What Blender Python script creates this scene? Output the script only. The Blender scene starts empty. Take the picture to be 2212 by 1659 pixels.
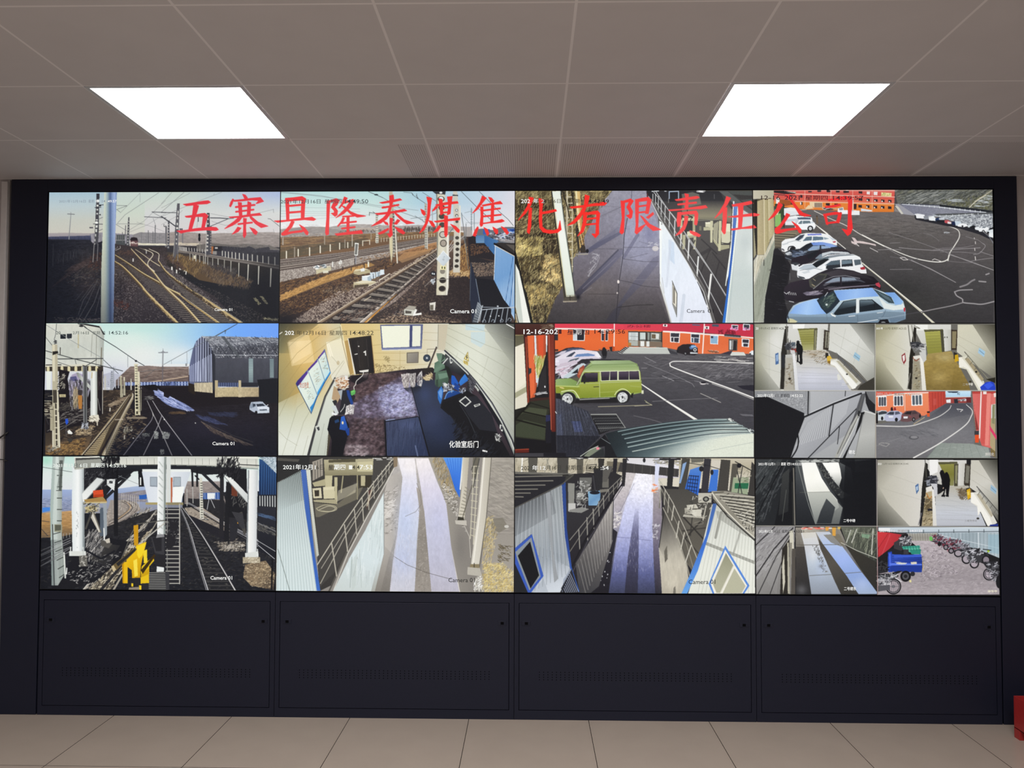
import bpy, math
import numpy as np
from mathutils import Matrix, Vector

# ---------------------------------------------------------------- camera, world, light
sc = bpy.context.scene
C = sc.collection
FPX = 1784.75                                  # focal length in pixels of the 2212 wide frame
RX, RY, RZ = -0.0367, -0.0208, -0.0026         # pitch, yaw, roll
CAM = Vector((0.0741, -4.2036, 1.5303))
def rot3():
    ca, sa, cb, sb, cc, s_ = math.cos(RX), math.sin(RX), math.cos(RY), math.sin(RY), math.cos(RZ), math.sin(RZ)
    a = np.array([[1, 0, 0], [0, ca, -sa], [0, sa, ca]]); b = np.array([[cb, 0, sb], [0, 1, 0], [-sb, 0, cb]])
    c = np.array([[cc, -s_, 0], [s_, cc, 0], [0, 0, 1]])
    return a @ b @ c
R3 = rot3()
cd = bpy.data.cameras.new('camera')
cd.sensor_fit = 'HORIZONTAL'; cd.sensor_width = 36; cd.lens = 36*FPX/2212; cd.clip_start = .05
cam = bpy.data.objects.new('camera', cd); C.objects.link(cam)
to_b = np.array([[1, 0, 0], [0, 0, -1], [0, 1, 0]])
m = to_b @ R3.T
cam.matrix_world = Matrix([[*m[0], CAM[0]], [*m[1], CAM[1]], [*m[2], CAM[2]], [0, 0, 0, 1]])
sc.camera = cam
w = bpy.data.worlds.new('world'); sc.world = w; w.use_nodes = True
w.node_tree.nodes['Background'].inputs[0].default_value = (.05, .05, .055, 1)
sc.view_settings.view_transform = 'Standard'; sc.view_settings.look = 'None'
sc.view_settings.exposure = 0; sc.view_settings.gamma = 1; sc.view_settings.use_curve_mapping = False
sc.cycles.use_denoising = True
PANEL = 13.5                                   # radiance of the ceiling panels
def area(name, x, y, power, size=.57):         # the rows of ceiling panels behind the camera
    l = bpy.data.lights.new(name, 'AREA'); l.shape = 'SQUARE'; l.size = size; l.energy = power
    l.color = (1, .97, .95)
    o = bpy.data.objects.new(name, l); C.objects.link(o); o.location = (x, y, ZC-.01); return o
ZC = 2.7463                                    # ceiling height
for px, py in ((-1.29, -3.3), (1.11, -3.3), (-1.29, -5.7), (1.11, -5.7)):
    area('ceiling_lamp', px, py, 48)

# ---------------------------------------------------------------- materials
def lin(h):
    v = [int(h[i:i+2], 16)/255 for i in (0, 2, 4)]
    return [x/12.92 if x <= .04045 else ((x+.055)/1.055)**2.4 for x in v] + [1]
def mat(name, col, rough=.5, metal=0, spec=.5, noise=0, nscale=40, emit=None, strength=1):
    mt = bpy.data.materials.new(name); mt.use_nodes = True; nt = mt.node_tree
    b = nt.nodes['Principled BSDF']
    col = list(col) if not isinstance(col, str) else lin(col)
    if len(col) == 3: col.append(1)
    b.inputs['Base Color'].default_value = col; b.inputs['Roughness'].default_value = rough
    b.inputs['Metallic'].default_value = metal; b.inputs['Specular IOR Level'].default_value = spec
    if noise:
        tc = nt.nodes.new('ShaderNodeTexCoord'); n = nt.nodes.new('ShaderNodeTexNoise')
        n.inputs['Scale'].default_value = nscale; n.inputs['Detail'].default_value = 6
        nt.links.new(tc.outputs['Object'], n.inputs['Vector'])
        r = nt.nodes.new('ShaderNodeValToRGB'); r.color_ramp.elements[0].position = .3; r.color_ramp.elements[1].position = .7
        r.color_ramp.elements[0].color = [c*(1-noise) for c in col[:3]]+[1]
        r.color_ramp.elements[1].color = [min(1, c*(1+noise)) for c in col[:3]]+[1]
        nt.links.new(n.outputs['Fac'], r.inputs['Fac']); nt.links.new(r.outputs['Color'], b.inputs['Base Color'])
    if emit:
        b.inputs['Emission Color'].default_value = list(emit)+[1]; b.inputs['Emission Strength'].default_value = strength
    return mt
def lines_mat(name, base, line, off, pitch, half, rough, spec, dots=None, noise=.05):
    """Square tiles: thin lines every `pitch` metres; `dots` adds fine punched holes inside each tile."""
    mt = mat(name, base, rough, spec=spec); nt = mt.node_tree; N = nt.nodes.new; L = nt.links.new
    b = nt.nodes['Principled BSDF']
    tc = N('ShaderNodeTexCoord'); sp = N('ShaderNodeSeparateXYZ'); L(tc.outputs['Object'], sp.inputs[0])
    def mth(op, a, bb=None, cc=None):
        n = N('ShaderNodeMath'); n.operation = op
        for i, v in enumerate((a, bb, cc)):
            if v is None: continue
            if isinstance(v, (int, float)): n.inputs[i].default_value = v
            else: L(v, n.inputs[i])
        return n.outputs[0]
    def edge(o, of):                            # distance to the nearest tile edge
        f = mth('SUBTRACT', o, of); f = mth('MODULO', mth('ADD', f, pitch*50), pitch)
        return mth('MINIMUM', f, mth('SUBTRACT', pitch, f))
    e = mth('MINIMUM', edge(sp.outputs[0], off[0]), edge(sp.outputs[1], off[1]))
    fac = mth('LESS_THAN', e, half)
    ns = N('ShaderNodeTexNoise'); ns.inputs['Scale'].default_value = 6; ns.inputs['Detail'].default_value = 8
    L(tc.outputs['Object'], ns.inputs['Vector'])
    mx0 = N('ShaderNodeMix'); mx0.data_type = 'RGBA'; L(ns.outputs['Fac'], mx0.inputs['Factor'])
    bc = lin(base) if isinstance(base, str) else list(base)+[1]
    mx0.inputs['A'].default_value = [c*(1-noise) for c in bc[:3]]+[1]; mx0.inputs['B'].default_value = [c*(1+noise) for c in bc[:3]]+[1]
    col = mx0.outputs['Result']
    if dots:
        dp, dr, dc = dots
        def cell(o):
            f = mth('MODULO', mth('ADD', o, 50*dp), dp); return mth('SUBTRACT', f, dp/2)
        x, y = cell(sp.outputs[0]), cell(sp.outputs[1])
        d = mth('SQRT', mth('ADD', mth('MULTIPLY', x, x), mth('MULTIPLY', y, y)))
        hole = mth('MULTIPLY', mth('LESS_THAN', d, dr), mth('GREATER_THAN', e, .014))
        mh = N('ShaderNodeMix'); mh.data_type = 'RGBA'; L(hole, mh.inputs['Factor']); L(col, mh.inputs['A'])
        mh.inputs['B'].default_value = lin(dc); col = mh.outputs['Result']
    mx = N('ShaderNodeMix'); mx.data_type = 'RGBA'; L(fac, mx.inputs['Factor']); L(col, mx.inputs['A'])
    mx.inputs['B'].default_value = lin(line); L(mx.outputs['Result'], b.inputs['Base Color'])
    return mt
M = {}
M['navy'] = mat('navy_powder_coat', (.0105, .0125, .027), .5, spec=.28, noise=.12, nscale=300)
M['black'] = mat('black_plastic', (.006, .006, .007), .45, spec=.3, noise=.1, nscale=200)
M['gap'] = mat('dark_gap', (.002, .002, .003), .9, spec=.1, noise=.1)
M['wall'] = mat('wall_paint', (.43, .40, .40), .8, spec=.2, noise=.03, nscale=8)
M['trim'] = mat('trim_paint', (.55, .53, .53), .5, spec=.4, noise=.03)
M['alu'] = mat('brushed_aluminium', (.55, .54, .55), .4, metal=.6, noise=.06, nscale=90)
M['panel'] = mat('light_diffuser', (.9, .9, .9), .6, emit=(1, 1, .985), strength=PANEL, noise=.01)
M['red'] = mat('red_enamel', (.36, .022, .022), .35, noise=.08, nscale=60)
M['white'] = mat('white_paint', (.8, .78, .76), .5, noise=.03)
M['cable'] = mat('cable_rubber', (.012, .011, .012), .5, noise=.1)
M['ceiling'] = lines_mat('perforated_ceiling_tiles', (.52, .50, .51), 'd8d5d6', (.2112, -.0051), .6, .0045, .6, .25, dots=(.0105, .0034, '8e8889'))
M['floor'] = lines_mat('floor_tiles', (.47, .395, .335), '3a322c', (-.2262, -.6), .6, .0016, .22, .5, noise=.06)

# ---------------------------------------------------------------- helpers
class MB:
    def __init__(s): s.v, s.f, s.mi = [], [], []
    def quad(s, a, b, c, d, mi=0):
        n = len(s.v); s.v += [a, b, c, d]; s.f.append((n, n+1, n+2, n+3)); s.mi.append(mi)
    def box(s, x0, x1, y0, y1, z0, z1, mi=0):
        n = len(s.v)
        s.v += [(x, y, z) for z in (z0, z1) for y in (y0, y1) for x in (x0, x1)]
        for f in ((0, 2, 3, 1), (4, 5, 7, 6), (0, 1, 5, 4), (1, 3, 7, 5), (3, 2, 6, 7), (2, 0, 4, 6)):
            s.f.append(tuple(n+i for i in f)); s.mi.append(mi)
    def tube(s, pts, r, n=10):
        pts = [Vector(p) for p in pts]; base = len(s.v)
        for i, p in enumerate(pts):
            d = (pts[min(i+1, len(pts)-1)]-pts[max(i-1, 0)]).normalized()
            u = d.orthogonal().normalized() if i == 0 else (u - d*u.dot(d)).normalized()
            q = d.cross(u)
            for k in range(n):
                a = 2*math.pi*k/n; s.v.append(tuple(p+u*(r*math.cos(a))+q*(r*math.sin(a))))
        for i in range(len(pts)-1):
            for k in range(n):
                a, b = base+i*n+k, base+i*n+(k+1) % n
                s.f.append((a, b, b+n, a+n)); s.mi.append(0)
        s.f.append(tuple(base+k for k in range(n))[::-1]); s.mi.append(0)
        e = base+(len(pts)-1)*n; s.f.append(tuple(e+k for k in range(n))); s.mi.append(0)
    def build(s, name, mats, parent=None, bevel=0, smooth=False):
        me = bpy.data.meshes.new(name); me.from_pydata(s.v, [], s.f); me.update()
        for mt in (mats if isinstance(mats, (list, tuple)) else [mats]): me.materials.append(mt)
        me.polygons.foreach_set('material_index', s.mi)
        if smooth: me.polygons.foreach_set('use_smooth', [True]*len(s.f))
        o = bpy.data.objects.new(name, me); C.objects.link(o)
        if parent: o.parent = parent
        if bevel:
            bv = o.modifiers.new('bevel', 'BEVEL'); bv.width = bevel; bv.segments = 2; bv.limit_method = 'ANGLE'
        return o
def thing(name, loc, label, cat, group=None):
    o = bpy.data.objects.new(name, None); C.objects.link(o); o.location = loc; o.empty_display_size = .1
    return tag(o, label, cat, group)
def tag(o, label, cat, group=None):
    o['label'] = label; o['category'] = cat
    if group: o['group'] = group
    return o
def struct(o): o['kind'] = 'structure'; return o
def copy_tree(o, loc):
    r = o.copy(); C.objects.link(r); r.location = loc
    def rec(a, b):
        for ch in list(a.children):
            c = ch.copy(); C.objects.link(c); c.parent = b; rec(ch, c)
    rec(o, r); return r
def ray(x, y):
    d = R3.T @ np.array([(x-1106)/FPX, (829.5-y)/FPX, -1.]); return Vector((d[0], -d[2], d[1]))
def on_y(x, y, Y):
    d = ray(x, y); return CAM + d*((Y-CAM[1])/d[1])

# ---------------------------------------------------------------- room
CW, CH = 1.2118, .6826                          # pitch of the display grid
GC = 1.6544                                     # height of the grid's centre
X0, X1, YB, YR, XS = -2.622, 2.545, .62, -8.0, 4.6
b = MB(); b.quad((-XS, YR, 0), (XS, YR, 0), (XS, .7, 0), (-XS, .7, 0)); struct(b.build('floor', M['floor']))
lights = [(-1.5888, -1.2051), (.8112, -1.2051)]
b = MB(); ox, oy = .2112, -.0051
for i in range(-8, 8):
    for j in range(-14, 2):
        xa, ya = ox+.6*i, oy+.6*j
        if any(abs(xa-lx) < .05 and abs(ya-ly) < .05 for lx, ly in lights): continue
        xb, yb = min(xa+.6, XS), min(ya+.6, .7); xa2, ya2 = max(xa, -XS), max(ya, YR)
        if xb <= xa2 or yb <= ya2: continue
        b.quad((xa2, ya2, ZC), (xa2, yb, ZC), (xb, yb, ZC), (xb, ya2, ZC))
b.quad((-XS, YR, ZC+.12), (-XS, .7, ZC+.12), (XS, .7, ZC+.12), (XS, YR, ZC+.12))
struct(b.build('ceiling', M['ceiling']))
b = MB()
b.box(-XS, X0-.016, .012, .7, 0, ZC); b.box(X1+.004, XS, .012, .7, 0, ZC); b.box(X0-.016, X1+.004, YB, .7, 0, ZC)
struct(b.build('wall_back', M['wall']))
b = MB(); b.box(-XS-.1, -XS, YR, .7, 0, ZC); struct(b.build('wall_left', M['wall']))
b = MB(); b.box(XS, XS+.1, YR, .7, 0, ZC); struct(b.build('wall_right', M['wall']))
b = MB(); b.box(-XS, XS, YR-.1, YR, 0, ZC); struct(b.build('wall_front', M['wall']))
b = MB(); b.box(-2.672, -2.640, -.006, .012, 0, ZC-.012); struct(b.build('trim_1', M['trim'], bevel=.003))

# ---------------------------------------------------------------- ceiling light panels
def light_panel(x, y, label):
    t = thing('ceiling_light', (x+.3, y+.3, ZC), label, 'light', 'square light panels in the ceiling')
    b = MB(); h = .3; r = .283
    for z0, z1, a, c in ((-.002, .0, h-.001, r),):
        b.box(-a, a, -a, -c, z0, .03); b.box(-a, a, c, a, z0, .03); b.box(-a, -c, -c, c, z0, .03); b.box(c, a, -c, c, z0, .03)
    b.build('frame', M['alu'], t, bevel=.001)
    b = MB(); b.box(-r, r, -r, r, .022, .028); b.build('diffuser', M['panel'], t)
light_panel(*lights[0], 'glowing square light panel in the ceiling above the rail junction display, left of the pair')
light_panel(*lights[1], 'glowing square light panel in the ceiling above the parked cars display, right of the pair')

# ---------------------------------------------------------------- surround of the video wall
gx, gz0, gz1 = 2*CW+.003, GC-1.5*CH-.002, GC+1.5*CH+.003
t = thing('display_wall_surround', (0, .3, 0), 'dark navy metal surround framing the whole wall of displays', 'frame')
t.location = (0, 0, 0)
b = MB(); b.box(X0, -gx-.004, 0, .35, 0, ZC-.002); b.build('side_panel', M['navy'], t, bevel=.0015)
b = MB(); b.box(gx+.004, X1, 0, .35, 0, ZC-.002); b.build('side_panel', M['navy'], t, bevel=.0015)
b = MB(); b.box(-gx-.004, gx+.004, 0, .35, gz1, ZC-.002); b.build('top_panel', M['navy'], t, bevel=.0015)

# ---------------------------------------------------------------- base cabinets
def cabinet(k, label):
    x = -2*CW+CW*(k+.5)
    return x, label
proto = None
LAB = ['dark navy base cabinet under the yellow machine display, leftmost of four',
       'dark navy base cabinet under the blue-walled ramp display, second from left',
       'dark navy base cabinet under the display of a concrete ramp between sheds',
       'dark navy base cabinet beside the red box, rightmost of four']
for k in range(4):
    x = -2*CW+CW*(k+.5)
    if proto is None:
        t = proto = thing('base_cabinet', (x, 0, 0), LAB[0], 'cabinet', 'base cabinets under the displays')
        hw, H = CW/2-.0012, gz0-.004
        dl, dr, d0, d1 = -.580, .579, .048, .577
        b = MB()
        b.box(-hw, dl-.0025, 0, .34, 0, H); b.box(dr+.0025, hw, 0, .34, 0, H)
        b.box(dl-.0025, dr+.0025, 0, .34, d1+.0025, H); b.box(dl-.0025, dr+.0025, 0, .34, 0, d0-.0025)
        b.box(dl-.0025, dr+.0025, .03, .34, d0-.0025, d1+.0025, 1)
        b.build('carcass', [M['navy'], M['gap']], t)
        b = MB(); b.box(dl, dr, -.001, .02, d0, d1)
        d = b.build('door', M['navy'], t, bevel=.0016)
        b = MB()
        for r in range(4):
            for q in range(46):
                cx, cz = -.478+q*.0213, .236-r*.0125
                vs = [(cx+.0028*math.cos(a*math.pi/3), -.0013, cz+.0028*math.sin(a*math.pi/3)) for a in range(6)]
                n = len(b.v); b.v += vs; b.f.append(tuple(n+i for i in range(6))); b.mi.append(0)
        b.build('vent_holes', M['gap'], d)
        for sx in (-1, 1):
            b = MB(); cx, cz = sx*.545, .479
            b.box(cx-.022, cx+.022, -.0035, 0, cz-.011, cz+.011)
            la = b.build('latch', M['navy'], d, bevel=.001)
            b = MB(); b.box(cx-.007, cx+.009, -.0042, -.0034, cz-.007, cz+.006); b.build('keyhole', M['gap'], la)
    else:
        t = copy_tree(proto, (x, 0, 0)); t['label'] = LAB[k]

# ---------------------------------------------------------------- red box, cables
A = CAM + ray(2191, 1592)*((0-CAM[2])/ray(2191, 1592)[2])
t = thing('fire_box', (A[0]+.22, A[1]-.25, 0), 'red metal box on short feet at the right edge of the floor', 'box')
b = MB(); hb, z0, z1 = .25, .045, .195
b.box(-.22, .22, -hb, hb, z0, z0+.006); b.box(-.22, -.214, -hb, hb, z0, z1); b.box(.214, .22, -hb, hb, z0, z1)
b.box(-.214, .214, -hb, -hb+.006, z0, z1); b.box(-.214, .214, hb-.006, hb, z0, z1)
b.build('body', M['red'], t, bevel=.0015)
b = MB(); b.box(-.213, .213, -hb+.007, hb-.007, z1-.03, z1-.024); b.build('lid', M['red'], t)
for sx in (-1, 1):
    for sy in (-1, 1):
        b = MB(); cx, cy = sx*.2, sy*(hb-.022)
        b.box(cx-.02, cx+.02, cy-.022, cy+.022, 0, z0); b.build('foot', M['red'], t, bevel=.001)
b = MB(); b.box(-.2206, -.2198, -.14, .0, .115, .135); b.build('marking', M['white'], t)
def cable(pts, r, label):
    b = MB(); b.tube([on_y(x, y, Y) for x, y, Y in pts], r)
    tag(b.build('cable', M['cable'], smooth=True), label, 'cable')
cable([(-60, 985, .005), (-30, 966, .003), (0, 945.5, -.012), (8, 940, -.014), (15, 935, -.012), (21, 932, .02), (24, 931, .06)], .0042, 'thick black cable slanting up across the left wall strip into the gap')
cable([(-60, 990, .007), (-20, 991.5, .005), (0, 992.5, -.008), (8, 993, -.01), (14, 995, -.008), (20, 997, .02), (24, 998, .06)], .0024, 'thin black cable running level across the left wall strip, below the thicker one')

# ---------------------------------------------------------------- picture painter
S = 2                                    # canvas samples per picture unit
def hexc(s):
    s = s.split(':'); a = float(s[1]) if len(s) > 1 else 1.0
    h = s[0]
    if len(h) == 3: h = ''.join(c*2 for c in h)
    return np.array([int(h[i:i+2], 16)/255 for i in (0, 2, 4)], np.float32), a
class Canvas:
    def __init__(s, x0, y0, x1, y1, bg='000'):
        s.x0, s.y0 = x0, y0
        s.w, s.h = int((x1-x0)*S), int((y1-y0)*S)
        s.a = np.zeros((s.h, s.w, 3), np.float32) + hexc(bg)[0]
        s.v = (0., 0., 1.); s.rng = np.random.default_rng(7); s.texts = []
    def pt(s, t):
        x, y = t.split(','); ox, oy, k = s.v
        return ((ox + float(x)/k - s.x0)*S, (oy + float(y)/k - s.y0)*S)
    def pts(s, ts): return np.array([s.pt(t) for t in ts], np.float64)
    def wid(s, w): return float(w)/s.v[2]*S
    def box(s, p, m=0):
        l = max(0, int(np.floor(p[:, 0].min()-m))); r = min(s.w, int(np.ceil(p[:, 0].max()+m))+1)
        t = max(0, int(np.floor(p[:, 1].min()-m))); b = min(s.h, int(np.ceil(p[:, 1].max()+m))+1)
        return l, t, r, b
    def mask(s, p, bx):
        l, t, r, b = bx
        if r <= l or b <= t: return None
        xs = np.arange(l, r)+.5; ys = np.arange(t, b)+.5
        m = np.zeros((b-t, r-l), bool)
        for i in range(len(p)):
            xa, ya = p[i-1]; xb, yb = p[i]
            if ya == yb: continue
            lo, hi = min(ya, yb), max(ya, yb)
            k = np.nonzero((ys >= lo) & (ys < hi))[0]
            if len(k) == 0: continue
            xi = xa + (ys[k]-ya)*(xb-xa)/(yb-ya)
            m[k[0]:k[-1]+1] ^= xs[None, :] > xi[:, None]
        return m
    def mix(s, bx, cov, col):
        l, t, r, b = bx; A = s.a[t:b, l:r]
        A += (col - A)*cov[..., None]
    def seg(s, p, w, col, a, w2=None):
        w2 = w if w2 is None else w2; n = len(p)-1
        bx = s.box(p, max(w, w2)/2+1); l, t, r, b = bx
        if r <= l or b <= t: return
        cov = np.zeros((b-t, r-l), np.float32)
        for i in range(n):
            wa = w+(w2-w)*i/n; wb = w+(w2-w)*(i+1)/n
            q = p[i:i+2]; m = max(wa, wb)/2+1
            L, T, R, B = s.box(q, m); L, T, R, B = max(L, l), max(T, t), min(R, r), min(B, b)
            if R <= L or B <= T: continue
            X = np.arange(L, R)[None, :]+.5; Y = np.arange(T, B)[:, None]+.5
            d = q[1]-q[0]; dd = max(d@d, 1e-9)
            u = np.clip(((X-q[0, 0])*d[0]+(Y-q[0, 1])*d[1])/dd, 0, 1)
            D = np.hypot(X-q[0, 0]-u*d[0], Y-q[0, 1]-u*d[1])
            hw = (wa+(wb-wa)*u)/2
            c = np.clip(hw+.5-D, 0, 1)*np.clip(hw*2, 0, 1)
            V = cov[T-t:B-t, L-l:R-l]; np.maximum(V, c, out=V)
        s.mix(bx, cov*a, col)
    def noise(s, h, w, sx, sy):
        gh, gw = int(h/sy)+3, int(w/sx)+3
        g = s.rng.random((gh, gw)).astype(np.float32)
        y = np.arange(h)/sy; x = np.arange(w)/sx
        yi = y.astype(int); xi = x.astype(int)
        fy = (y-yi)[:, None]; fx = (x-xi)[None, :]
        fy = fy*fy*(3-2*fy); fx = fx*fx*(3-2*fx)
        a = g[yi][:, xi]; b = g[yi][:, xi+1]; c = g[yi+1][:, xi]; d = g[yi+1][:, xi+1]
        return ((a*(1-fx)+b*fx)*(1-fy)+(c*(1-fx)+d*fx)*fy-.5)*2
    def run(s, src):
        for ln in src.strip().split('\n'):
            ln = ln.strip()
            if not ln or ln[0] == '#': continue
            try: s.do(ln)
            except Exception as e: raise RuntimeError('paint: '+ln[:90]+' -> '+repr(e))
    def do(s, ln):
        f = ln.split(); o = f[0]
        if o == 'V': s.v = (float(f[1]), float(f[2]), float(f[3]))
        elif o == 'P':
            c, a = hexc(f[1]); p = s.pts(f[2:]); bx = s.box(p); m = s.mask(p, bx)
            if m is not None: s.mix(bx, m*np.float32(a), c)
        elif o == 'G':                   # stops, a, b, points
            cs = [hexc(c) for c in f[1].split('/')]; a, b = s.pt(f[2]), s.pt(f[3])
            p = s.pts(f[4:]); bx = s.box(p); m = s.mask(p, bx)
            if m is None: return
            l, t, r, bt = bx; dx, dy = b[0]-a[0], b[1]-a[1]
            u = ((np.arange(l, r)+.5-a[0])[None, :]*dx+(np.arange(t, bt)+.5-a[1])[:, None]*dy)/(dx*dx+dy*dy)
            u = np.clip(u, 0, 1)*(len(cs)-1); k = np.arange(len(cs))
            col = np.stack([np.interp(u, k, [c[0][j] for c in cs]) for j in range(3)], -1).astype(np.float32)
            al = np.interp(u, k, [c[1] for c in cs]).astype(np.float32)
            s.mix(bx, m*al, col)
        elif o == 'L':
            c, a = hexc(f[1]); w = f[2].split('-'); p = s.pts(f[3:])
            s.seg(p, s.wid(w[0]), c, a, s.wid(w[1]) if len(w) > 1 else None)
        elif o == 'C':                   # smooth curve through points
            c, a = hexc(f[1]); w = f[2].split('-'); p = s.pts(f[3:])
            p = np.concatenate([2*p[:1]-p[1:2], p, 2*p[-1:]-p[-2:-1]])
            q = []
            for i in range(1, len(p)-2):
                for u in np.linspace(0, 1, 7)[:-1]:
                    q.append(.5*((2*p[i])+(p[i+1]-p[i-1])*u+(2*p[i-1]-5*p[i]+4*p[i+1]-p[i+2])*u*u+(3*p[i]-p[i-1]-3*p[i+1]+p[i+2])*u**3))
            q.append(p[-2])
            s.seg(np.array(q), s.wid(w[0]), c, a, s.wid(w[1]) if len(w) > 1 else None)
        elif o in 'BE':                  # soft blob / hard ellipse
            c, a = hexc(f[1]); p = s.pts(f[2:3]); rx, ry = f[3].split(','); rx, ry = s.wid(rx), s.wid(ry)
            k = 2.2 if o == 'B' else 1
            bx = s.box(np.array([p[0]-(rx*k, ry*k), p[0]+(rx*k, ry*k)]), 1); l, t, r, b = bx
            if r <= l or b <= t: return
            X = (np.arange(l, r)+.5-p[0, 0])[None, :]/rx; Y = (np.arange(t, b)+.5-p[0, 1])[:, None]/ry
            q = X*X+Y*Y
            cov = np.exp(-q*1.4)*a if o == 'B' else np.clip((1-np.sqrt(q))*min(rx, ry)+.5, 0, 1)*a
            s.mix(bx, cov.astype(np.float32), c)
        elif o == 'N':                   # noise: amp sx,sy points
            a = float(f[1]); sx, sy = f[2].split(','); p = s.pts(f[3:]); bx = s.box(p); m = s.mask(p, bx)
            if m is None: return
            l, t, r, b = bx; sx, sy = max(s.wid(sx), 1.01), max(s.wid(sy), 1.01)
            n = s.noise(b-t, r-l, sx, sy)*.65+s.noise(b-t, r-l, max(sx/2.3, 1.01), max(sy/2.3, 1.01))*.5
            A = s.a[t:b, l:r]; A *= (1+n*a*m)[..., None]
        elif o == 'H':                   # strokes: col n len ang jitter width points
            cs = [hexc(c) for c in f[1].split('/')]; n = int(f[2]); ln_, ang, jit, w = [float(x) for x in f[3].split(',')]
            p = s.pts(f[4:]); bx = s.box(p); m = s.mask(p, bx)
            if m is None or not m.any(): return
            ys, xs = np.nonzero(m); k = s.rng.integers(0, len(ys), n)
            for j in k:
                x, y = xs[j]+bx[0], ys[j]+bx[1]
                an = np.radians(ang+jit*s.rng.uniform(-1, 1)); le = s.wid(ln_)*s.rng.uniform(.5, 1.3)/2
                d = np.array([np.cos(an)*le, -np.sin(an)*le]); q = np.array([x, y])
                c, a = cs[s.rng.integers(0, len(cs))]
                s.seg(np.array([q-d, q+d]), s.wid(w), c, a*s.rng.uniform(.6, 1))
        elif o == 'Q':                   # ladder: col w n power extend a0 a1 b0 b1
            c, a = hexc(f[1]); w = f[2].split('-'); n = int(f[3]); k = float(f[4]); e = float(f[5])
            a0, a1, b0, b1 = s.pts(f[6:10])
            w0 = s.wid(w[0]); w1 = s.wid(w[-1])
            for i in range(n+1):
                u = (i/n)**k; p, q = a0+(a1-a0)*u, b0+(b1-b0)*u; d = (q-p)*e
                s.seg(np.array([p-d, q+d]), w0+(w1-w0)*u, c, a)
        elif o == 'K':                   # blur: radius points
            rad = s.wid(f[1]); p = s.pts(f[2:]); bx = s.box(p); m = s.mask(p, bx)
            if m is None: return
            l, t, r, b = bx; A = s.a[t:b, l:r]; n = max(1, int(rad)); o2 = A.copy()
            for _ in range(2):
                for ax in (0, 1):
                    q = np.pad(o2, [(n, n) if i == ax else (0, 0) for i in range(3)], 'edge').cumsum(ax)
                    q = np.concatenate([np.zeros_like(q[:1] if ax == 0 else q[:, :1]), q], ax); z = 2*n+1
                    o2 = ((q[z:]-q[:-z]) if ax == 0 else (q[:, z:]-q[:, :-z]))/z
            A[m] = o2[m]
        elif o == 'T':                   # text: col x0,y0 x1,y1 words
            p = s.pts(f[2:4])/S + (s.x0, s.y0); s.texts.append((f[1], p, ' '.join(f[4:])))
        else: raise ValueError(o)

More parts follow.
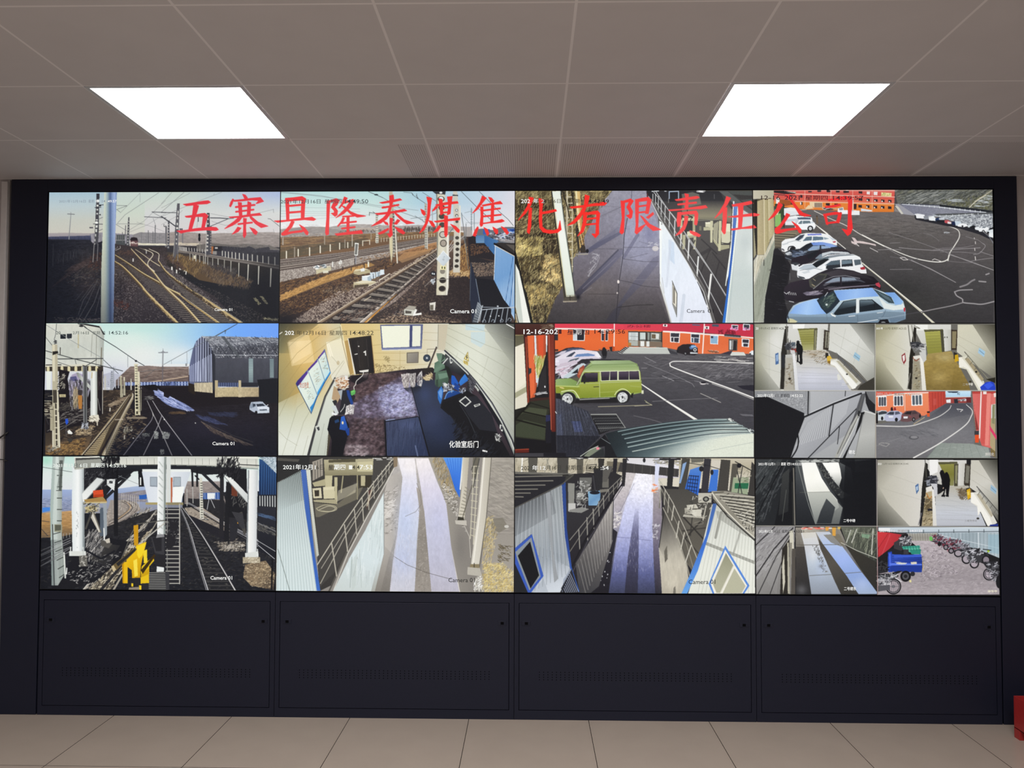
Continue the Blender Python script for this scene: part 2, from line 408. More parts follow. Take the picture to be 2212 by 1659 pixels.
# ---------------------------------------------------------------- what the screens show
RED = """
V 350 400 5.53
P e23b46 262,228 380,210 500,190 560,185 585,205 545,222 440,228 380,238 300,245
L e23b46 8 262,228 380,210 500,190 560,185 585,205 545,222 440,228 380,238 300,245 262,228
P e23b46 385,232 445,245 430,300 398,400 360,530 322,545 345,440 370,350
L e23b46 8 385,232 445,245 430,300 398,400 360,530 322,545 345,440 370,350 385,232
P e23b46 283,370 400,355 480,338 520,335 555,365 540,400 510,520 475,530 490,450 498,375 420,375 330,385 295,382
L e23b46 8 283,370 400,355 480,338 520,335 555,365 540,400 510,520 475,530 490,450 498,375 420,375 330,385 295,382 283,370
P e23b46 185,545 300,535 420,515 600,500 655,505 680,530 650,542 540,535 400,545 300,555 235,572
L e23b46 8 185,545 300,535 420,515 600,500 655,505 680,530 650,542 540,535 400,545 300,555 235,572 185,545
P e23b46 968,110 1000,118 1025,150 1022,172 995,168
L e23b46 8 968,110 1000,118 1025,150 1022,172 995,168 968,110
P e23b46 850,165 862,172 845,225 825,260 812,250 825,205
L e23b46 8 850,165 862,172 845,225 825,260 812,250 825,205 850,165
P e23b46 850,182 960,172 1060,158 1180,148 1218,195 1150,218 1128,222 1160,185 1080,178 960,190 870,195
L e23b46 8 850,182 960,172 1060,158 1180,148 1218,195 1150,218 1128,222 1160,185 1080,178 960,190 870,195 850,182
P e23b46 915,205 955,210 962,360 930,370
L e23b46 8 915,205 955,210 962,360 930,370 915,205
P e23b46 1030,195 1068,212 1058,355 1022,360
L e23b46 8 1030,195 1068,212 1058,355 1022,360 1030,195
L e23b46 24 888,262 1000,248 1110,237
L e23b46 22 890,318 1000,305 1098,293
P e23b46 808,380 930,370 1050,350 1170,335 1195,360 1100,365 960,385 870,388 820,388
L e23b46 8 808,380 930,370 1050,350 1170,335 1195,360 1100,365 960,385 870,388 820,388 808,380
P e23b46 930,375 965,380 930,430 850,480 755,520 800,480 870,430
L e23b46 8 930,375 965,380 930,430 850,480 755,520 800,480 870,430 930,375
P e23b46 1050,358 1090,390 1150,440 1270,490 1190,508 1120,460 1060,395
L e23b46 8 1050,358 1090,390 1150,440 1270,490 1190,508 1120,460 1060,395 1050,358
P e23b46 978,395 1015,400 1005,500 1010,590 990,628 975,605 980,500
L e23b46 8 978,395 1015,400 1005,500 1010,590 990,628 975,605 980,500 978,395
L e23b46 22 918,465 1000,455 1080,447
P e23b46 910,500 950,512 915,555 845,585 880,545
L e23b46 8 910,500 950,512 915,555 845,585 880,545 910,500
P e23b46 1055,505 1110,525 1145,560 1130,590 1105,580
L e23b46 8 1055,505 1110,525 1145,560 1130,590 1105,580 1055,505
V 590 400 5.53
P e9393d 150,160 190,155 195,300 195,410 165,415 160,300
L e9393d 8 150,160 190,155 195,300 195,410 165,415 160,300 150,160
P e9393d 150,160 260,150 350,138 395,165 385,200 375,400 340,410 340,300 345,185 270,185 195,195
L e9393d 8 150,160 260,150 350,138 395,165 385,200 375,400 340,410 340,300 345,185 270,185 195,195 150,160
L e9393d 24 190,250 345,238
L e9393d 24 190,330 340,318
P e9393d 20,428 160,420 330,400 470,385 515,410 490,425 380,415 200,430 60,445
L e9393d 8 20,428 160,420 330,400 470,385 515,410 490,425 380,415 200,430 60,445 20,428
P e9393d 225,430 258,440 230,500 180,555 130,590 105,580 150,540 195,490
L e9393d 8 225,430 258,440 230,500 180,555 130,590 105,580 150,540 195,490 225,430
P e9393d 105,575 200,560 350,540 375,545 350,562 230,575 140,600 108,598
L e9393d 8 105,575 200,560 350,540 375,545 350,562 230,575 140,600 108,598 105,575
P e9393d 320,475 380,510 425,565 418,595 400,592 365,545
L e9393d 8 320,475 380,510 425,565 418,595 400,592 365,545 320,475
P e9393d 648,190 685,190 675,350 668,590 640,600 630,570 645,400
L e9393d 8 648,190 685,190 675,350 668,590 640,600 630,570 645,400 648,190
P e9393d 660,195 760,165 795,185 770,240 740,265 775,310 770,360 745,378 700,340 735,335 735,310 700,270 720,225 745,195 690,205
L e9393d 8 660,195 760,165 795,185 770,240 740,265 775,310 770,360 745,378 700,340 735,335 735,310 700,270 720,225 745,195 690,205 660,195
P e9393d 855,145 892,160 860,210 800,280 790,275 830,215
L e9393d 8 855,145 892,160 860,210 800,280 790,275 830,215 855,145
P e9393d 830,210 960,175 980,195 930,270 850,345 755,395 800,350 870,280 920,205 850,225
L e9393d 8 830,210 960,175 980,195 930,270 850,345 755,395 800,350 870,280 920,205 850,225 830,210
P e9393d 825,250 860,260 930,320 1010,355 1110,375 1010,388 930,350 870,290
L e9393d 8 825,250 860,260 930,320 1010,355 1110,375 1010,388 930,350 870,290 825,250
P e9393d 835,395 860,400 840,440 780,498 775,490 815,440
L e9393d 8 835,395 860,400 840,440 780,498 775,490 815,440 835,395
L e9393d 20 840,380 970,372
L e9393d 22 812,458 995,440
L e9393d 22 828,522 980,505
P e9393d 885,370 915,375 912,570 885,575
L e9393d 8 885,370 915,375 912,570 885,575 885,370
P e9393d 745,585 850,572 1060,545 1075,580 980,585 850,595 770,605
L e9393d 8 745,585 850,572 1060,545 1075,580 980,585 850,595 770,605 745,585
P e9393d 1395,135 1440,125 1445,170 1420,260 1400,330 1370,330 1400,240
L e9393d 8 1395,135 1440,125 1445,170 1420,260 1400,330 1370,330 1400,240 1395,135
P e9393d 1278,215 1400,192 1520,168 1540,185 1440,208 1310,225
L e9393d 8 1278,215 1400,192 1520,168 1540,185 1440,208 1310,225 1278,215
L e9393d 24 1312,275 1400,262 1500,243
P e9393d 1225,345 1400,325 1570,295 1600,312 1540,325 1400,345 1260,360
L e9393d 8 1225,345 1400,325 1570,295 1600,312 1540,325 1400,345 1260,360 1225,345
P e9393d 1370,340 1410,340 1360,410 1290,460 1180,495 1250,445 1320,395
L e9393d 8 1370,340 1410,340 1360,410 1290,460 1180,495 1250,445 1320,395 1370,340
P e9393d 1440,320 1500,360 1570,420 1690,460 1600,470 1530,420 1470,360
L e9393d 8 1440,320 1500,360 1570,420 1690,460 1600,470 1530,420 1470,360 1440,320
P e9393d 1400,400 1435,405 1420,500 1430,600 1400,628 1370,590 1395,585 1398,500
L e9393d 8 1400,400 1435,405 1420,500 1430,600 1400,628 1370,590 1395,585 1398,500 1400,400
P e9393d 1315,430 1370,455 1380,480 1350,475
L e9393d 8 1315,430 1370,455 1380,480 1350,475 1315,430
P e9393d 1260,580 1330,545 1380,520 1385,535 1330,575 1275,592
L e9393d 8 1260,580 1330,545 1380,520 1385,535 1330,575 1275,592 1260,580
P e9393d 1450,470 1490,415 1520,430 1480,475
L e9393d 8 1450,470 1490,415 1520,430 1480,475 1450,470
P e9393d 1460,505 1540,535 1580,575 1560,592 1500,560
L e9393d 8 1460,505 1540,535 1580,575 1560,592 1500,560 1460,505
V 840 400 5.53
P ef3836 385,295 425,315 440,350 425,370 400,345
L ef3836 8 385,295 425,315 440,350 425,370 400,345 385,295
P ef3836 520,320 560,260 590,270 545,310
L ef3836 8 520,320 560,260 590,270 545,310 520,320
P ef3836 455,148 515,165 500,260 490,380 465,460 425,540 370,580 400,530 440,460 465,350 470,220
L ef3836 8 455,148 515,165 500,260 490,380 465,460 425,540 370,580 400,530 440,460 465,350 470,220 455,148
P ef3836 480,430 520,440 550,485 545,510 515,490
L ef3836 8 480,430 520,440 550,485 545,510 515,490 480,430
P ef3836 560,245 690,215 820,205 830,225 700,240 580,258
L ef3836 8 560,245 690,215 820,205 830,225 700,240 580,258 560,245
P ef3836 600,170 640,180 650,350 620,365
L ef3836 8 600,170 640,180 650,350 620,365 600,170
P ef3836 700,150 760,145 745,250 735,350 700,365 715,240
L ef3836 8 700,150 760,145 745,250 735,350 700,365 715,240 700,150
L ef3836 22 625,285 730,270
L ef3836 20 625,340 725,330
P ef3836 545,440 680,420 850,400 845,425 720,435 570,452
L ef3836 8 545,440 680,420 850,400 845,425 720,435 570,452 545,440
P ef3836 665,370 705,380 700,600 685,628 668,600
L ef3836 8 665,370 705,380 700,600 685,628 668,600 665,370
P ef3836 600,490 625,500 590,555 535,575
L ef3836 8 600,490 625,500 590,555 535,575 600,490
P ef3836 740,475 800,500 845,545 840,575 815,565
L ef3836 8 740,475 800,500 845,545 840,575 815,565 740,475
P ef3836 1115,140 1165,165 1120,220 1060,300 1000,345 1040,290 1090,215
L ef3836 8 1115,140 1165,165 1120,220 1060,300 1000,345 1040,290 1090,215 1115,140
P ef3836 1095,270 1125,270 1125,400 1120,490 1100,505 1088,480 1100,380
L ef3836 8 1095,270 1125,270 1125,400 1120,490 1100,505 1088,480 1100,380 1095,270
P ef3836 1190,155 1225,165 1255,200 1240,220 1215,205
L ef3836 8 1190,155 1225,165 1255,200 1240,220 1215,205 1190,155
P ef3836 1110,250 1240,225 1330,205 1355,235 1260,240 1130,262
L ef3836 8 1110,250 1240,225 1330,205 1355,235 1260,240 1130,262 1110,250
P ef3836 1225,235 1255,240 1248,450 1215,455
L ef3836 8 1225,235 1255,240 1248,450 1215,455 1225,235
L ef3836 22 1120,315 1325,290
L ef3836 22 1120,385 1335,365
P ef3836 1095,470 1240,445 1350,420 1378,440 1340,455 1200,462 1105,475
L ef3836 8 1095,470 1240,445 1350,420 1378,440 1340,455 1200,462 1105,475 1095,470
P ef3836 1060,505 1070,520 1035,620 1005,610 1030,545
L ef3836 8 1060,505 1070,520 1035,620 1005,610 1030,545 1060,505
P ef3836 1135,515 1180,540 1195,590 1175,612 1155,570
L ef3836 8 1135,515 1180,540 1195,590 1175,612 1155,570 1135,515
P ef3836 1240,510 1300,545 1300,585 1280,595 1255,555
L ef3836 8 1240,510 1300,545 1300,585 1280,595 1255,555 1240,510
P ef3836 1340,505 1400,530 1430,580 1410,600 1380,565
L ef3836 8 1340,505 1400,530 1430,580 1410,600 1380,565 1340,505
V 1100 400 5.53
P f8322c 235,155 285,165 255,250 190,350 105,430 160,350 215,260
L f8322c 8 235,155 285,165 255,250 190,350 105,430 160,350 215,260 235,155
P f8322c 235,280 265,285 255,500 235,590 210,570 222,480
L f8322c 8 235,280 265,285 255,500 235,590 210,570 222,480 235,280
P f8322c 350,170 400,185 388,300 385,440 390,510 440,545 530,550 580,530 600,435 615,540 570,575 480,585 400,570 360,520 352,420 358,280
L f8322c 8 350,170 400,185 388,300 385,440 390,510 440,545 530,550 580,530 600,435 615,540 570,575 480,585 400,570 360,520 352,420 358,280 350,170
P f8322c 380,335 480,315 550,300 560,320 480,340 390,355
L f8322c 8 380,335 480,315 550,300 560,320 480,340 390,355 380,335
P f8322c 720,270 850,255 1000,230 1120,210 1158,222 1130,248 1000,255 850,275 740,285
L f8322c 8 720,270 850,255 1000,230 1120,210 1158,222 1130,248 1000,255 850,275 740,285 720,270
P f8322c 900,125 950,140 935,220 890,330 830,410 770,465 690,490 760,435 840,340 890,240
L f8322c 8 900,125 950,140 935,220 890,330 830,410 770,465 690,490 760,435 840,340 890,240 900,125
P f8322c 880,340 920,330 910,460 880,560 810,615 850,550 875,450
L f8322c 8 880,340 920,330 910,460 880,560 810,615 850,550 875,450 880,340
P f8322c 900,345 1000,320 1050,315 1075,345 1060,480 1062,590 1020,635 980,590 1025,590 1030,480 1035,355 970,355 915,365
L f8322c 8 900,345 1000,320 1050,315 1075,345 1060,480 1062,590 1020,635 980,590 1025,590 1030,480 1035,355 970,355 915,365 900,345
L f8322c 22 905,415 1035,400
L f8322c 22 900,480 1035,468
P f63a38 1325,195 1370,200 1365,400 1358,570 1335,590 1312,570 1340,400
L f63a38 8 1325,195 1370,200 1365,400 1358,570 1335,590 1312,570 1340,400 1325,195
P f63a38 1345,200 1440,170 1475,195 1435,260 1465,320 1455,390 1435,408 1390,370 1430,355 1425,320 1395,270 1425,205 1370,215
L f63a38 8 1345,200 1440,170 1475,195 1435,260 1465,320 1455,390 1435,408 1390,370 1430,355 1425,320 1395,270 1425,205 1370,215 1345,200
V 1360 400 5.53
P f04443 60,180 100,180 95,400 90,520 190,465 130,540 75,590 55,570 68,480 62,350
L f04443 8 60,180 100,180 95,400 90,520 190,465 130,540 75,590 55,570 68,480 62,350 60,180
P f04443 60,180 150,160 215,150 250,185 235,250 215,345 180,345 195,250 205,190 130,200 80,205
L f04443 8 60,180 150,160 215,150 250,185 235,250 215,345 180,345 195,250 205,190 130,200 80,205 60,180
L f04443 22 95,262 200,245
L f04443 22 90,335 195,322
P f04443 190,390 270,330 280,352 215,405
L f04443 8 190,390 270,330 280,352 215,405 190,390
P f04443 120,370 150,385 230,470 362,535 270,548 200,490
L f04443 8 120,370 150,385 230,470 362,535 270,548 200,490 120,370
P f14445 650,105 695,115 690,180 690,270 650,275 665,180
L f14445 8 650,105 695,115 690,180 690,270 650,275 665,180 650,105
P f14445 535,178 660,155 800,135 825,150 790,165 660,180 550,190
L f14445 8 535,178 660,155 800,135 825,150 790,165 660,180 550,190 535,178
L f14445 24 572,235 690,222 785,212
P f14445 455,300 600,290 800,260 900,245 920,270 850,285 700,290 560,305 480,310
L f14445 8 455,300 600,290 800,260 900,245 920,270 850,285 700,290 560,305 480,310 455,300
P f14445 565,330 605,325 605,400 595,490 565,500 555,430
L f14445 8 565,330 605,325 605,400 595,490 565,500 555,430 565,330
P f14445 575,335 700,318 790,310 808,345 800,450 790,480 765,470 770,400 768,345 680,350 600,358
L f14445 8 575,335 700,318 790,310 808,345 800,450 790,480 765,470 770,400 768,345 680,350 600,358 575,335
P f14445 650,370 690,375 680,450 650,530 600,580 540,605 580,560 630,490 645,430
L f14445 8 650,370 690,375 680,450 650,530 600,580 540,605 580,560 630,490 645,430 650,370
P f14445 710,545 790,570 840,600 820,620 760,600 715,570
L f14445 8 710,545 790,570 840,600 820,620 760,600 715,570 710,545
P f14445 1150,135 1200,155 1160,230 1090,330 1010,395 1070,310 1125,220
L f14445 8 1150,135 1200,155 1160,230 1090,330 1010,395 1070,310 1125,220 1150,135
P f14445 1110,270 1155,270 1150,400 1135,575 1120,585 1095,550 1105,420
L f14445 8 1110,270 1155,270 1150,400 1135,575 1120,585 1095,550 1105,420 1110,270
P f14445 1215,235 1330,215 1440,190 1470,215 1400,235 1300,248 1225,255
L f14445 8 1215,235 1330,215 1440,190 1470,215 1400,235 1300,248 1225,255 1215,235
P f14445 1170,380 1300,360 1480,335 1545,350 1520,365 1400,372 1250,385
L f14445 8 1170,380 1300,360 1480,335 1545,350 1520,365 1400,372 1250,385 1170,380
P f14445 1290,245 1350,240 1340,400 1330,500 1290,510 1295,380
L f14445 8 1290,245 1350,240 1340,400 1330,500 1290,510 1295,380 1290,245
P f14445 1200,525 1350,505 1480,480 1505,505 1460,515 1330,520 1220,540
L f14445 8 1200,525 1350,505 1480,480 1505,505 1460,515 1330,520 1220,540 1200,525
V 1610 400 5.53
P ee3536 390,205 440,235 400,300 340,370 270,415 320,350 365,280
L ee3536 8 390,205 440,235 400,300 340,370 270,415 320,350 365,280 390,205
P ee3536 470,120 510,120 570,200 630,280 680,330 775,362 700,372 640,350 590,270 530,180
L ee3536 8 470,120 510,120 570,200 630,280 680,330 775,362 700,372 640,350 590,270 530,180 470,120
P ee3536 485,335 525,352 480,420 400,530 370,580 345,550 350,515 400,480 450,410
L ee3536 8 485,335 525,352 480,420 400,530 370,580 345,550 350,515 400,480 450,410 485,335
P ee3536 345,545 450,525 600,508 620,525 500,540 390,575 350,570
L ee3536 8 345,545 450,525 600,508 620,525 500,540 390,575 350,570 345,545
P ee3536 550,432 620,480 660,530 658,570 635,565 600,500
L ee3536 8 550,432 620,480 660,530 658,570 635,565 600,500 550,432
P ee3536 970,170 1080,155 1200,128 1265,150 1270,200 1258,350 1275,510 1250,575 1215,600 1150,520 1215,535 1222,400 1225,200 1215,165 1120,175 1000,185
L ee3536 8 970,170 1080,155 1200,128 1265,150 1270,200 1258,350 1275,510 1250,575 1215,600 1150,520 1215,535 1222,400 1225,200 1215,165 1120,175 1000,185 970,170
P ee3536 945,255 1040,240 1120,225 1135,240 1080,255 960,270
L ee3536 8 945,255 1040,240 1120,225 1135,240 1080,255 960,270 945,255
P ee3536 925,345 960,345 975,430 980,470 960,465 945,400
L ee3536 8 925,345 960,345 975,430 980,470 960,465 945,400 925,345
P ee3536 930,345 1070,318 1145,330 1130,400 1110,450 1080,440 1095,390 1105,345 1040,350 945,365
L ee3536 8 930,345 1070,318 1145,330 1130,400 1110,450 1080,440 1095,390 1105,345 1040,350 945,365 930,345
L ee3536 24 970,452 1110,435
"""
DISPLAYS = []
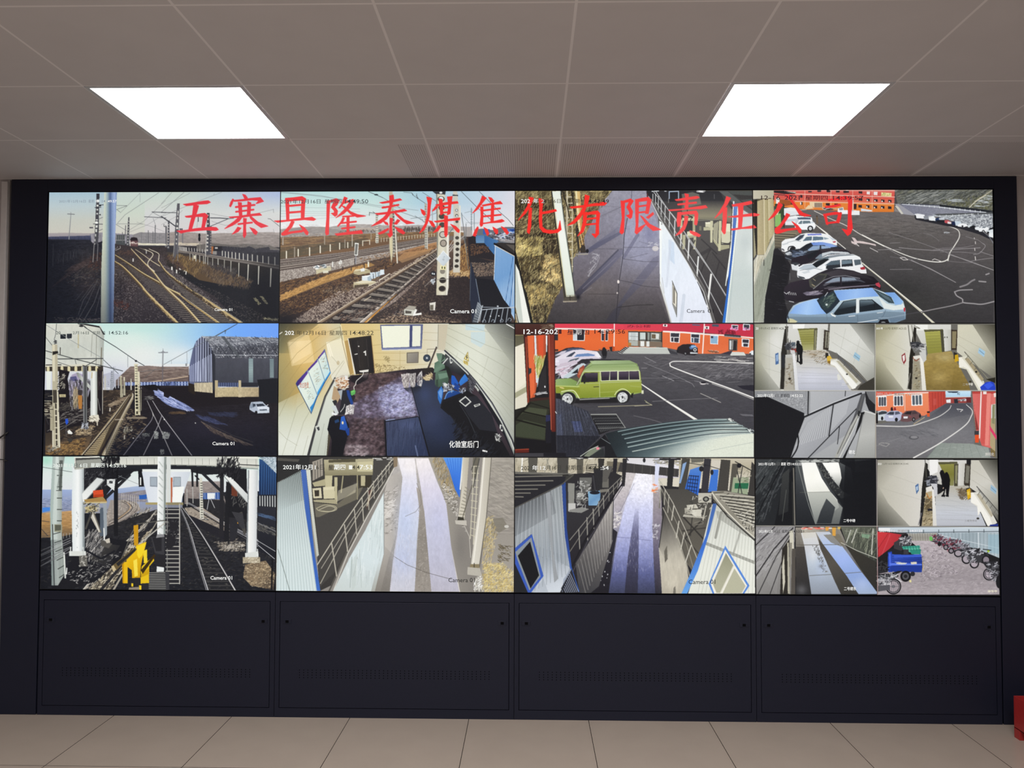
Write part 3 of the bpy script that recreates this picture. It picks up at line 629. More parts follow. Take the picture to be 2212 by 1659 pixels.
DISPLAYS.append((0, 0, """
V 80 400 5.53
# sky
V 104 406 4.372
P 38363a 0,400 2230,400 2230,1300 0,1300
V 80 400 5.53
G a9c4d2/bccbcf/c6c9c0/cbc8bd 0,75 0,580 100,60 860,60 860,640 100,640
G c9d8d2/ccd6c9/d2d0c6 0,75 0,560 850,60 1560,60 1560,640 850,640
V 350 400 5.53
G c6d3cb/bcc9d4/aebedd 250,0 1420,0 60,60 1430,60 1430,440 60,440
G d6dad2:0/d3d6d4/d4d0d0 0,120 0,540 -200,60 1430,60 1430,700 -200,700
# hills
P 9a928f 0,575 150,555 330,560 560,580 700,572 900,570 1050,560 1250,562 1430,565 1430,740 0,720
G a39a95:.9/8c837f:.9 0,560 0,720 0,575 150,555 330,560 560,580 700,572 900,570 1050,560 1250,562 1430,565 1430,740 0,720
C 6d6663:.5 5 600,640 800,610 1000,605 1200,585
C 6d6663:.5 5 650,660 900,640 1150,600 1400,600
C 6d6663:.45 6 900,680 1100,650 1300,620 1420,640
C b5aaa4:.5 5 500,620 700,600 900,590 1050,585
N .1 40,14 0,555 1430,555 1430,740 0,740
P c9bda9 0,690 60,695 200,690 210,680 245,680 250,692 420,690 500,705 420,720 0,712
H d8d2c6/b7aea8/8a8480 30 22,0,10,5 0,690 520,690 520,716 0,716
P 6b6663 420,712 600,690 850,715 1000,700 1280,715 1430,770 1430,800 420,790
P 3b3a41 560,750 700,725 850,735 1000,745 1050,725 1120,760 1280,735 1300,770 1430,775 1430,960 560,860
H 4a4850/2d2d35/615e60 120 26,80,30,4 640,740 1000,725 1290,770 1430,790 1430,920 800,830
H a09a98:.6 25 30,0,6,4 900,690 1280,715 1280,750 900,740
P 8f8b88:.5 1290,765 1430,772 1430,778 1290,772
# right ground: dark embankment
G 4d4540/33302f/25262b 0,760 0,1150 -260,790 150,800 520,850 880,900 1430,985 1430,1660 -260,1660
P 5a4a3a 40,850 190,830 330,850 480,900 620,950 720,960 900,1060 1080,1150 1000,1220 700,1180 450,1130 250,1000
H 8a7048/6c5840/4a3f38/9a8058 420 34,80,35,4 60,840 200,820 360,870 520,920 520,1020 400,1090 180,960
H 6c5c4c/453c3a/38343a/7a6a58 700 40,75,40,4 430,1010 560,930 800,1010 1100,1150 1020,1240 700,1190
H 3a373a/4c4646/2a2a30/5e5a55 500 28,80,40,4 520,900 900,1000 900,1100 560,960
H 25272d/2e2e33/1e2026 260 40,60,60,5 880,1000 1430,1010 1430,1640 1100,1640 800,1300
B 1e2028:.7 1250,1300 220,260
# track far right
G 6e6660/57514e 0,800 0,960 200,770 420,800 700,850 1000,895 1430,960 1430,1010 1000,935 700,885 420,830 200,795
L a59f98:.8 6 200,775 450,810 700,850 1000,895 1430,962
L 8a837e:.8 8 200,795 450,830 700,878 1000,925 1430,995
L 2c2a2c:.7 8 300,815 700,895 1000,945 1430,1025
# fence posts behind & front
Q c6c2bd 7 8 1 0 265,740 520,770 268,775 522,805
Q b9b4ae 6 10 1 0 210,730 300,745 212,770 302,790
L d9d6cc 9 727,785 727,840
L d9d6cc 9 763,792 763,858
L d9d6cc 9 800,796 800,865
L d9d6cc 9 843,800 843,872
L d9d6cc 9 884,806 884,880
L d9d6cc 9 930,812 930,885
L d9d6cc 9 977,818 977,890
L d9d6cc 10 1030,825 1030,898
L d9d6cc 10 1085,830 1085,905
L d9d6cc 10 1145,840 1145,915
L d9d6cc 10 1210,845 1210,925
L d9d6cc 10 1278,855 1278,940
L d9d6cc 11 1353,862 1353,952
L 8d8984:.8 4 560,835 800,880 1000,915 1430,1000
L b5b0a4 7 340,815 340,890
L b5b0a4 8 375,820 375,895
L c4bfb2 10 412,830 412,905
L b5b0a4 9 457,838 457,915
L b5b0a4 9 503,848 503,935
L a9a69c 9 553,860 553,945
L a9a69c 8 612,870 612,955
L b5b2a8 10 676,880 676,945
L a9a69c:.9 11-7 752,890 750,985
L b5b2a8:.9 12-7 830,908 827,1030
L c5c2b6:.9 13-7 925,930 922,1090
L d2cfc2 14-8 1037,950 1030,1135
L dcd9cc 16-9 1162,970 1156,1180
L e6e3d6 18-10 1308,998 1300,1210
P d8d2b8 385,835 408,838 405,880 384,876
# small relay house
P 2b2a30 605,725 725,728 725,785 605,785
P b8b4b0 640,738 672,738 672,760 640,760
P a5663f 590,730 622,730 615,820 585,820
P 8d8a86 610,785 660,785 660,828 610,825
# signal
L 8d8880 8 460,660 460,795
E 1e2026 453,597 13,22
E 1e2026 453,640 14,30
# lattice poles
P 5b5a60 188,218 220,218 205,560 195,800 150,900 160,560
L 8b8a88 9 163,600 135,935
L 77767a 8 200,600 195,905
H d9d8d0 1 1,0,0,1 190,230 200,230 200,240
L d5d6cf 14 199,310 199,330
L d5d6cf 12 196,345 196,358
L d5d6cf 12 194,385 194,400
L d5d6cf 16 190,455 190,470
E d8d8d0 188,512 14,12
L c9c7c0 12 182,580 182,592
L c9c7c0 12 180,640 180,650
L c9c7c0 12 179,690 179,700
P 4b4b52 543,330 574,330 580,560 583,830 533,830 540,560
L b8b4ae 9 540,560 522,935
E d5d3cc 556,358 8,8
E d5d3cc 555,405 8,10
E d5d3cc 555,460 8,10
E cfcac2 553,600 10,10
E cfcac2 551,640 11,12
E cfcac2 549,685 11,12
E bfb9b0 548,730 11,12
E bfb9b0 547,775 11,12
P 5b585c 580,490 596,490 596,825 580,825
Q b8b2ac 6 9 1 -.2 581,520 581,800 595,520 595,800
P 55555c 78,422 97,422 95,760 70,760
Q c9c6be 8 8 1 -.2 78,470 72,740 92,470 90,740
P 6a6a6e 48,490 66,490 62,790 40,790
P 26272c 28,462 34,462 34,488 62,492 60,498 28,494
P 77757a 246,540 262,540 260,690 246,690
P 5a5a60 217,515 254,515 254,535 217,535
# catenary
L 5a5c60 9 0,325 185,328
L 3d3f46 12 0,372 100,440 165,488
L 6a6c70:.7 4 125,85 0,220
L 6a6c70:.7 5 270,85 0,320
L 6a6c70:.6 4 340,95 0,270
L 6a6c70:.6 4 720,85 430,195 200,290 0,375
L 6a6c70:.6 4 630,100 625,118
L 6a6c70:.5 4 250,300 180,370 0,470
L 3d4048 10 585,390 700,392 800,400
L 55585e 8 585,490 800,400 860,395
L 6a6c70:.6 4 590,340 800,380 1000,370 1340,290
L 6a6c70:.6 4 440,380 440,430
L 3d4048 10 440,385 440,432
L 77797c:.7 4 430,430 425,500
L 6a6c70:.6 4 600,430 760,480 900,470
L 55585c 5 1270,400 1300,405 1405,490
L 6a6c70:.7 4 1335,290 1337,330
L 77797c:.6 4 1335,525 1345,570
# left dark side
V 80 400 5.53
G b0a8a6/9a949a 0,545 0,620 120,568 400,565 640,572 800,560 800,660 120,640
P 8f8c94 640,580 790,560 1200,590 1200,700 640,690
N .12 14,40 640,580 790,560 1200,590 1200,700 640,690
G 4c5068/3a3e54 0,600 0,650 120,612 650,598 655,690 120,645
N .12 9,60 120,612 650,598 655,690 120,645
G 2a2b33/24252c/1d2029 0,650 0,1600 110,640 640,650 680,700 800,660 1000,720 960,900 800,1000 780,1660 100,1660
B 433a38:.7 640,950 160,160
B 3a3438:.6 620,1200 160,140
P 44393a:.5 420,990 560,900 660,840 660,930 560,970 300,1140 150,1240
P 4b403f:.6 420,960 580,900 600,950 500,1010 330,1030
N .25 30,8 110,660 800,660 790,1660 100,1660
H 3a3a40/2e3036 200 30,85,10,5 190,780 660,760 660,860 190,920
L 6a6a6e:.5 8 200,700 195,960
L 5a5a60:.5 6 262,810 258,930
L 5a5a60:.5 6 322,810 320,930
L 5a5a60:.5 6 370,800 366,890
L 5a5a60:.5 6 408,790 402,880
L 5a5a60:.5 6 442,790 442,860
L 5a5a60:.4 6 475,785 475,860
L 6a6260:.5 6 440,1080 600,950 660,900
H 5a4038/3c3030/2c282c 200 30,60,60,5 660,820 780,800 780,1010 600,1000
H 453a38/2c2a2e/33333a/5a5552 320 20,20,40,5 330,1080 700,940 780,1000 780,1200 400,1200
C 55504e:.7 10 470,1105 520,1090 570,1105
L 6e6e70:.5 6 735,1120 610,1400 490,1620
L 6e6e70:.6 7 765,1180 690,1400 560,1620
L 6e6e70:.5 6 700,1180 560,1370 500,1540
L 6a6a6c:.5 6 762,1310 700,1540
L 6a6a6c:.4 6 690,1150 520,1380
L 5a5a5e:.5 5 470,1370 560,1260
H 6a6462/4a4448/3a383e 140 24,0,30,5 200,1570 760,1590 760,1640 200,1640
# pole pylon left
P 4a4a50 720,98 755,98 750,160 745,560 735,700 690,700 700,500 710,280 715,165
P 3a3a42 716,98 755,98 755,160 718,160
L a9a7a5:.8 8 690,700 675,915
L 8a888a:.8 8 735,700 725,900
E e9ece6 735,185 16,16
E e2e4de 730,242 12,12
E d8dad4 728,290 10,10
E d8dad4 726,338 10,10
E d8dad4 722,412 12,8
E f0f2ec 719,445 18,16
P d8dad4 708,478 732,478 730,505 706,505
P d2d4ce 706,520 726,520 724,558 704,558
P c2c4be 702,580 714,580 712,610 698,610
P c2c4be 696,640 706,640 704,668 694,668
P b2b2ae 694,690 702,690 700,705 692,705
L 33343a 8 700,265 770,262
L 33343a 8 770,235 800,232
E 22242a 762,240 12,12
E 22242a 760,350 10,8
L 55565a 8 680,460 790,463
L 55565a 5 750,400 790,382
L 55565a 5 750,540 790,522
P 5a5860 632,495 678,495 678,512 632,512
# T pole far left
L 8a8c90 12-7 388,640 412,340
L 6a6c70 8 372,340 455,345
L 77797c 4 412,320 412,345
# catenary centre
L 5a5c60:.8 5 960,240 1080,242
L 5a5c60:.8 5 960,288 1080,245
L 5a5c60:.8 5 960,290 1000,318
L 6a6c70:.6 4 1236,95 1000,330
L 6a6c70:.7 5 1460,90 1060,350 970,450
L 6a6c70:.5 4 1238,95 1238,200
L 6a6c70:.6 4 1545,180 1280,430 1100,540
L 4a4c52 8 1380,318 1548,325
L 4a4c52 7 1290,375 1548,390
L 6a6c70:.7 5 960,460 1270,462
L 5a5c60:.7 5 950,465 1090,550
L 5a5c60:.7 5 1380,318 1548,410
L 5a5c60:.7 4 1395,395 1428,490
L 6a6c70:.5 4 1548,330 1330,470 1110,560
L 6a6c70:.5 4 1200,440 1400,500 1540,560
L 6a6c70:.5 4 1350,375 1420,385
# background structures centre
P 8d8a8c 1150,590 1240,560 1548,570 1548,720 1150,720
N .1 30,10 1150,590 1240,560 1548,570 1548,720 1150,720
P 4a4e50 955,590 1060,590 1060,740 945,740
Q 8a8c8c 6 4 1 0 960,600 1055,600 960,650 1055,650
L b2b0b0 5 950,655 1060,655
P 55565a 1097,380 1112,380 1110,560 1104,790 1065,790 1085,560
Q c9c8c2 8 10 1 -.25 1098,430 1075,770 1110,430 1096,770
L 66666a 10 1066,480 1062,600
L 66666a 8 1028,560 1028,680
L 66666a 8 1336,540 1336,700
L 66666a 8 1392,555 1392,710
L 66666a 10 1420,480 1415,710
L 77777a 7 1255,565 1255,680
L 77777a 6 1312,580 1312,680
L 77777a 6 1470,590 1470,650
L 66666a 8 1545,480 1545,720
P d9d3bd 1215,690 1548,700 1548,718 1215,712
H ece6d2 20 30,0,5,6 1215,690 1548,700 1548,716 1215,710
# train
P 3a3236 1118,650 1135,622 1165,618 1200,625 1215,660 1215,760 1118,750
G 5a4248/7a5c5c/4a3438 0,660 0,740 1118,655 1212,655 1212,745 1120,745
P 2a2428 1130,625 1205,628 1208,660 1125,660
C e0cfc8:.9 8 1120,690 1160,675 1180,695 1210,688
B f5ece0:.9 1150,688 20,8
L e8e2d6 8 1118,660 1118,745
# ballast centre
G 3c3638/4a4240/3a3438/2a282e 0,730 0,1600 940,700 1240,740 1560,740 1560,1660 920,1660 930,900
N .3 7,5 940,740 1560,740 1560,1660 920,1660
V 350 400 5.53
G 4a4244/3e393c/2c2a30 0,860 0,1640 -200,830 0,830 60,950 340,1150 640,1330 930,1640 -200,1640
N .35 7,5 -200,850 60,860 400,1130 930,1640 -200,1640
H 8a8280/6a6266/a39c96/2a282e 900 9,20,40,4 0,960 60,960 380,1180 980,1640 880,1640 500,1360 330,1230 60,1060
H 5e4a40/3a3032/4c4040 200 20,50,50,5 20,830 130,850 300,1000 200,1020
H 55504e/6a6462/3a363a 400 9,20,40,5 400,1150 1000,1640 1400,1640 700,1280
V 80 400 5.53
H 6e6668/8a8280/47424a/2a282e 1500 9,20,40,5 930,930 1200,1200 1560,1560 1560,1650 920,1650
H 5e3a34/3a2c2e 200 24,30,50,6 930,1350 1350,1500 1350,1560 930,1450
B 1b1a22:.5 1000,1250 90,180
P 3a3436:.8 1010,760 1100,790 1090,830 1000,850
H 5a4840/3c3234 150 18,40,50,5 1000,780 1180,780 1160,840 960,820
L e9e9e4 12 1155,878 1155,905
L d9d9d4 8 1313,770 1313,812
C d5d3cc:.8 5 945,775 1000,750 1000,725
C c5c3bc:.7 4 940,760 970,740 965,728
# tracks
V 104 406 4.372
G 4a4446/3f3a3e/302d33 0,780 0,1270 1000,720 1060,690 1130,800 1500,1070 1810,1280 700,1280 820,1000 900,900
N .3 6,4 640,640 1060,640 1130,800 1500,1070 1810,1280 680,1280 640,900
H 6a6264/8a8280/3a3438/232126 700 8,20,40,3 660,760 780,860 1220,1270 640,1270
H 5e5656/2a2629/746a68 600 9,10,30,4 760,720 1130,930 1600,1270 1250,1270 900,920
H 5e5656/2a2629/8a8076 500 9,10,30,4 1130,800 1500,1070 1790,1270 1650,1270 1180,950
H 5a4a44/463c3e 120 14,30,50,4 860,680 960,720 1100,900 1000,860
Q 857d76:.8 3-7 40 1.25 -.08 700,700 1290,1270 790,720 1560,1250
Q 1c1a1e:.7 3-6 40 1.25 -.08 700,705 1290,1277 790,725 1560,1257
Q 8d857c:.8 4-7 34 1.15 -.1 1080,770 1480,1270 1140,790 1780,1270
Q 1f1c20:.7 3-6 34 1.15 -.1 1080,776 1480,1277 1140,796 1780,1277
C 5c4c3a 8-22 636,698 720,758 870,915 960,1025 1230,1290
C c4ac78 5-16 636,690 722,748 872,902 962,1010 1235,1280
C e0d2a8:.6 2-5 636,686 722,743 875,896 966,1003 1242,1275
C 5a4a38 8-18 640,638 760,715 900,812 1050,900 1140,962 1240,1010
C c9b686 5-13 640,630 760,705 900,800 1050,885 1140,945 1250,1000
C a98f60 8-14 1240,1000 1330,1075 1440,1150 1620,1280
C d9cba4 3-5 1200,975 1300,1040 1420,1125 1630,1275
C 6a5a48 6-18 790,580 900,698 1000,800 1110,945 1290,1120 1440,1280
C cdb98c 5-15 790,572 900,690 1000,790 1110,930 1290,1102 1450,1280
C efe6cc:.5 2-5 790,570 902,686 1003,785 1114,924 1296,1096
C cfc1a0 4-7 830,578 900,625 980,685 1060,735
C 8f8676:.8 6 905,575 980,605 992,640 975,668 950,700
C ddd3bb 5-8 920,578 990,612 992,640 960,680 946,715 965,750 1010,785
C ddd3bb 5-9 960,575 1045,615 1052,650 1050,690 1080,745 1130,795
C 4d4034 10-26 1050,700 1130,808 1300,942 1480,1062 1640,1172 1830,1295
C bfa878 6-18 1052,690 1130,795 1300,925 1482,1043 1645,1152 1835,1280
C e2d6b2:.6 2-5 1056,690 1134,790 1305,918 1488,1035 1650,1142 1840,1268
C b0a692:.8 3 870,565 940,590 985,605
P 3a3638:.7 1010,790 1100,780 1110,800 1020,805
H c9b58c:.8 60 16,-40,15,5 900,930 1010,1040 1230,1260 1180,1260 880,940
H c9b58c:.8 40 14,-40,15,5 1400,985 1500,1060 1800,1260 1740,1260 1480,1080
H 2a2628:.8 60 16,-60,15,5 1190,830 1400,980 1480,1040 1460,1050 1180,850
V 80 400 5.53
# big pole
G d5decb/c3cfc4/93a8b4/5a6c94/8aa0c6/a3b6dc/7b8fb8 800,0 962,0 812,80 962,80 955,250 935,800 920,1640 768,1640 775,1000 790,600 805,300
G e8e4c8:.35/e8e4c8:0 790,0 830,0 812,80 850,80 820,1640 768,1640
G 000:0/000:.05/0a1020:.22/0a1020:.5 0,80 0,1640 812,80 962,80 955,250 935,800 920,1640 768,1640 775,1000
N .03 6,6 812,80 962,80 920,1640 768,1640
V 350 400 5.53
H d8d4c6/9a948c 8 12,30,40,6 110,980 230,990 310,1040 180,1060
L efece4 16 125,978 125,1005
L e6e4dc 14 182,1015 182,1045
L e0ded6 12 217,995 222,1005
L e0ded6 12 296,1030 292,1060
H 8a8468/6a6654/aaa488 60 16,-40,40,6 1095,1345 1125,1345 1185,1410 1160,1430
H 8a8468/6a6654/aaa488 60 16,-40,40,6 1180,1330 1215,1330 1275,1420 1250,1420
H 8a8468/6a6654/aaa488 70 16,-10,40,6 1220,1575 1390,1600 1390,1620 1225,1600
H c9c2a0 20 14,0,30,5 1220,1575 1400,1590 1400,1620 1220,1600
G 000:0/14161e:.55 1000,0 1430,0 1000,800 1430,800 1430,1660 1000,1660
V 80 400 5.53
G 10131c:.6/10131c:0 110,0 560,0 100,650 700,650 700,1660 100,1660
T 8c98a4 272,172 590,208 2021年12月16日
T 8c98a4 622,170 690,208 星期
T e8ecee 708,172 750,206 四
T 8c98a4 782,174 824,204 14
T f4f4f4 845,174 958,204 :49:57
V 350 400 5.53
T f4f4f0 634,1466 846,1500 Camera 01
""", 'wall display showing a rail junction behind a thick grey pole'))
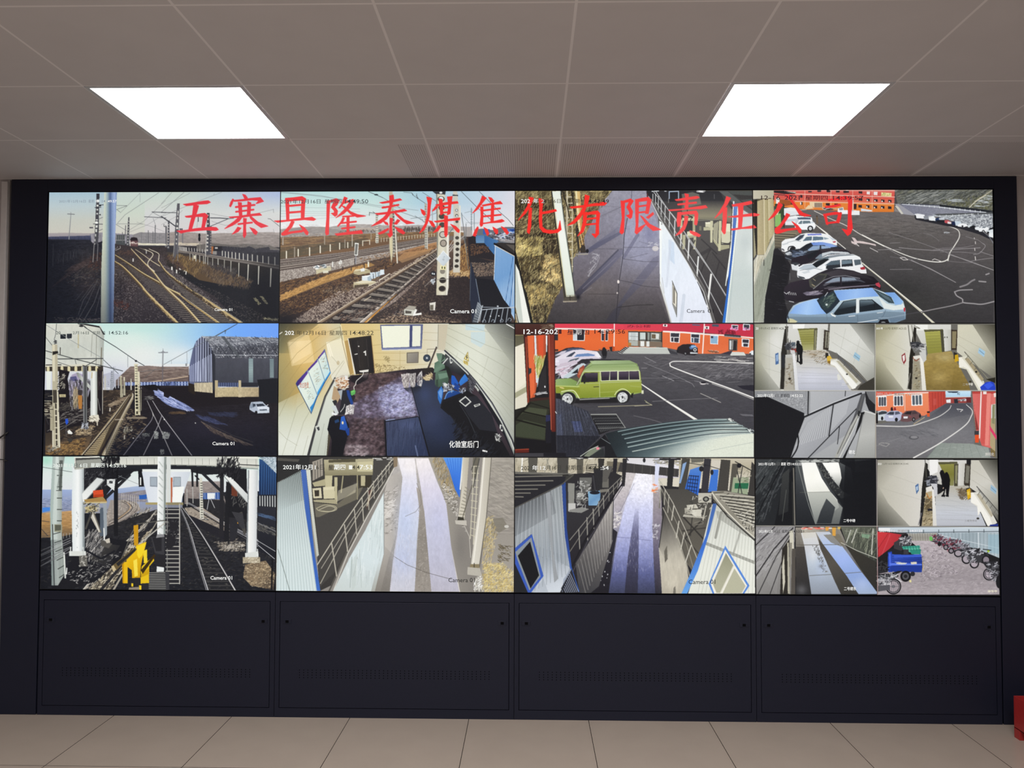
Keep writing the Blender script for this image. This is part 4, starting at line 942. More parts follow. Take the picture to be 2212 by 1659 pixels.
DISPLAYS.append((1, 0, """
V 602 406 4.3035
G b9dcdc/c9e2de/d4e4e2/e0e4e6 0,30 0,420 0,30 2212,30 2212,460 0,460
G aeccd8:0/a8cbe0:.7/b9cfe6:.7/e2dce6:.9 900,0 2212,60 900,30 2212,30 2212,460 900,460
G e8e6e6:0/e8e6e6:.9 0,150 0,400 0,150 2212,150 2212,440 0,440
P 463a36 0,455 2212,455 2212,1290 0,1290
# hills
P aaa39f 0,385 120,372 300,360 480,365 560,350 760,340 900,345 1100,358 1300,350 1500,360 1800,370 1800,460 0,460
P 96908c 0,400 100,380 200,368 320,362 440,372 520,385 700,400 820,380 900,395 1100,400 1100,460 0,460
N .1 30,8 0,340 1200,340 1200,460 0,460
P c2b2a2:.6 720,372 900,378 900,400 720,392
H d9d2c6/b8aca0/8a7c72 60 18,0,10,4 20,440 420,425 420,455 20,465
H 5e5450/7a6c60/6a5c50 160 12,90,30,6 540,405 880,395 1480,375 1480,415 900,410 560,420
H 4d4644/5c524e 120 20,85,10,6 1170,375 1480,372 1480,408 1170,408
P dcd6d0 1560,405 1720,405 1720,432 1560,436
# fields left
G 8a6e50/6e5440/75583e/5c4a3a 0,430 0,680 0,462 420,448 900,425 1500,408 1720,420 1720,520 0,720
H 8e7252/6a5644/a08058/5a4636 520 50,4,5,5 0,465 420,452 1500,412 1500,440 800,520 0,640
H 544a3c/665844/4a4234 300 60,6,5,6 0,560 400,520 800,480 800,540 400,600 0,660
P 5c5240:.6 0,600 300,560 720,510 700,540 350,610 0,665
L b5aca0 5 46,450 46,530
L b5aca0 5 40,470 40,530
L a59c8e 8 431,428 431,525
L b5ac9e 9 688,432 688,543
L a59c8e 7 620,485 620,560
L a59c8e 6 863,420 863,480
L 9a8f80 10 152,555 152,642
L efe8d6 10 76,590 76,655
L e9e2ce 10 186,572 186,635
L efe8d6 10 292,558 292,630
L efe8d6 10 391,542 391,605
L efe8d6 9 484,530 484,590
L efe8d6 9 571,516 571,572
L e9e2ce 8 647,510 647,558
L e2dac6 8 785,495 785,540
L d9d2be 6 785,497 850,490
L d2cab6 8 850,488 850,528
Q d2c8b2 5 22 1 -.1 905,470 1475,425 905,515 1475,455
L b8ae9c:.7 3 905,482 1475,432
# far tracks
G 756c66/6c625c/7d746c 0,560 0,760 0,665 700,590 1200,500 1500,455 1720,450 1720,480 1480,510 1100,580 700,640 0,770
N .25 12,5 0,665 700,590 1500,455 1500,510 700,640 0,770
Q 8a8078 4-2 60 .8 0 0,690 1480,462 0,730 1480,480
C 4a3e3a 7-4 0,676 400,636 700,598 1100,520 1480,458
C a0948a 5-3 0,672 400,632 700,594 1100,516 1480,455
C 4a3e3a 8-4 0,700 400,655 700,615 1100,535 1480,470
C a0948a 5-3 0,695 400,650 700,610 1100,530 1480,466
C 4a3e3a 9-5 0,745 400,690 720,625 1100,565 1480,495
C b5a99c 5-3 0,738 400,683 720,618 1100,558 1480,490
C 4a3e3a 9-5 0,765 400,705 720,640 1100,575
C b0a498 5-3 0,758 400,698 720,634 1100,570
# gravel slope
G a29890/8e847c 0,640 0,860 0,772 400,715 700,648 1000,600 1480,500 1480,560 1100,620 780,700 420,790 0,880
H b8aea6/8a8078/6a605a/cfc6bc 1900 9,30,60,4 0,775 400,718 720,650 1000,600 1400,520 1400,560 1050,640 760,700 420,790 0,880
G a06a40:.0/9a6c48:.9/b08258:.9 1000,500 1480,540 1100,600 1480,505 1480,580 1140,690 1000,700
H 7c5c40/9a7450/5e4834 400 16,20,30,4 760,660 1480,530 1480,600 1150,690 780,720
C c09468:.8 6 1060,620 1300,560 1480,515
# near ground
G 5a463a/4a3a34/33292a 0,800 0,1270 0,880 420,790 780,700 1100,690 1480,560 1480,620 980,900 380,1250 0,1260
P b08850:.8 20,1000 250,900 500,800 700,740 860,700 900,720 760,770 600,830 400,900 200,980 20,1060
H b98d52/c99c60/9a7242/d0a468 600 22,25,20,5 20,990 250,890 500,795 850,700 850,730 640,810 400,890 180,980 20,1060
H 4a382e/6a4e38/8a6844/2e2626 1000 20,25,30,5 20,880 420,790 500,790 250,890 20,990
H 4a382e/3a2c28/6a4e38/8a6a48/2a2224 2600 18,20,50,5 20,1050 640,830 1000,700 1120,700 700,930 300,1130 20,1200
H 5c4a3e/2a2226/a08a6c 700 14,40,60,4 400,960 900,800 960,830 600,1010
H 8e7f74/b5a596/5a4c48/c9b8a8/3a3032 2600 10,20,60,5 120,1250 300,1130 700,940 1000,830 1480,560 1480,600 880,960 420,1240
H 9a8a7e/c0b0a0/6a5a54 500 9,20,60,5 140,1230 560,960 640,960 300,1240
B 1a1c22:.8 60,1230 160,110
# main track bed
G 5e544e/3c3634/2e2a2c 1480,560 700,1250 1480,590 1560,580 1490,680 760,1260 380,1260
H 6a5e54/2e2828/857a70 700 12,30,60,4 1480,600 1500,660 780,1260 400,1260
Q 7d756d 6-34 20 1.9 -.02 1440,600 420,1270 1480,650 800,1290
Q 2a2628 4-22 20 1.9 -.02 1440,607 420,1296 1480,657 800,1318
Q b0a79c:.7 2-8 20 1.9 -.05 1438,596 418,1256 1478,645 798,1276
L 4a3c34 10-34 1480,582 360,1280
L 8d7a66 8-20 1480,574 370,1262
L c9bba6 4-9 1480,570 365,1252
L 3c3230 8-34 1485,655 760,1290
L c0873e 4-20 1100,990 780,1280
L a89c90 7-20 1485,642 750,1276
L e0d6ca 3-9 1485,637 742,1268
L d9cab0:.8 8 800,1050 860,1010
H d9cab0:.7 40 24,-10,20,5 1000,830 1440,600 1440,620 1000,860
H d9c49a:.7 30 20,30,20,6 820,1240 1080,1050 1100,1060 860,1250
P 2a2426 600,1200 700,1240 640,1260 500,1260
H 8a7060/2c2426 160 24,30,20,6 560,1190 940,1080 900,1150 620,1260
# right ground
G 6b5648/463c3a/38302f/2c2629 1480,560 1700,1260 1480,640 1560,560 1750,560 1780,1100 1800,1270 780,1290 1480,690
H 6e5a4c/2c2628/8a7666/46393a 2400 12,20,60,5 1480,680 1560,640 1770,900 1780,1270 840,1280
H 8a7a70/b5a599/5a4c4a 700 10,20,60,4 1480,690 1330,820 900,1180 1100,1050
H a08a74/c0aa90/7a6450/4a3c38 900 12,20,60,5 830,1260 1150,1160 1500,1190 1700,1230 1700,1270 830,1270
G 2a2426:.75/2a2426:.3 1650,900 1300,1100 1440,850 1780,830 1790,1260 1250,1200
H 7a5a40/a07848/5a4030/b8925c 500 26,70,30,5 1690,560 1740,520 1770,700 1780,840 1690,790
H c0a070/8a6a48/d9bc8c 200 20,40,40,5 1590,770 1780,780 1770,830 1600,820
P c9a070:.5 1100,660 1180,600 1300,590 1440,560 1400,610 1150,700
# far rails right
Q 8a8078 4-3 14 1 0 1580,560 1720,450 1620,600 1740,470
C cfc8c0 6-3 1580,560 1620,500 1660,455
C cfc8c0 7-4 1590,600 1650,520 1720,455
C d9d0c4 5-3 1590,575 1640,510 1690,455
L 8a8280 5 1590,545 1720,480
# catenary lines
L 8a9498:.8 4 0,42 300,70 600,110 900,165 1300,215
L 8a9498:.7 4 0,36 400,75 760,150 1000,195
L 9aa4a6:.7 3 20,170 200,185 500,190 760,200
L 9aa4a6:.7 3 20,215 300,222 760,225
L 9aa4a6:.7 3 20,240 400,240 800,255
L 9aa4a6:.7 3 20,265 400,258 640,262
L 9aa4a6:.7 3 300,295 600,270 900,250
L 6a7478 6 840,40 970,95
E 3a4448 910,68 18,7
L 6a7478 4 970,95 1130,190
L 5a6468 4 1165,45 1240,52 1260,80 1380,160
L 5a6468 4 1240,52 1250,75
C 5a6468 4 1285,60 1290,100 1300,105 1280,75
L 6a7478 4 1340,48 1480,140
L 7a8488 4 1060,200 1340,300 1350,325
L 7a8488 4 1270,265 1370,330
L 7a8488 4 1230,290 1370,275 1480,235
L 4a5458 4 1700,42 1840,185 2000,330
L 4a5458 4 1865,42 2050,230 2130,300 2180,360
L 7a8488:.7 3 1740,330 1920,330
L 7a8488:.7 3 1700,250 1780,340 1860,340
L 7a8488:.7 4 1730,240 1800,220
# far poles
L 8a8c8c 10 915,240 915,515
P c9c6b8 905,240 925,240 934,515 908,515
Q 6a6a66 5 12 1 0 908,260 910,505 922,260 930,505
L 55595a 5 850,235 905,240
L 55595a 5 848,230 846,260
L 55595a 4 880,225 930,265
P b5b2a6 1360,150 1378,150 1390,572 1358,565
Q 7a7a74 6 16 1 -.1 1362,180 1360,560 1376,180 1386,560
L dcdad0 5 1386,360 1386,572
L a8acae 8 1432,200 1432,330
L 7a8890 6 1792,195 1792,400
L 7a8890 6 1818,240 1818,400
Q 8a98a0 4 8 1 0 1785,210 1785,390 1800,210 1800,390
# pole 2 (under the third sign)
P bcb49c 1030,40 1062,40 1080,350 1060,660 1050,700 1032,560
H e9e4d0 1 1,0,0,1 1040,300 1050,300 1050,310
P d5cba6 1032,420 1058,420 1062,600 1050,680 1036,540
P 6a6a64 1062,200 1078,250 1088,500 1070,640 1064,400
Q c9c6b8 8 14 1 -.2 1064,230 1064,640 1078,230 1084,640
L ece6d6 10 1088,390 1106,700
L 8a8a80 4 1096,400 1112,700
Q 7a7a70:.7 4 10 1 0 1060,430 1060,640 1086,430 1092,640
# km board
P e9e9e2 712,512 748,516 740,632 706,628
Q 6a6a66 12 7 1 -.25 716,530 710,615 742,532 734,617
L 9a9aa0 8 722,632 722,705
L 2a2628 6 712,660 712,715
# machines in the yard
P c9c0a0 352,765 490,735 494,768 410,782 355,805
P e6e0c8 350,762 490,732 480,725 340,755
H d9dee0/8a9498/ffffff 14 20,0,40,10 330,735 380,725 380,755 335,755
H c9ced2/6a7478 14 20,0,40,10 400,710 440,712 440,745 400,745
P d9d6c2 415,768 465,768 468,790 418,795
L e2e2dc 12 506,692 506,730
L 2a2628 7 600,735 600,765
L 2a2628 8 680,745 680,770
L 2a2628 8 800,712 800,745
H e9e9e4 8 20,0,90,8 570,670 600,670 605,720 570,715
L e6e4d0 14 838,695 838,730
P b5aa88 700,782 850,765 862,790 745,812 702,800
P dcd2b0 700,780 850,762 800,750 720,760
P e9ebea 765,755 800,745 805,775 768,780
P dfe6ea 778,825 862,812 866,870 830,888 778,880
P a9b9c4 830,830 864,815 866,872 832,890
P f0f4f4 776,822 830,815 864,808 840,828 790,832
P cfdce4 850,790 900,785 905,840 868,850
P 3a3a40 880,800 886,798 888,850 882,852
P c5d4de 905,785 945,778 948,822 908,832
P d9e4ea 945,765 985,760 986,805 948,815
P 8a9aa6 925,790 945,785 945,820 927,828
H ffffff 4 10,90,5,6 855,800 985,765 985,800 860,840
P c2b694 700,885 770,865 900,870 915,885 830,920 700,930
P e0d8bc 700,882 780,862 905,868 880,880 760,890
P 55493c 710,905 840,895 840,918 705,930
L e9e2d0 8 940,860 1035,800
L d9d0bc 7 840,915 925,875
# catenary pole near
P 8a8a80 1465,40 1545,40 1582,480 1580,940 1566,1000 1466,1000 1474,700
G cfc8b0/e0dcc8/b8b4a4 1470,0 1585,0 1478,60 1548,60 1582,460 1582,930 1564,1000 1468,1000 1474,800 1484,500
P e9e6da 1562,430 1584,430 1584,800 1570,1000 1560,1000
P 3a3c40 1430,38 1555,38 1550,70 1460,62
E e6ecec 1510,52 14,10
E 3a3836 1512,110 32,26
E dfe8ea 1512,108 22,20
E 4a4844 1517,190 30,26
E 4a4844 1520,270 30,26
E 4a4844 1523,350 30,24
E 5a5650 1528,440 34,32
E c9c2b8 1528,440 26,24
E 55504a 1533,520 32,34
E a99f92 1533,520 24,26
E 5a5048 1528,630 30,20
E 8a8478 1525,780 24,24
E 4a443e 1527,862 32,28
E 2e2a28 1524,860 26,22
E 6a6258 1522,940 34,28
E 2e2a28 1520,938 28,22
L 9a948c 6 1470,856 1580,850
P f0e8b0 1505,726 1558,728 1556,766 1506,764
P 4a4a3a 1516,734 1526,734 1526,756 1516,756
P 4a4a3a 1540,736 1550,736 1550,758 1540,758
G dfe6ea/c2ccd2 1470,600 1600,700 1532,590 1598,660 1532,734 1468,668
L f4f8f8 5 1468,668 1532,590 1598,660
H 8a9498 6 8,80,20,4 1520,640 1545,640 1540,700 1520,700
L 6a7a80 8 1575,440 1640,360
# catenary pole far
P cfcabc 1622,40 1660,40 1676,180 1690,480 1686,790 1622,790 1630,420
P e6e2d2 1680,170 1692,170 1692,560 1682,560
P 44484c 1618,70 1668,72 1668,84 1618,82
E 3a3c40 1655,215 13,12
E dfe8ea 1655,215 9,9
E 4a4a48 1656,265 14,14
E dfe8ea 1657,268 9,9
E 4a4a48 1658,320 14,14
E 4a4642 1660,470 18,16
E 3a3632 1663,524 18,16
E 3a3632 1662,576 17,16
E 3a3632 1661,628 17,16
E 3a3632 1658,682 18,16
E 3a3632 1655,732 20,15
L 5a6468 5 1700,240 1740,520 1762,760
L 8a8c8a 5 1720,460 1750,620
L 6a7074 5 1742,340 1742,480
# industrial corner
P 6a7078 1840,390 1900,385 1990,400 2060,375 2130,370 2180,370 2200,380 2200,520 1840,520
P 3b5fae 1900,390 1960,390 1960,440 1900,440
P 34508e 2040,430 2090,428 2090,470 2040,470
P 5f86c8 2110,390 2180,386 2190,430 2120,440
P 24428a 2130,395 2190,390 2190,420
H e9e9ee/4a3c42/2a2a34/8a8890/c9d4e4 160 20,0,20,8 1950,430 2190,420 2190,500 1950,500
P 2b282c 1760,470 1830,440 1960,500 2000,560 2010,680 1770,640
P b0a8a4:.6 2040,490 2190,490 2190,530 2050,500
G 5b86b4/86aacc 0,445 0,520 1832,450 1915,445 1912,520 1834,520
Q 3f6690 4 5 1 0 1834,455 1834,515 1912,450 1912,515
G 3f6ea6/5788b8 1910,0 2050,0 1912,448 2046,500 2010,530 2005,630 1912,520
Q 2e5286 4 9 1 0 1915,450 2040,498 1915,520 2003,620
P 33302f 2005,525 2050,515 2196,520 2196,640
P 5a544e 2110,530 2196,540 2196,600
L 1f1c1e 18 2005,526 2196,632
L e9e4da 6 2006,540 2196,645
G 8db4dc/7aa6d6/6d9ccf/a5c4e4 2000,600 2196,900 2010,545 2196,650 2196,1250 2180,1210 1998,870
Q 5d8cc0 4 15 1 0 2024,556 2190,648 2012,890 2190,1200
Q a9c8e8:.6 3 15 1 0 2030,558 2196,650 2018,892 2196,1202
L 3c5f90 4 2176,650 2100,1100
L 3c5f90 5 2196,660 2140,1150
L e9f0f6 5 2012,545 2000,860
L d0d8e0 4 2170,1090 2190,650
# yard wall and shadow
P 2c2a2e 1766,630 1990,690 1998,870 1830,840 1790,800
H 6a5a50/8a7a6c/3a3234/a08a74 700 12,20,60,4 1790,700 2000,700 2000,820 1830,830
H 5e4436/7a5a44 120 14,40,60,5 1780,520 1960,560 1960,600 1790,640
P 1d1e24 1830,840 2000,860 2090,1040 2160,1130 2160,1270 1880,1270 1850,1000
P 262c3c 1790,700 1830,850 1880,1100 1850,1200 1800,1270 1780,1060 1776,820
L 8a98a8 5 1832,850 1876,1100
L 5a6470 4 1788,700 1778,1050
G 4a5058/8a929a 1790,1250 1870,1060 1850,1060 1890,1100 1850,1270 1796,1270
Q b0b8c0 3 8 1 0 1856,1070 1800,1260 1886,1110 1846,1270
L c9d0d6 7 1896,1096 1890,1110 1846,1270
L c2cad2 7 1890,1135 2196,1110
L a8b2bc 5 1890,1110 2190,1120
L aeb8c2 6 1886,1140 1868,1240
L aeb8c2 6 1935,1135 1895,1260
L aeb8c2 6 1985,1130 1950,1260
L aeb8c2 6 2035,1128 2005,1260
L aeb8c2 6 2085,1125 2060,1260
L aeb8c2 6 2130,1120 2110,1260
C 9aa4ae 5 1890,1245 1910,1225 1925,1245 1910,1260
C 9aa4ae 5 1975,1245 1990,1225 2005,1240 1995,1255
C 9aa4ae 5 2055,1240 2070,1220 2085,1235 2075,1250
C 9aa4ae 5 2125,1235 2140,1212 2160,1225 2150,1240
E dfe4e8 1968,1195 6,6
E dfe4e8 2045,1192 6,6
E c9ced4 2035,1103 8,8
H 2a2628/4a4340/8a8076 260 26,12,20,4 560,1200 1000,1000 1380,700 1420,720 1000,1080 760,1230
# things by the track
H dfe6ea/8a929a/3a3a40 16 22,60,40,10 1420,860 1460,850 1450,900 1420,900
E 2a2a30 1440,800 26,24
E e6eef0 1432,800 6,8
E e6eef0 1448,803 6,8
L 8a8480 5 1365,915 1410,870
P dfdcd2 1405,1072 1462,1062 1455,1140 1410,1140
P 6a6458 1410,1090 1440,1088 1440,1138 1412,1138
P a9a498 1215,1095 1285,1105 1255,1140 1170,1130
P cfd0c4 1170,1130 1260,1138 1275,1120 1290,1140 1260,1190 1170,1182
P f0f0ea 1262,1150 1290,1125 1275,1170 1330,1160 1330,1180 1250,1190
P 55504a 1180,1140 1240,1148 1235,1170 1180,1168
L 2a2426 6 1500,1130 1508,1170
H 8a827a/2a2628 40 18,20,20,5 1070,1190 1180,1185 1160,1140 1080,1150
T 3c464a 22,108 393,150 2021年12月16日
T 3c464a 430,108 588,150 星期四
T 3c464a 622,108 836,148 14:49:50
T f2f4f2 1595,1128 1836,1166 Camera 01
""", 'wall display showing a single railway track passing a concrete pole with a white diamond plate'))
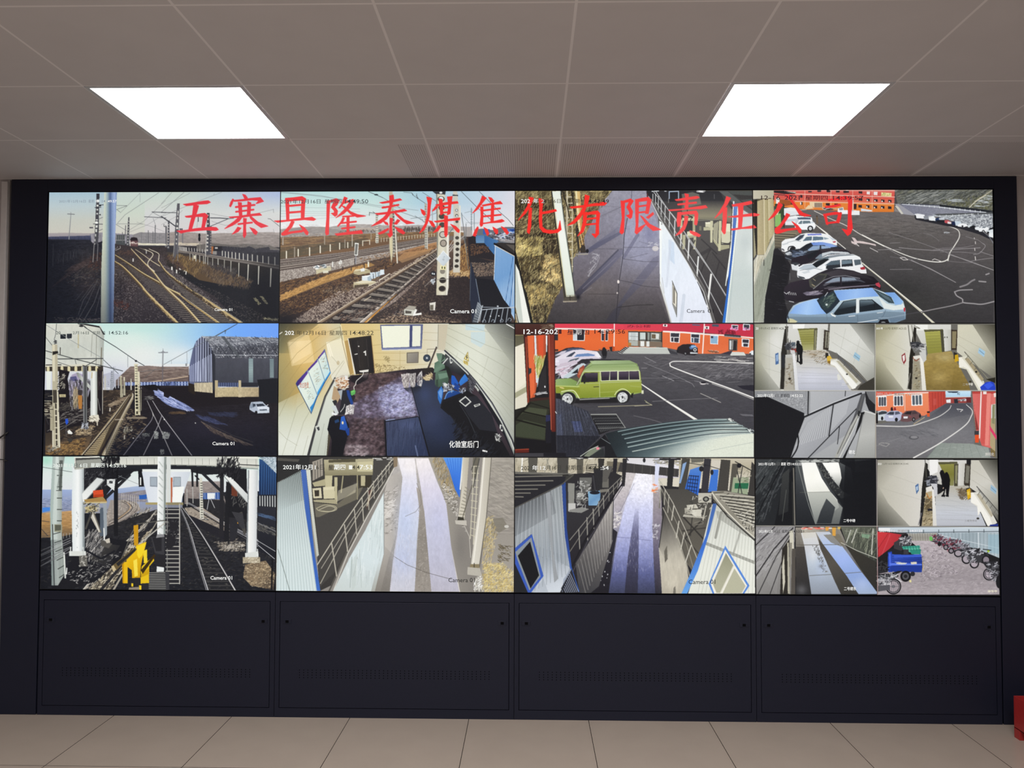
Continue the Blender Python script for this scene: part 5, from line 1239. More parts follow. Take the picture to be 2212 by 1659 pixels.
DISPLAYS.append((2, 0, """
V 1106 406 4.2214
P 4a4640 0,0 2230,0 2230,1260 0,1260
# road
G 9b9aa8/8a8896/77737e/605a60/4a4648 900,30 800,1240 900,30 1290,30 1340,400 1440,1240 290,1240 560,640 800,160
G a9aac8:.0/a2a3ba:.7/9899ae:.6/7a7884:.1 1100,30 1100,900 1080,30 1230,30 1340,400 1340,900 960,900 1020,400
B a5a7c0:.5 1130,420 180,200
B 9c9eb8:.5 1180,620 160,140
B 5c5656:.6 700,1150 300,120
B 6a625e:.5 760,940 200,120
B 544e4e:.6 1250,1150 200,120
N .07 22,22 900,30 1290,30 1340,400 1440,1240 290,1240 560,640 800,160
N .05 5,5 900,30 1290,30 1340,400 1440,1240 290,1240 560,640 800,160
# shadows on the road
G 55566c:.8/6c6d84:.3 690,580 1000,380 670,570 960,360 1040,370 960,440 760,560 700,600
P 55566c:.5 680,570 760,510 980,400 1000,420 760,560
G 3c3a48:.9/56566a:.75/6a6a84:.5 600,980 1000,560 560,960 700,830 900,620 980,560 1010,570 1000,610 860,760 700,900 600,1000
L 4a4a5a:.8 14 610,920 960,570
L 8a8894:.5 8 640,920 940,640
L 77747e:.6 5 820,170 990,180 740,300
L 6a6874:.5 6 980,180 760,280
G 4a4a5c:.75/5c5c74:.4 860,1230 1300,640 830,1240 950,1080 1100,860 1280,640 1330,620 1320,700 1180,880 1000,1060 940,1240
P 3f3d46:.5 830,1240 900,1120 1000,1060 940,1240
L 5a5a72:.5 30 1140,430 1010,640
B 6a6c94:.4 1250,400 80,120
# cracks
L 2a2830 5 1045,280 1016,440 1005,620 985,760 965,880 958,1000 945,1150 940,1240
L 4a4854 4 1085,30 1082,100 1060,180
L 55535c:.8 4 720,560 1000,560
L 5a5864:.8 4 1005,545 1340,545
L 4a4852:.8 4 1005,650 1200,675 1330,675
L 5a5862:.7 4 1070,640 1230,600
L 3a383e:.9 4 980,845 1060,860 1180,895 1330,910
L 2a2828 5 960,1090 1130,1070 1280,1065
L 3e3a3c:.9 4 690,970 940,970
L 5a5862:.6 3 1150,490 1250,520
L 8a8894:.6 4 1100,840 1330,835
L b5b4bc:.8 6 730,600 780,615 745,645 770,660
L c0bec4:.7 8 760,690 720,740 690,810
L b0aeb6:.6 6 790,640 760,720 700,790
L 9a98a0:.5 5 640,960 720,910
H c9c7cc:.6 40 12,60,60,5 720,600 800,600 740,780 680,820
E efe6e0 962,858 10,16
E d9d0cc 952,960 7,9
E c9c4c4 1300,555 30,24
H d9d8de:.7 16 20,0,40,6 1220,500 1330,500 1330,570 1270,560
# grass bank
G 8a7d58/6e6048/84714c/6a5a3e/8d7a52 0,30 300,1240 0,30 910,30 800,150 740,280 560,640 460,900 390,1010 300,1240 0,1240
H a3966a/7e724f/544b37/bfb282/655a40 3600 34,60,40,5 20,30 910,30 830,140 680,260 640,560 560,640 430,900 20,900
H 3a3328/4a4030/2e281f/5a4e38 1500 40,70,40,6 20,130 360,130 380,330 20,330
H 4a4032/7a6c4a/2e281f/9a8a60 1200 34,40,30,5 20,200 380,200 400,400 20,420
P 3a3326:.7 60,440 180,430 330,400 400,420 400,450 250,470 120,500
H 2a241c:.8/3e3428 400 30,20,30,7 60,430 400,400 400,460 120,500
H c9b87a/9a8a58/b5a468/7a6a44 900 50,65,20,6 40,480 280,470 260,680 60,660
H 2e2820/4a3e30/3a3226 600 30,50,50,7 270,500 420,480 420,600 300,600
H 2c261f/3a3022/55482f/7a6a44 2200 22,55,40,6 60,640 420,620 440,860 340,900 100,900
H d0b87e/b59a62/8e764a/e0cc94 1200 30,60,50,4 300,620 440,640 460,830 360,870 240,830
H 8a7648/c0a868/4a3e2a/d9c486 1900 30,55,50,4 110,900 460,870 390,1010 340,1120 300,1240 190,1240
P 2a241e:.6 310,920 360,880 420,930 380,980 320,970
H c9b070/a89058 200 30,80,20,4 140,900 320,930 300,1010 160,980
H 4a3e2c/2a241c 500 20,60,60,5 170,1080 330,1060 300,1230 200,1240
H d9c88c/a08c5c 160 26,60,40,4 30,560 90,500 90,580 40,600
N .3 90,60 20,30 910,30 740,280 560,640 460,900 390,1010 300,1240 22,1240
N .25 40,25 20,30 910,30 740,280 560,640 460,900 390,1010 300,1240 22,1240
H 5a4f3a/978a62/b5a878/3a3226 1800 40,62,35,5 20,30 910,30 740,280 560,640 460,900 390,1010 300,1240 22,1240
# rear lattice post
P 3a3630 430,30 560,30 620,560 600,600 560,300
H 8a7c58/5a5038/a89a6c 240 30,70,30,5 450,30 560,30 600,330 560,400
L cfc6aa 14 497,40 500,170 492,600
L b5ac90 10 490,180 492,500
L c2b898 12 545,200 545,770
L 3a4444 4 552,600 548,900
Q cfc6ac 10 9 1.1 0 497,90 497,720 545,90 548,720
G e0cf98/d9b878/b8905a 570,0 640,0 570,40 615,40 640,400 665,590 615,590 590,300
L efe6bc 10 580,40 612,400
L a87840:.8 6 620,200 655,580
L b8843c:.6 6 610,260 634,430
L 1f1c1a 8 540,40 560,200 640,590
L 2a2622 6 625,400 665,590
L 2a2622 9 460,40 500,180 520,280
Q b5ac90:.8 5 8 1 0 570,250 630,560 600,240 660,540
P 3a3430 612,560 640,520 662,540 668,596 620,598
P a09a90 575,606 690,600 684,614 580,616
E 1f1e24 680,580 14,18
# bank pipe post (white)
P 4a4434 350,40 362,40 480,1020 470,1020
G e9efe4/f2f6ee/dfe8da 380,0 560,900 362,40 436,36 565,990 490,1000
L c9c49c:.7 10 372,100 488,990
L 8a9488 6 438,40 470,330 566,960
L 1f2022 7 358,40 400,400 484,1010
L 2a2a2c 5 440,60 568,960
G 6a5e44:0/7a6c4c 520,960 525,1040 486,980 568,975 585,1010 580,1030 490,1030
P 5c564c 478,1000 570,990 588,1030 462,1036
L 2e2a24 6 523,985 524,1030
L 2e2a24 5 490,1000 545,1005
P b5aa98 458,1034 586,1030 584,1042 460,1046
B 14161e 595,1000 24,26
# near white post
P 1f201e 20,560 60,700 100,900 130,960 190,1240 150,1240 30,760
P f0f2ea 24,690 60,760 165,1235 80,1240 24,1080
P c9d0c8 24,690 36,720 100,1240 60,1240 24,1060
P 1a1b1a 24,560 70,740 120,960 185,1235 168,1235 60,760 22,640
L 2a2a28 8 24,1130 60,1240
L dfd8c8 6 30,1150 50,1240
# right building deck dark
G 3c3a3c/4a4745/3d3a3c/322f31 0,30 0,1240 1220,28 2190,28 2190,500 1940,1000 1920,1240 1830,1240 1290,180
G 3a383a/6e6a5e/8a856e/5c5a50 0,120 0,330 1540,110 1920,110 1960,140 2000,200 1990,320 1880,290 1560,290 1540,200
P 2c2c30 1220,30 1890,30 1930,120 1540,120 1290,130 1220,60
P 807e74:.7 1640,40 1700,60 1720,150 1560,180 1540,60
P 23242a 1430,40 1505,40 1505,130 1430,130
L b5c4d8 8 1427,100 1427,38 1512,34 1512,110
L 8a8a88 5 1420,140 1420,100
H f0f0f0/c9c9c9 14 26,0,5,8 1690,25 1750,25 1750,42 1690,42
H e2e2e2 4 20,0,20,5 2100,80 2170,82 2170,100 2100,100
L dfe4ea 8 1270,36 1330,32
L d9dee6 6 1385,34 1400,34
P 4a2a2c 1222,50 1235,50 1235,90 1222,90
L 6a6a6c 4 1838,60 1838,100
P 5c5f5e 1880,30 1960,30 2190,210 2190,250 2010,140
P 4f5250 1960,28 2190,28 2190,190
P 3a3838 2010,60 2190,70 2190,100 2080,110
# equipment
P bdb994 1520,290 1548,290 1545,470 1530,480
P c6c29e 1545,270 1690,260 1690,300 1545,300
P aaa684 1640,300 1665,300 1662,430 1640,430
P 2a2828 1565,310 1640,305 1640,430 1565,440
L 1f1e1e 8 1530,270 1640,270
C 1f1e20 6 1590,200 1600,250 1640,270 1620,300 1620,420
P d9d6b8 1590,400 1660,390 1670,430 1590,440
P cfccae 1755,315 1810,310 1812,360 1756,358
P e6e4cc 1756,314 1808,312 1806,330 1756,330
P b8b596 1740,360 1830,360 1830,385 1740,390
P c9c6a6 1800,300 1826,300 1820,500 1800,500
P a8a586 1830,460 1880,520 1975,520 1975,550 1890,570 1830,490
P c6c3a2 1880,300 1905,300 1895,575 1872,575
P cfcdb2 1900,390 1985,375 1985,500 1905,510
P e2e0c6 1915,330 1985,325 1985,400 1915,395
P b5b294 1550,430 1575,430 1570,560 1545,560
P bdb998 1650,420 1675,420 1665,560 1645,560
P a9a686 1590,440 1670,430 1670,450 1600,460
L 2a2828 6 1900,500 1970,510 1985,490
L 8a8a78 5 1690,300 1880,290
Q c9c6a6 7 3 1 0 1838,330 1870,310 1830,470 1860,500
P 8a886c:.6 1700,350 1720,350 1720,390 1700,390
# deck shadows
L 2a282a:.8 12 1660,480 1560,700
L 2a282a:.8 12 1720,470 1860,600
L 2a282a:.8 12 1800,560 1700,800
L 2a282a:.8 12 1820,590 1940,740
L 2a282a:.7 12 1880,680 1820,900
L 2a282a:.6 30 1690,620 1800,560
N .06 10,10 1500,560 1960,560 1940,1000 1900,1240 1700,900
# railing
L 55565a 5 1280,30 1400,180 1500,310
L cfd0d0 5 1280,36 1500,300 1600,470 1830,800 1940,980
L 8a8a8c 7 1300,30 1400,180 1560,400 1700,600 1830,800 1940,985
L d9dada 4 1300,28 1400,176 1560,395 1700,594 1830,794 1942,975
L 8a8a8c 5 1310,140 1440,330 1560,540 1700,760 1900,1150
L cfd0d0 4 1308,138 1440,326 1560,535 1700,754 1910,1160
L d0d2d2 6 1278,60 1278,130
L d0d2d2 6 1302,60 1300,180
L d0d2d2 6 1328,80 1326,220
L d0d2d2 7 1355,120 1353,270
L d0d2d2 7 1390,170 1385,330
L d0d2d2 8 1430,230 1424,410
L d9dada 9 1478,300 1472,490
L d9dada 10 1536,380 1526,600
L e2e4e2 12 1606,480 1594,720
L e6e8e6 14 1692,630 1674,880
L ecece8 17 1808,790 1774,1080
L 55565a:.8 4 1816,800 1784,1080
L 55565a:.8 3 1698,640 1680,880
# white wall
G eef4f4/dfe8f2/e6ecf6/dfe4f0 1340,300 1700,1200 1336,300 1370,330 1460,470 1600,700 1700,900 1830,1240 1440,1240 1340,900
G f4f8f6/e6ecea 1336,600 1400,600 1336,300 1362,340 1352,900 1340,890
P c6d6e8:.8 1420,470 1470,500 1475,700 1420,650
L c6cfdc:.7 30 1560,980 1530,1230
L cfd6e2:.6 20 1440,480 1400,900
L dfe6f0:.9 40 1500,800 1480,1240
L d0cfc6:.7 10 1345,860 1400,1060 1440,1220
L a8a498 6 1342,900 1380,1030 1445,1235
L b5b4ac:.6 6 1360,820 1380,960
N .02 14,60 1336,300 1460,470 1830,1240 1440,1240
L b5b2ac 8 1262,110 1340,290
L 5c5a58 18 1260,110 1345,270 1440,420 1600,680 1740,930 1840,1250
L d9dada 6 1258,115 1340,280 1440,436 1600,700 1740,950 1826,1250
L 8a8886 5 1264,106 1450,410 1610,670 1750,915 1850,1240
E d9dada 1358,332 8,10
E 6a6a68 1358,332 4,6
# wall vent
P 8a8a86 1452,848 1498,965 1492,1175 1452,1060
P e2ddcc 1458,880 1492,968 1488,1090 1458,1050
P 6a655c 1462,895 1476,925 1476,1060 1462,1045
L 55534e 5 1452,848 1498,965 1492,1175
# right pale cladding
G d6dedc/cfd6d2/bcc8c6/c6cecc 1960,200 2190,1240 2050,170 2196,260 2196,1240 1920,1240 1960,900
G 9aa4a6:.5/9aa4a6:0 2060,200 2180,330 2050,160 2196,250 2196,400 2040,330
B b0babc:.7 2120,500 60,90
B e9efee:.7 2170,640 40,100
B b8c2c2:.6 2080,780 80,40
Q bcc6c4:.8 4 14 1 0 2062,200 2196,320 1975,1240 2180,1240
Q e9efec:.6 4 14 1 0 2068,200 2200,320 1982,1240 2188,1240
P e6eee8 2050,180 2070,190 1985,900 1945,1240 1930,1240 1990,700
P f0f4f0 2010,120 2022,125 1998,700 1940,880 1948,800 1990,500
G 6a8ac6/2f5cb0/2a60b8/2e74c8 2030,150 1920,1240 2018,130 2050,170 2040,300 1990,760 1936,1230 1910,1230 1960,880 2000,500
L 24489a:.6 5 2020,160 1996,560 1950,940
L e9efea 8 1955,780 1940,890
P d0d4c8 2196,30 2200,30 2200,1240 2194,1240
G 000:0/0a0a10:.3 0,900 0,1240 300,900 1300,900 1430,1240 290,1240
T f0f0ee 80,110 162,148 202
T f0f0ee 192,108 236,150 年
T e0e0dc:.8 262,112 294,146 2
T 55503c 374,108 440,148 6日
T 4a4432:.7 500,110 530,148 星
T 3c382c:.7 575,108 610,148 期
T 33302e 690,108 878,146 4:42:49
T 24242c 1584,1102 1748,1138 Camera
T 1a1a1e 1776,1102 1830,1138 01
""", 'wall display showing a grassy bank, a road and a white-walled railing deck'))
DISPLAYS.append((3, 0, """
V 1620 404 4.1423
P 4a4849 0,0 2230,0 2230,1260 0,1260
V 1620 404 4.1423
G 6e6a6a/5c5856/4a4849/403e40/343335 1400,200 1300,1220 210,200 1300,200 2180,200 2180,1220 110,1220
B 5a5558:.6 1900,560 300,160
B 3a3a38:.7 1400,1050 400,220
B 736c68:.6 1100,330 400,80
B 2f3030:.5 1350,900 220,120
N .06 40,10 210,230 2180,230 2180,1220 110,1220
N .07 5,4 210,230 2180,230 2180,1220 110,1220
H 8a8684:.4/2e2c2e:.4 400 60,0,10,3 600,250 1700,260 1900,420 1000,480
# hill
G 6a6b66/5a5c58/55584f/6c6a62 1300,20 2170,260 1290,22 2172,22 2172,260 1320,160
H 8a8c86/4a4c48/7a7a68/3c3e3c/6a6c6a 1400 50,25,15,5 1300,22 2172,22 2172,240 1360,150
H 9a9c98/4e5250 260 70,20,10,4 1400,60 1800,30 1800,120 1400,140
H 7a7a5e/55563f 300 20,80,30,5 1700,120 2172,60 2172,210 1800,170
H c9d0d6:.7 40 40,0,10,6 2020,90 2170,70 2170,180 2000,170
H b5bcc2:.6 24 50,0,10,6 1780,110 1900,110 1900,130 1780,130
L b5ae96 7 1955,190 2020,120 2172,24
L dcd8c8 5 1960,180 2030,118 2110,70
# retaining walls
G 7a7c8c/8a8c98/6e7080 1350,150 2170,230 1340,150 1480,150 1700,160 2180,220 2180,262 1700,265 1500,250 1440,250
N .12 6,6 1340,150 2180,220 2180,262 1440,250
G 9a9ea8/b0b6bc/8e9298 1480,250 2180,420 1620,240 2180,230 2180,420 1960,340 1700,270
H c9ced2/7a7e86/e2e6e8/5e626a 700 12,20,60,5 1660,250 2178,235 2178,410 1900,330
P 55585a 1640,238 2180,222 2180,236 1700,262
L 3a3d40 7 1350,145 1700,158 2000,190 2172,210
L 22252a 14 1700,165 2000,198 2172,222
L e6ebee 5 1360,152 1700,178 2010,216 2110,224
L 55585c 5 1640,258 2000,240 2172,222
Q e9eef0 5 14 1 0 1420,146 2060,210 1420,156 2060,224
L e2e8ea 5 1470,262 1800,254 2000,240
Q dfe4e8 5 7 1 0 1640,254 2040,232 1640,264 2040,244
P 9c9ca4 1292,150 1330,150 1480,250 1440,250 1366,240
P c9c9c4 1290,165 1320,170 1365,240 1350,240
P d0ccbe 1300,158 1330,180 1370,238 1360,238 1310,180
P 8a8482 1290,175 1340,225 1290,215
# red building
G d9625a/d4584e/e07a5e 0,22 0,150 208,22 1292,22 1288,152 208,140
G e8853c/e2823c/d97a30 0,130 0,220 208,128 1288,150 1284,222 1090,222 500,200 310,180 208,170
L efc9b8 6 400,62 1292,88
L f0cdb0 6 400,128 1288,150
L e6b8a8 5 330,22 1292,28
L efd0c0:.8 4 486,30 486,190
L efd0c0:.8 4 720,30 720,200
L efd0c0:.8 4 915,30 915,210
L efd0c0:.8 4 1090,30 1090,218
P efc9bc:.4 208,22 1292,22 1292,40 208,34
P e6d9a0 1172,46 1264,52 1262,84 1170,78
H 8a9a4a/c9c080 20 12,80,10,5 1178,52 1258,56 1258,80 1178,76
P e9e4e2 1040,40 1070,40 1068,66 1040,64
P e9e4e2 1104,42 1138,42 1136,72 1104,70
Q 3a3236 18 3 1 -.2 600,35 850,42 630,35 880,42
Q f0e6e2 5 3 1 -.2 600,24 850,30 630,24 880,30
P 33292e 680,24 706,26 706,46 680,44
P 33292e 516,36 548,36 548,48 516,48
P 33292e 832,34 860,34 860,52 832,52
P 33292e 968,36 1002,38 1002,58 968,56
P 33292e 1038,102 1068,104 1068,126 1038,124
P 33292e 1106,106 1138,108 1138,130 1106,128
P 33292e 1170,110 1200,112 1200,134 1170,132
P 33292e 1234,112 1262,114 1262,136 1234,134
P 33292e 968,98 1002,100 1002,122 968,120
P 33292e 966,158 998,160 998,184 966,182
P 33292e 1034,160 1066,162 1066,186 1034,184
P 33292e 1102,164 1134,166 1134,190 1102,188
P 33292e 1168,166 1200,168 1200,192 1168,190
P 33292e 1232,170 1262,172 1262,196 1232,194
P 33292e 674,142 710,144 710,166 674,164
P 33292e 752,146 784,148 784,168 752,166
P 33292e 925,150 950,150 948,196 925,196
P 5a3a36 356,136 380,136 380,158 356,158
P 33292e 444,132 466,132 466,160 444,160
P 33292e 444,70 466,72 466,96 444,94
P efe6e0 445,134 455,134 455,158 445,158
P f0e9e4 1040,112 1052,112 1052,124 1040,124
P f0e9e4 1110,116 1120,116 1120,128 1110,128
P f0e9e4 1174,120 1184,120 1184,132 1174,132
P f0e9e4 1240,124 1250,124 1250,134 1240,134
P f0e9e4 1036,170 1048,170 1048,184 1036,184
P f0e9e4 1106,176 1116,176 1116,188 1106,188
P f0e9e4 1172,178 1182,178 1182,190 1172,190
P e6cfa8 530,130 640,130 640,180 530,178
P 55423a 572,140 640,140 640,180 572,180
Q d9c8b0 6 5 1 0 572,140 640,140 572,182 640,182
P e9d0a8 520,160 570,190 500,198 490,190
P c9a888 640,182 780,188 780,200 640,196
P a0552c 260,110 360,120 360,160 310,170 260,150
P 2a2628 208,32 300,32 410,46 400,60 300,62 208,50
P c9c4b8 300,40 410,44 400,54
L 3a3436 6 208,66 380,76
# left interior building
G cfc9b4/b8b296 24,30 210,30 22,28 208,28 208,100 22,108
Q b8b2a0:.7 4 8 1 0 24,30 24,104 206,30 206,98
P 8a7f62 60,110 206,100 214,400 120,600 60,600
G bdb08a/a69a78/8f855f 60,0 210,0 62,112 118,108 122,604 60,606
G c2b690/a3986f 120,0 160,0 120,108 158,106 168,500 126,600
G c9bd98/b0a47c 160,0 210,0 160,106 206,102 212,420 170,470
N .05 6,6 60,110 206,100 214,400 120,600 60,600
L e9dfc0 5 120,110 124,600
L e0d6b4 4 160,108 166,490
P 2a2620 24,120 60,112 60,605 48,600 24,300
P 1f1b18 38,112 60,110 60,602 50,600
P 9a9478 24,300 50,600 24,640
P 55503e 58,108 130,100 60,128
G c0bfb0/b0b3a8/a9ad9e 30,800 200,800 24,660 60,610 122,608 214,400 216,560 180,760 150,900 116,1210 24,1212
P cfc9b4 60,608 122,606 120,640 50,780 30,840 30,700
P d6d0bc 122,606 186,480 212,410 214,470 130,640
P 8a9080:.5 130,640 214,480 205,560 170,780 60,1200 26,1200 30,880
Q 8f9688:.5 4 16 1 0 40,900 200,480 30,1210 116,1200
L 3a3832 7 118,650 118,700
L 3a3832 5 166,745 182,735
H 7a7f70:.5 160 60,80,10,3 30,700 210,480 160,880 110,1200 30,1200
L e2e0d2 6 30,840 60,610
# shadow strip
P 232226 216,540 240,545 300,600 360,700 330,900 300,1020 340,1120 330,1215 116,1215 150,960 180,760 205,570
P 1b1b1f 130,980 170,780 205,600 300,620 340,760 300,960 330,1215 116,1215
H 6a6a70:.4 30 40,-10,10,3 160,680 330,690 320,1100 150,1160
L 8a8a90:.7 4 350,770 352,830
G 7c7462/5a5448 215,400 215,560 216,370 420,390 440,420 300,470 270,540 216,550
Q 3a352e 5 6 1 0 216,415 216,540 400,425 290,545
Q b5aa8a:.7 4 5 1 0 216,405 216,520 410,415 280,525
# machine by the wall
P 3a4a34 218,150 300,150 300,360 218,360
P 8ab86a 218,240 270,235 275,350 218,355
P d9e2c8 218,200 260,210 240,250 218,240
L 1a1a1c 6 300,160 300,360
L 2a2a2c 5 218,160 300,160
P e9e9e6 230,100 260,100 258,150 230,150
# distant parked white cars
P e9ebec 300,190 360,182 440,195 450,230 330,240 300,230
P 8a98a8 350,215 440,215 440,235 350,240
P dfe4e8 300,215 420,215 440,245 320,262 300,250
P eef0f2 330,268 400,255 480,262 548,272 556,300 480,300 330,330
P 55657a 420,272 480,268 540,275 540,290 420,290
P c9d0d8 310,290 420,280 440,310 400,330 310,335
P e2e6ea 310,310 400,300 400,340 310,340
P f2f4f6 395,345 430,305 470,290 540,292 575,320 584,350 570,375 520,385 400,375
P 6a7c86 425,325 450,300 530,300 540,322 440,330
L f2f4f6 5 468,298 462,328
P c9d4dc 540,305 575,318 545,322
E 1f1f24 535,370 26,26
E c9cccf 535,370 15,16
P 2a2a2e 480,380 520,384 500,390
P b5a698 420,200 500,196 500,205 430,210
# person
P 6a5a48 588,262 598,258 604,270 604,300 606,330 600,332 596,305 594,330 588,330 590,290 586,280
E 4a3a30 594,260 6,7
# white van
P f0f2f4 782,190 830,178 835,205 870,205 872,240 800,240 780,220
P 8a98a4 792,190 826,184 828,205 796,208
E 2a2628 808,232 10,10
P eceef0 900,205 976,210 976,248 900,248
P c9ccd2 900,205 925,205 925,215 900,215
P d0d6de 990,190 1085,205 1086,218 990,215
L e6eaee 5 995,196 1085,208
P 4a4044 655,180 730,192 735,205 660,205
H e9e9ec/3a3436 20 20,0,20,5 655,180 740,192 740,206 655,204
L c9ced6 5 920,100 918,210
# lot lines
C e9e4dc 5-6 570,212 700,275 860,345 1000,430 1200,530
C f2f0e8 6-9 1000,425 1200,525 1400,610 1540,650 1680,668 1760,650 1785,600
C e6e4dc 10-6 1770,655 1785,590 1830,520 1870,450 1870,400 1840,370 1760,342
L f2f0e8 5-14 575,330 690,420
L e6e4dc 7 690,420 850,550
L c9c4b0 8-14 1000,680 1300,920 1535,1118
L f0eee6 5-8 1000,674 1300,914 1540,1108
L d9d5c0 14-22 1550,1130 1660,1230
L 6a6868 3 1560,1130 1660,1216
P d6c6c4 905,446 935,455 955,480 1000,482 1120,510 1125,525 1060,510 960,498 940,512 970,528 905,500 900,478 930,490
L e9e4e0 6 940,500 970,526
L c9c4c2 6 1070,542 1140,578
L 9a9698 4 1140,560 1280,555 1350,560
L 9a9698 4 1200,530 1300,590 1400,640 1600,720 1840,850
L a09c9e 5 1440,650 1640,745 1840,850
L 8a8688 4 1240,405 1450,470 1700,560 1950,660 2180,740
L a5a1a2 5 1780,600 1950,655 2180,740
L 9a9698 5 1330,540 1500,555 1650,565 1900,550 2060,540
L 8a8688 4 1640,560 1720,545 1900,540 2000,520
L 8a8688 4 1700,575 1900,580 2020,590
C 9a9698 5 2080,500 2105,520 2090,550 2050,590 2000,600
L 8a8688 4 1930,440 2040,470 2080,500
L 9a9698 4 2060,575 2180,615
L 9a9698 4 1980,660 2060,645 2180,630
L 7a7678 4 1780,660 1880,670 2000,675
C 7a7678 4 1550,410 1620,430 1680,470 1690,480
L 8a8688 4 1250,500 1340,495
L 8a8688 4 1250,735 1450,733
L 77757a 3 1250,620 1380,640 1500,640
L dfdad6 5 1340,630 1380,626 1410,648 1370,650 1340,630
L dfdad6 5 1630,650 1650,640 1705,660 1690,664
L dfdad6 7 2015,620 2018,648
L dfdad6 6 2010,545 2012,565
L dfdad6 6 2016,485 2017,505
L dfdad6 5 2006,450 2008,462
C 8f8b8c 9 1530,1115 1650,1090 1800,1060 1910,1030
C 9a9698 11 1830,935 1850,970 1900,1000 1910,1030 2000,1040 2080,1045 2190,1020
C 9a9698 10 1830,935 1880,920 1990,915
C 8a8688 14 1880,890 1940,870 1980,840 2010,825
L 9a9698 12 2050,840 2110,845
L 9a9698 12 2112,780 2140,770
L 55535a:.7 6 1400,1135 1540,1112
H e2e6ea/9a9ca0 14 24,10,20,4 1740,400 1790,405 1770,412 1740,406
# cars along far wall
P 2a2a30 1470,270 1900,340 2080,390 2180,460 2180,480 2050,420 1880,370 1480,290
P eef0f2 1470,240 1500,236 1560,246 1562,280 1480,276
P 2a2c32 1470,250 1482,248 1486,278 1470,274
P 8a8e96 1550,258 1596,254 1600,285 1556,288
P eef2f4 1596,266 1640,260 1660,275 1655,300 1600,296
P 2a3a5a 1655,280 1690,268 1700,300 1660,306
P c9d0d8 1690,276 1735,272 1740,290 1690,290
P 22242a 1660,295 1740,295 1736,316 1680,312
P c0545a 1738,296 1770,292 1795,310 1786,326 1742,318
P e9e2e2 1765,305 1800,312 1800,328 1765,325
P 1f2a4a 1800,310 1830,302 1840,335 1810,338
P c9d6e0 1830,300 1880,305 1895,330 1840,345
P f0f2f4 1850,340 1880,322 1930,325 1950,345 1910,356 1860,350
E 3a3a40 1900,348 9,9
P d6dee2 1945,340 1975,335 1985,352 1950,360
P 1f2126 1965,352 2000,338 2020,352 2010,372 1975,368
P eaeef0 2010,360 2040,352 2060,365 2050,385 2015,378
P f2f4f6 2045,380 2070,350 2120,350 2140,370 2110,395 2050,395
P 55606a 2070,362 2090,352 2120,352 2100,362
E 2a2a2e 2088,394 13,13
E c9ccce 2088,394 6,6
P dfe6ea 2110,400 2140,370 2178,366 2178,420 2130,415
P 22242a 2130,385 2150,362 2178,358 2178,372
P eef2f4 2135,440 2140,410 2178,405 2178,450
E 1a1a1e 2130,405 10,10
L 8a8e98:.8 6 2090,400 2140,440 2178,500
# car 1 white suv
P eef0f0 275,545 278,490 310,465 390,455 450,420 500,410 640,412 705,425 740,455 772,475 775,520 700,525 620,545 520,560 400,560 310,580 280,572
P 8a98a8 398,470 440,430 485,420 470,455 430,480
P 3a4450 398,472 442,432 484,422 465,450 428,478
P 5a7080 465,482 500,445 550,440 548,475
P 5f7688 560,440 650,445 652,470 556,478
P 8fa0ac 655,446 705,460 660,470
P 7a84d0 508,418 630,415 638,428 512,432
P c9d2da 700,440 740,458 770,475 735,475
P b03a48 735,485 765,482 760,495 740,496
C 2a2a2e 10 335,560 345,535 380,530 400,545
E 1f1f22 375,560 26,26
P c9cfd2 280,510 330,495 340,505 290,520
P 6a6a70 278,545 300,555 305,572 282,565
L 9aa0a4 4 330,495 400,478 440,485 470,485
P f6f8f8 452,480 470,478 468,495 452,495
# car 2 blue black
P 2c3038 308,620 312,580 350,560 440,550 500,510 540,495 640,490 720,505 790,530 840,548 700,560 600,600 480,630 380,655 320,650
G 6f8fd6/8aa8e0 550,490 740,540 540,496 640,490 720,505 780,530 700,540 660,518 560,520
P 22262c 445,550 500,512 550,500 520,535 480,560
P 8fa6c4 510,560 560,525 620,522 618,550 530,570
P 93aac8 632,522 700,530 720,545 634,552
P c2c8ce 310,590 350,575 370,590 330,605
H 55627a/8a9ab0 30 40,-5,10,6 380,570 480,560 480,610 380,630
L d9dde2 5 312,596 330,606 368,602
L 8a92a0 4 310,630 380,656 
L b8c4d0 4 480,575 540,565 620,556
# car 3 maroon-black
P 26222a 362,680 366,640 420,620 500,605 560,580 620,555 700,545 840,552 890,580 905,595 700,600 600,640 460,700 420,740 380,740
P 3a3438 620,556 700,546 840,552 860,565 700,575 640,580
P 1f2228 500,620 560,580 610,562 600,590 560,630 520,640
P 7a8894 575,640 620,600 700,580 820,580 810,590 690,600 620,640
P c6ccd0 640,590 720,572 800,575 870,580 895,595 860,596 720,590 640,620
P d9dce0 362,690 420,690 440,720 420,750 372,740
P 3a3e44 366,676 410,672 440,684 400,704
L e9ecee 5 366,690 400,705 440,690
L 9aa0a4 5 370,735 420,748
# car 4 white suv
P eceef0 415,780 420,720 470,690 550,680 620,640 690,605 780,597 920,598 980,625 1000,690 1035,735 1040,770 940,770 800,760 640,800 480,825 420,805
P b8c2ca 425,730 480,695 560,685 600,720 520,745
G 4a545c/6c7a84 560,700 720,620 552,690 620,640 695,615 712,640 640,690 590,720
P 1f2226 552,690 580,670 660,640 710,642 640,690 590,720
P 8a929a 695,612 790,600 920,602 960,612 800,625 710,640
L f4f6f6 8 700,640 800,622 940,612 985,640
P 2c3036 660,725 720,660 800,650 805,715 700,735
P 55646e 665,700 720,660 798,652 798,690
P 2c3036 815,650 910,645 918,705 815,712
P 6a7c88 818,655 905,650 910,680 816,690
P 55626c 925,650 985,645 990,690 935,700
P a8303c 980,720 1020,708 1028,735 990,738
P d0d6da 455,760 520,745 535,760 480,775
P 4a4e54 420,790 480,805 490,820 440,818
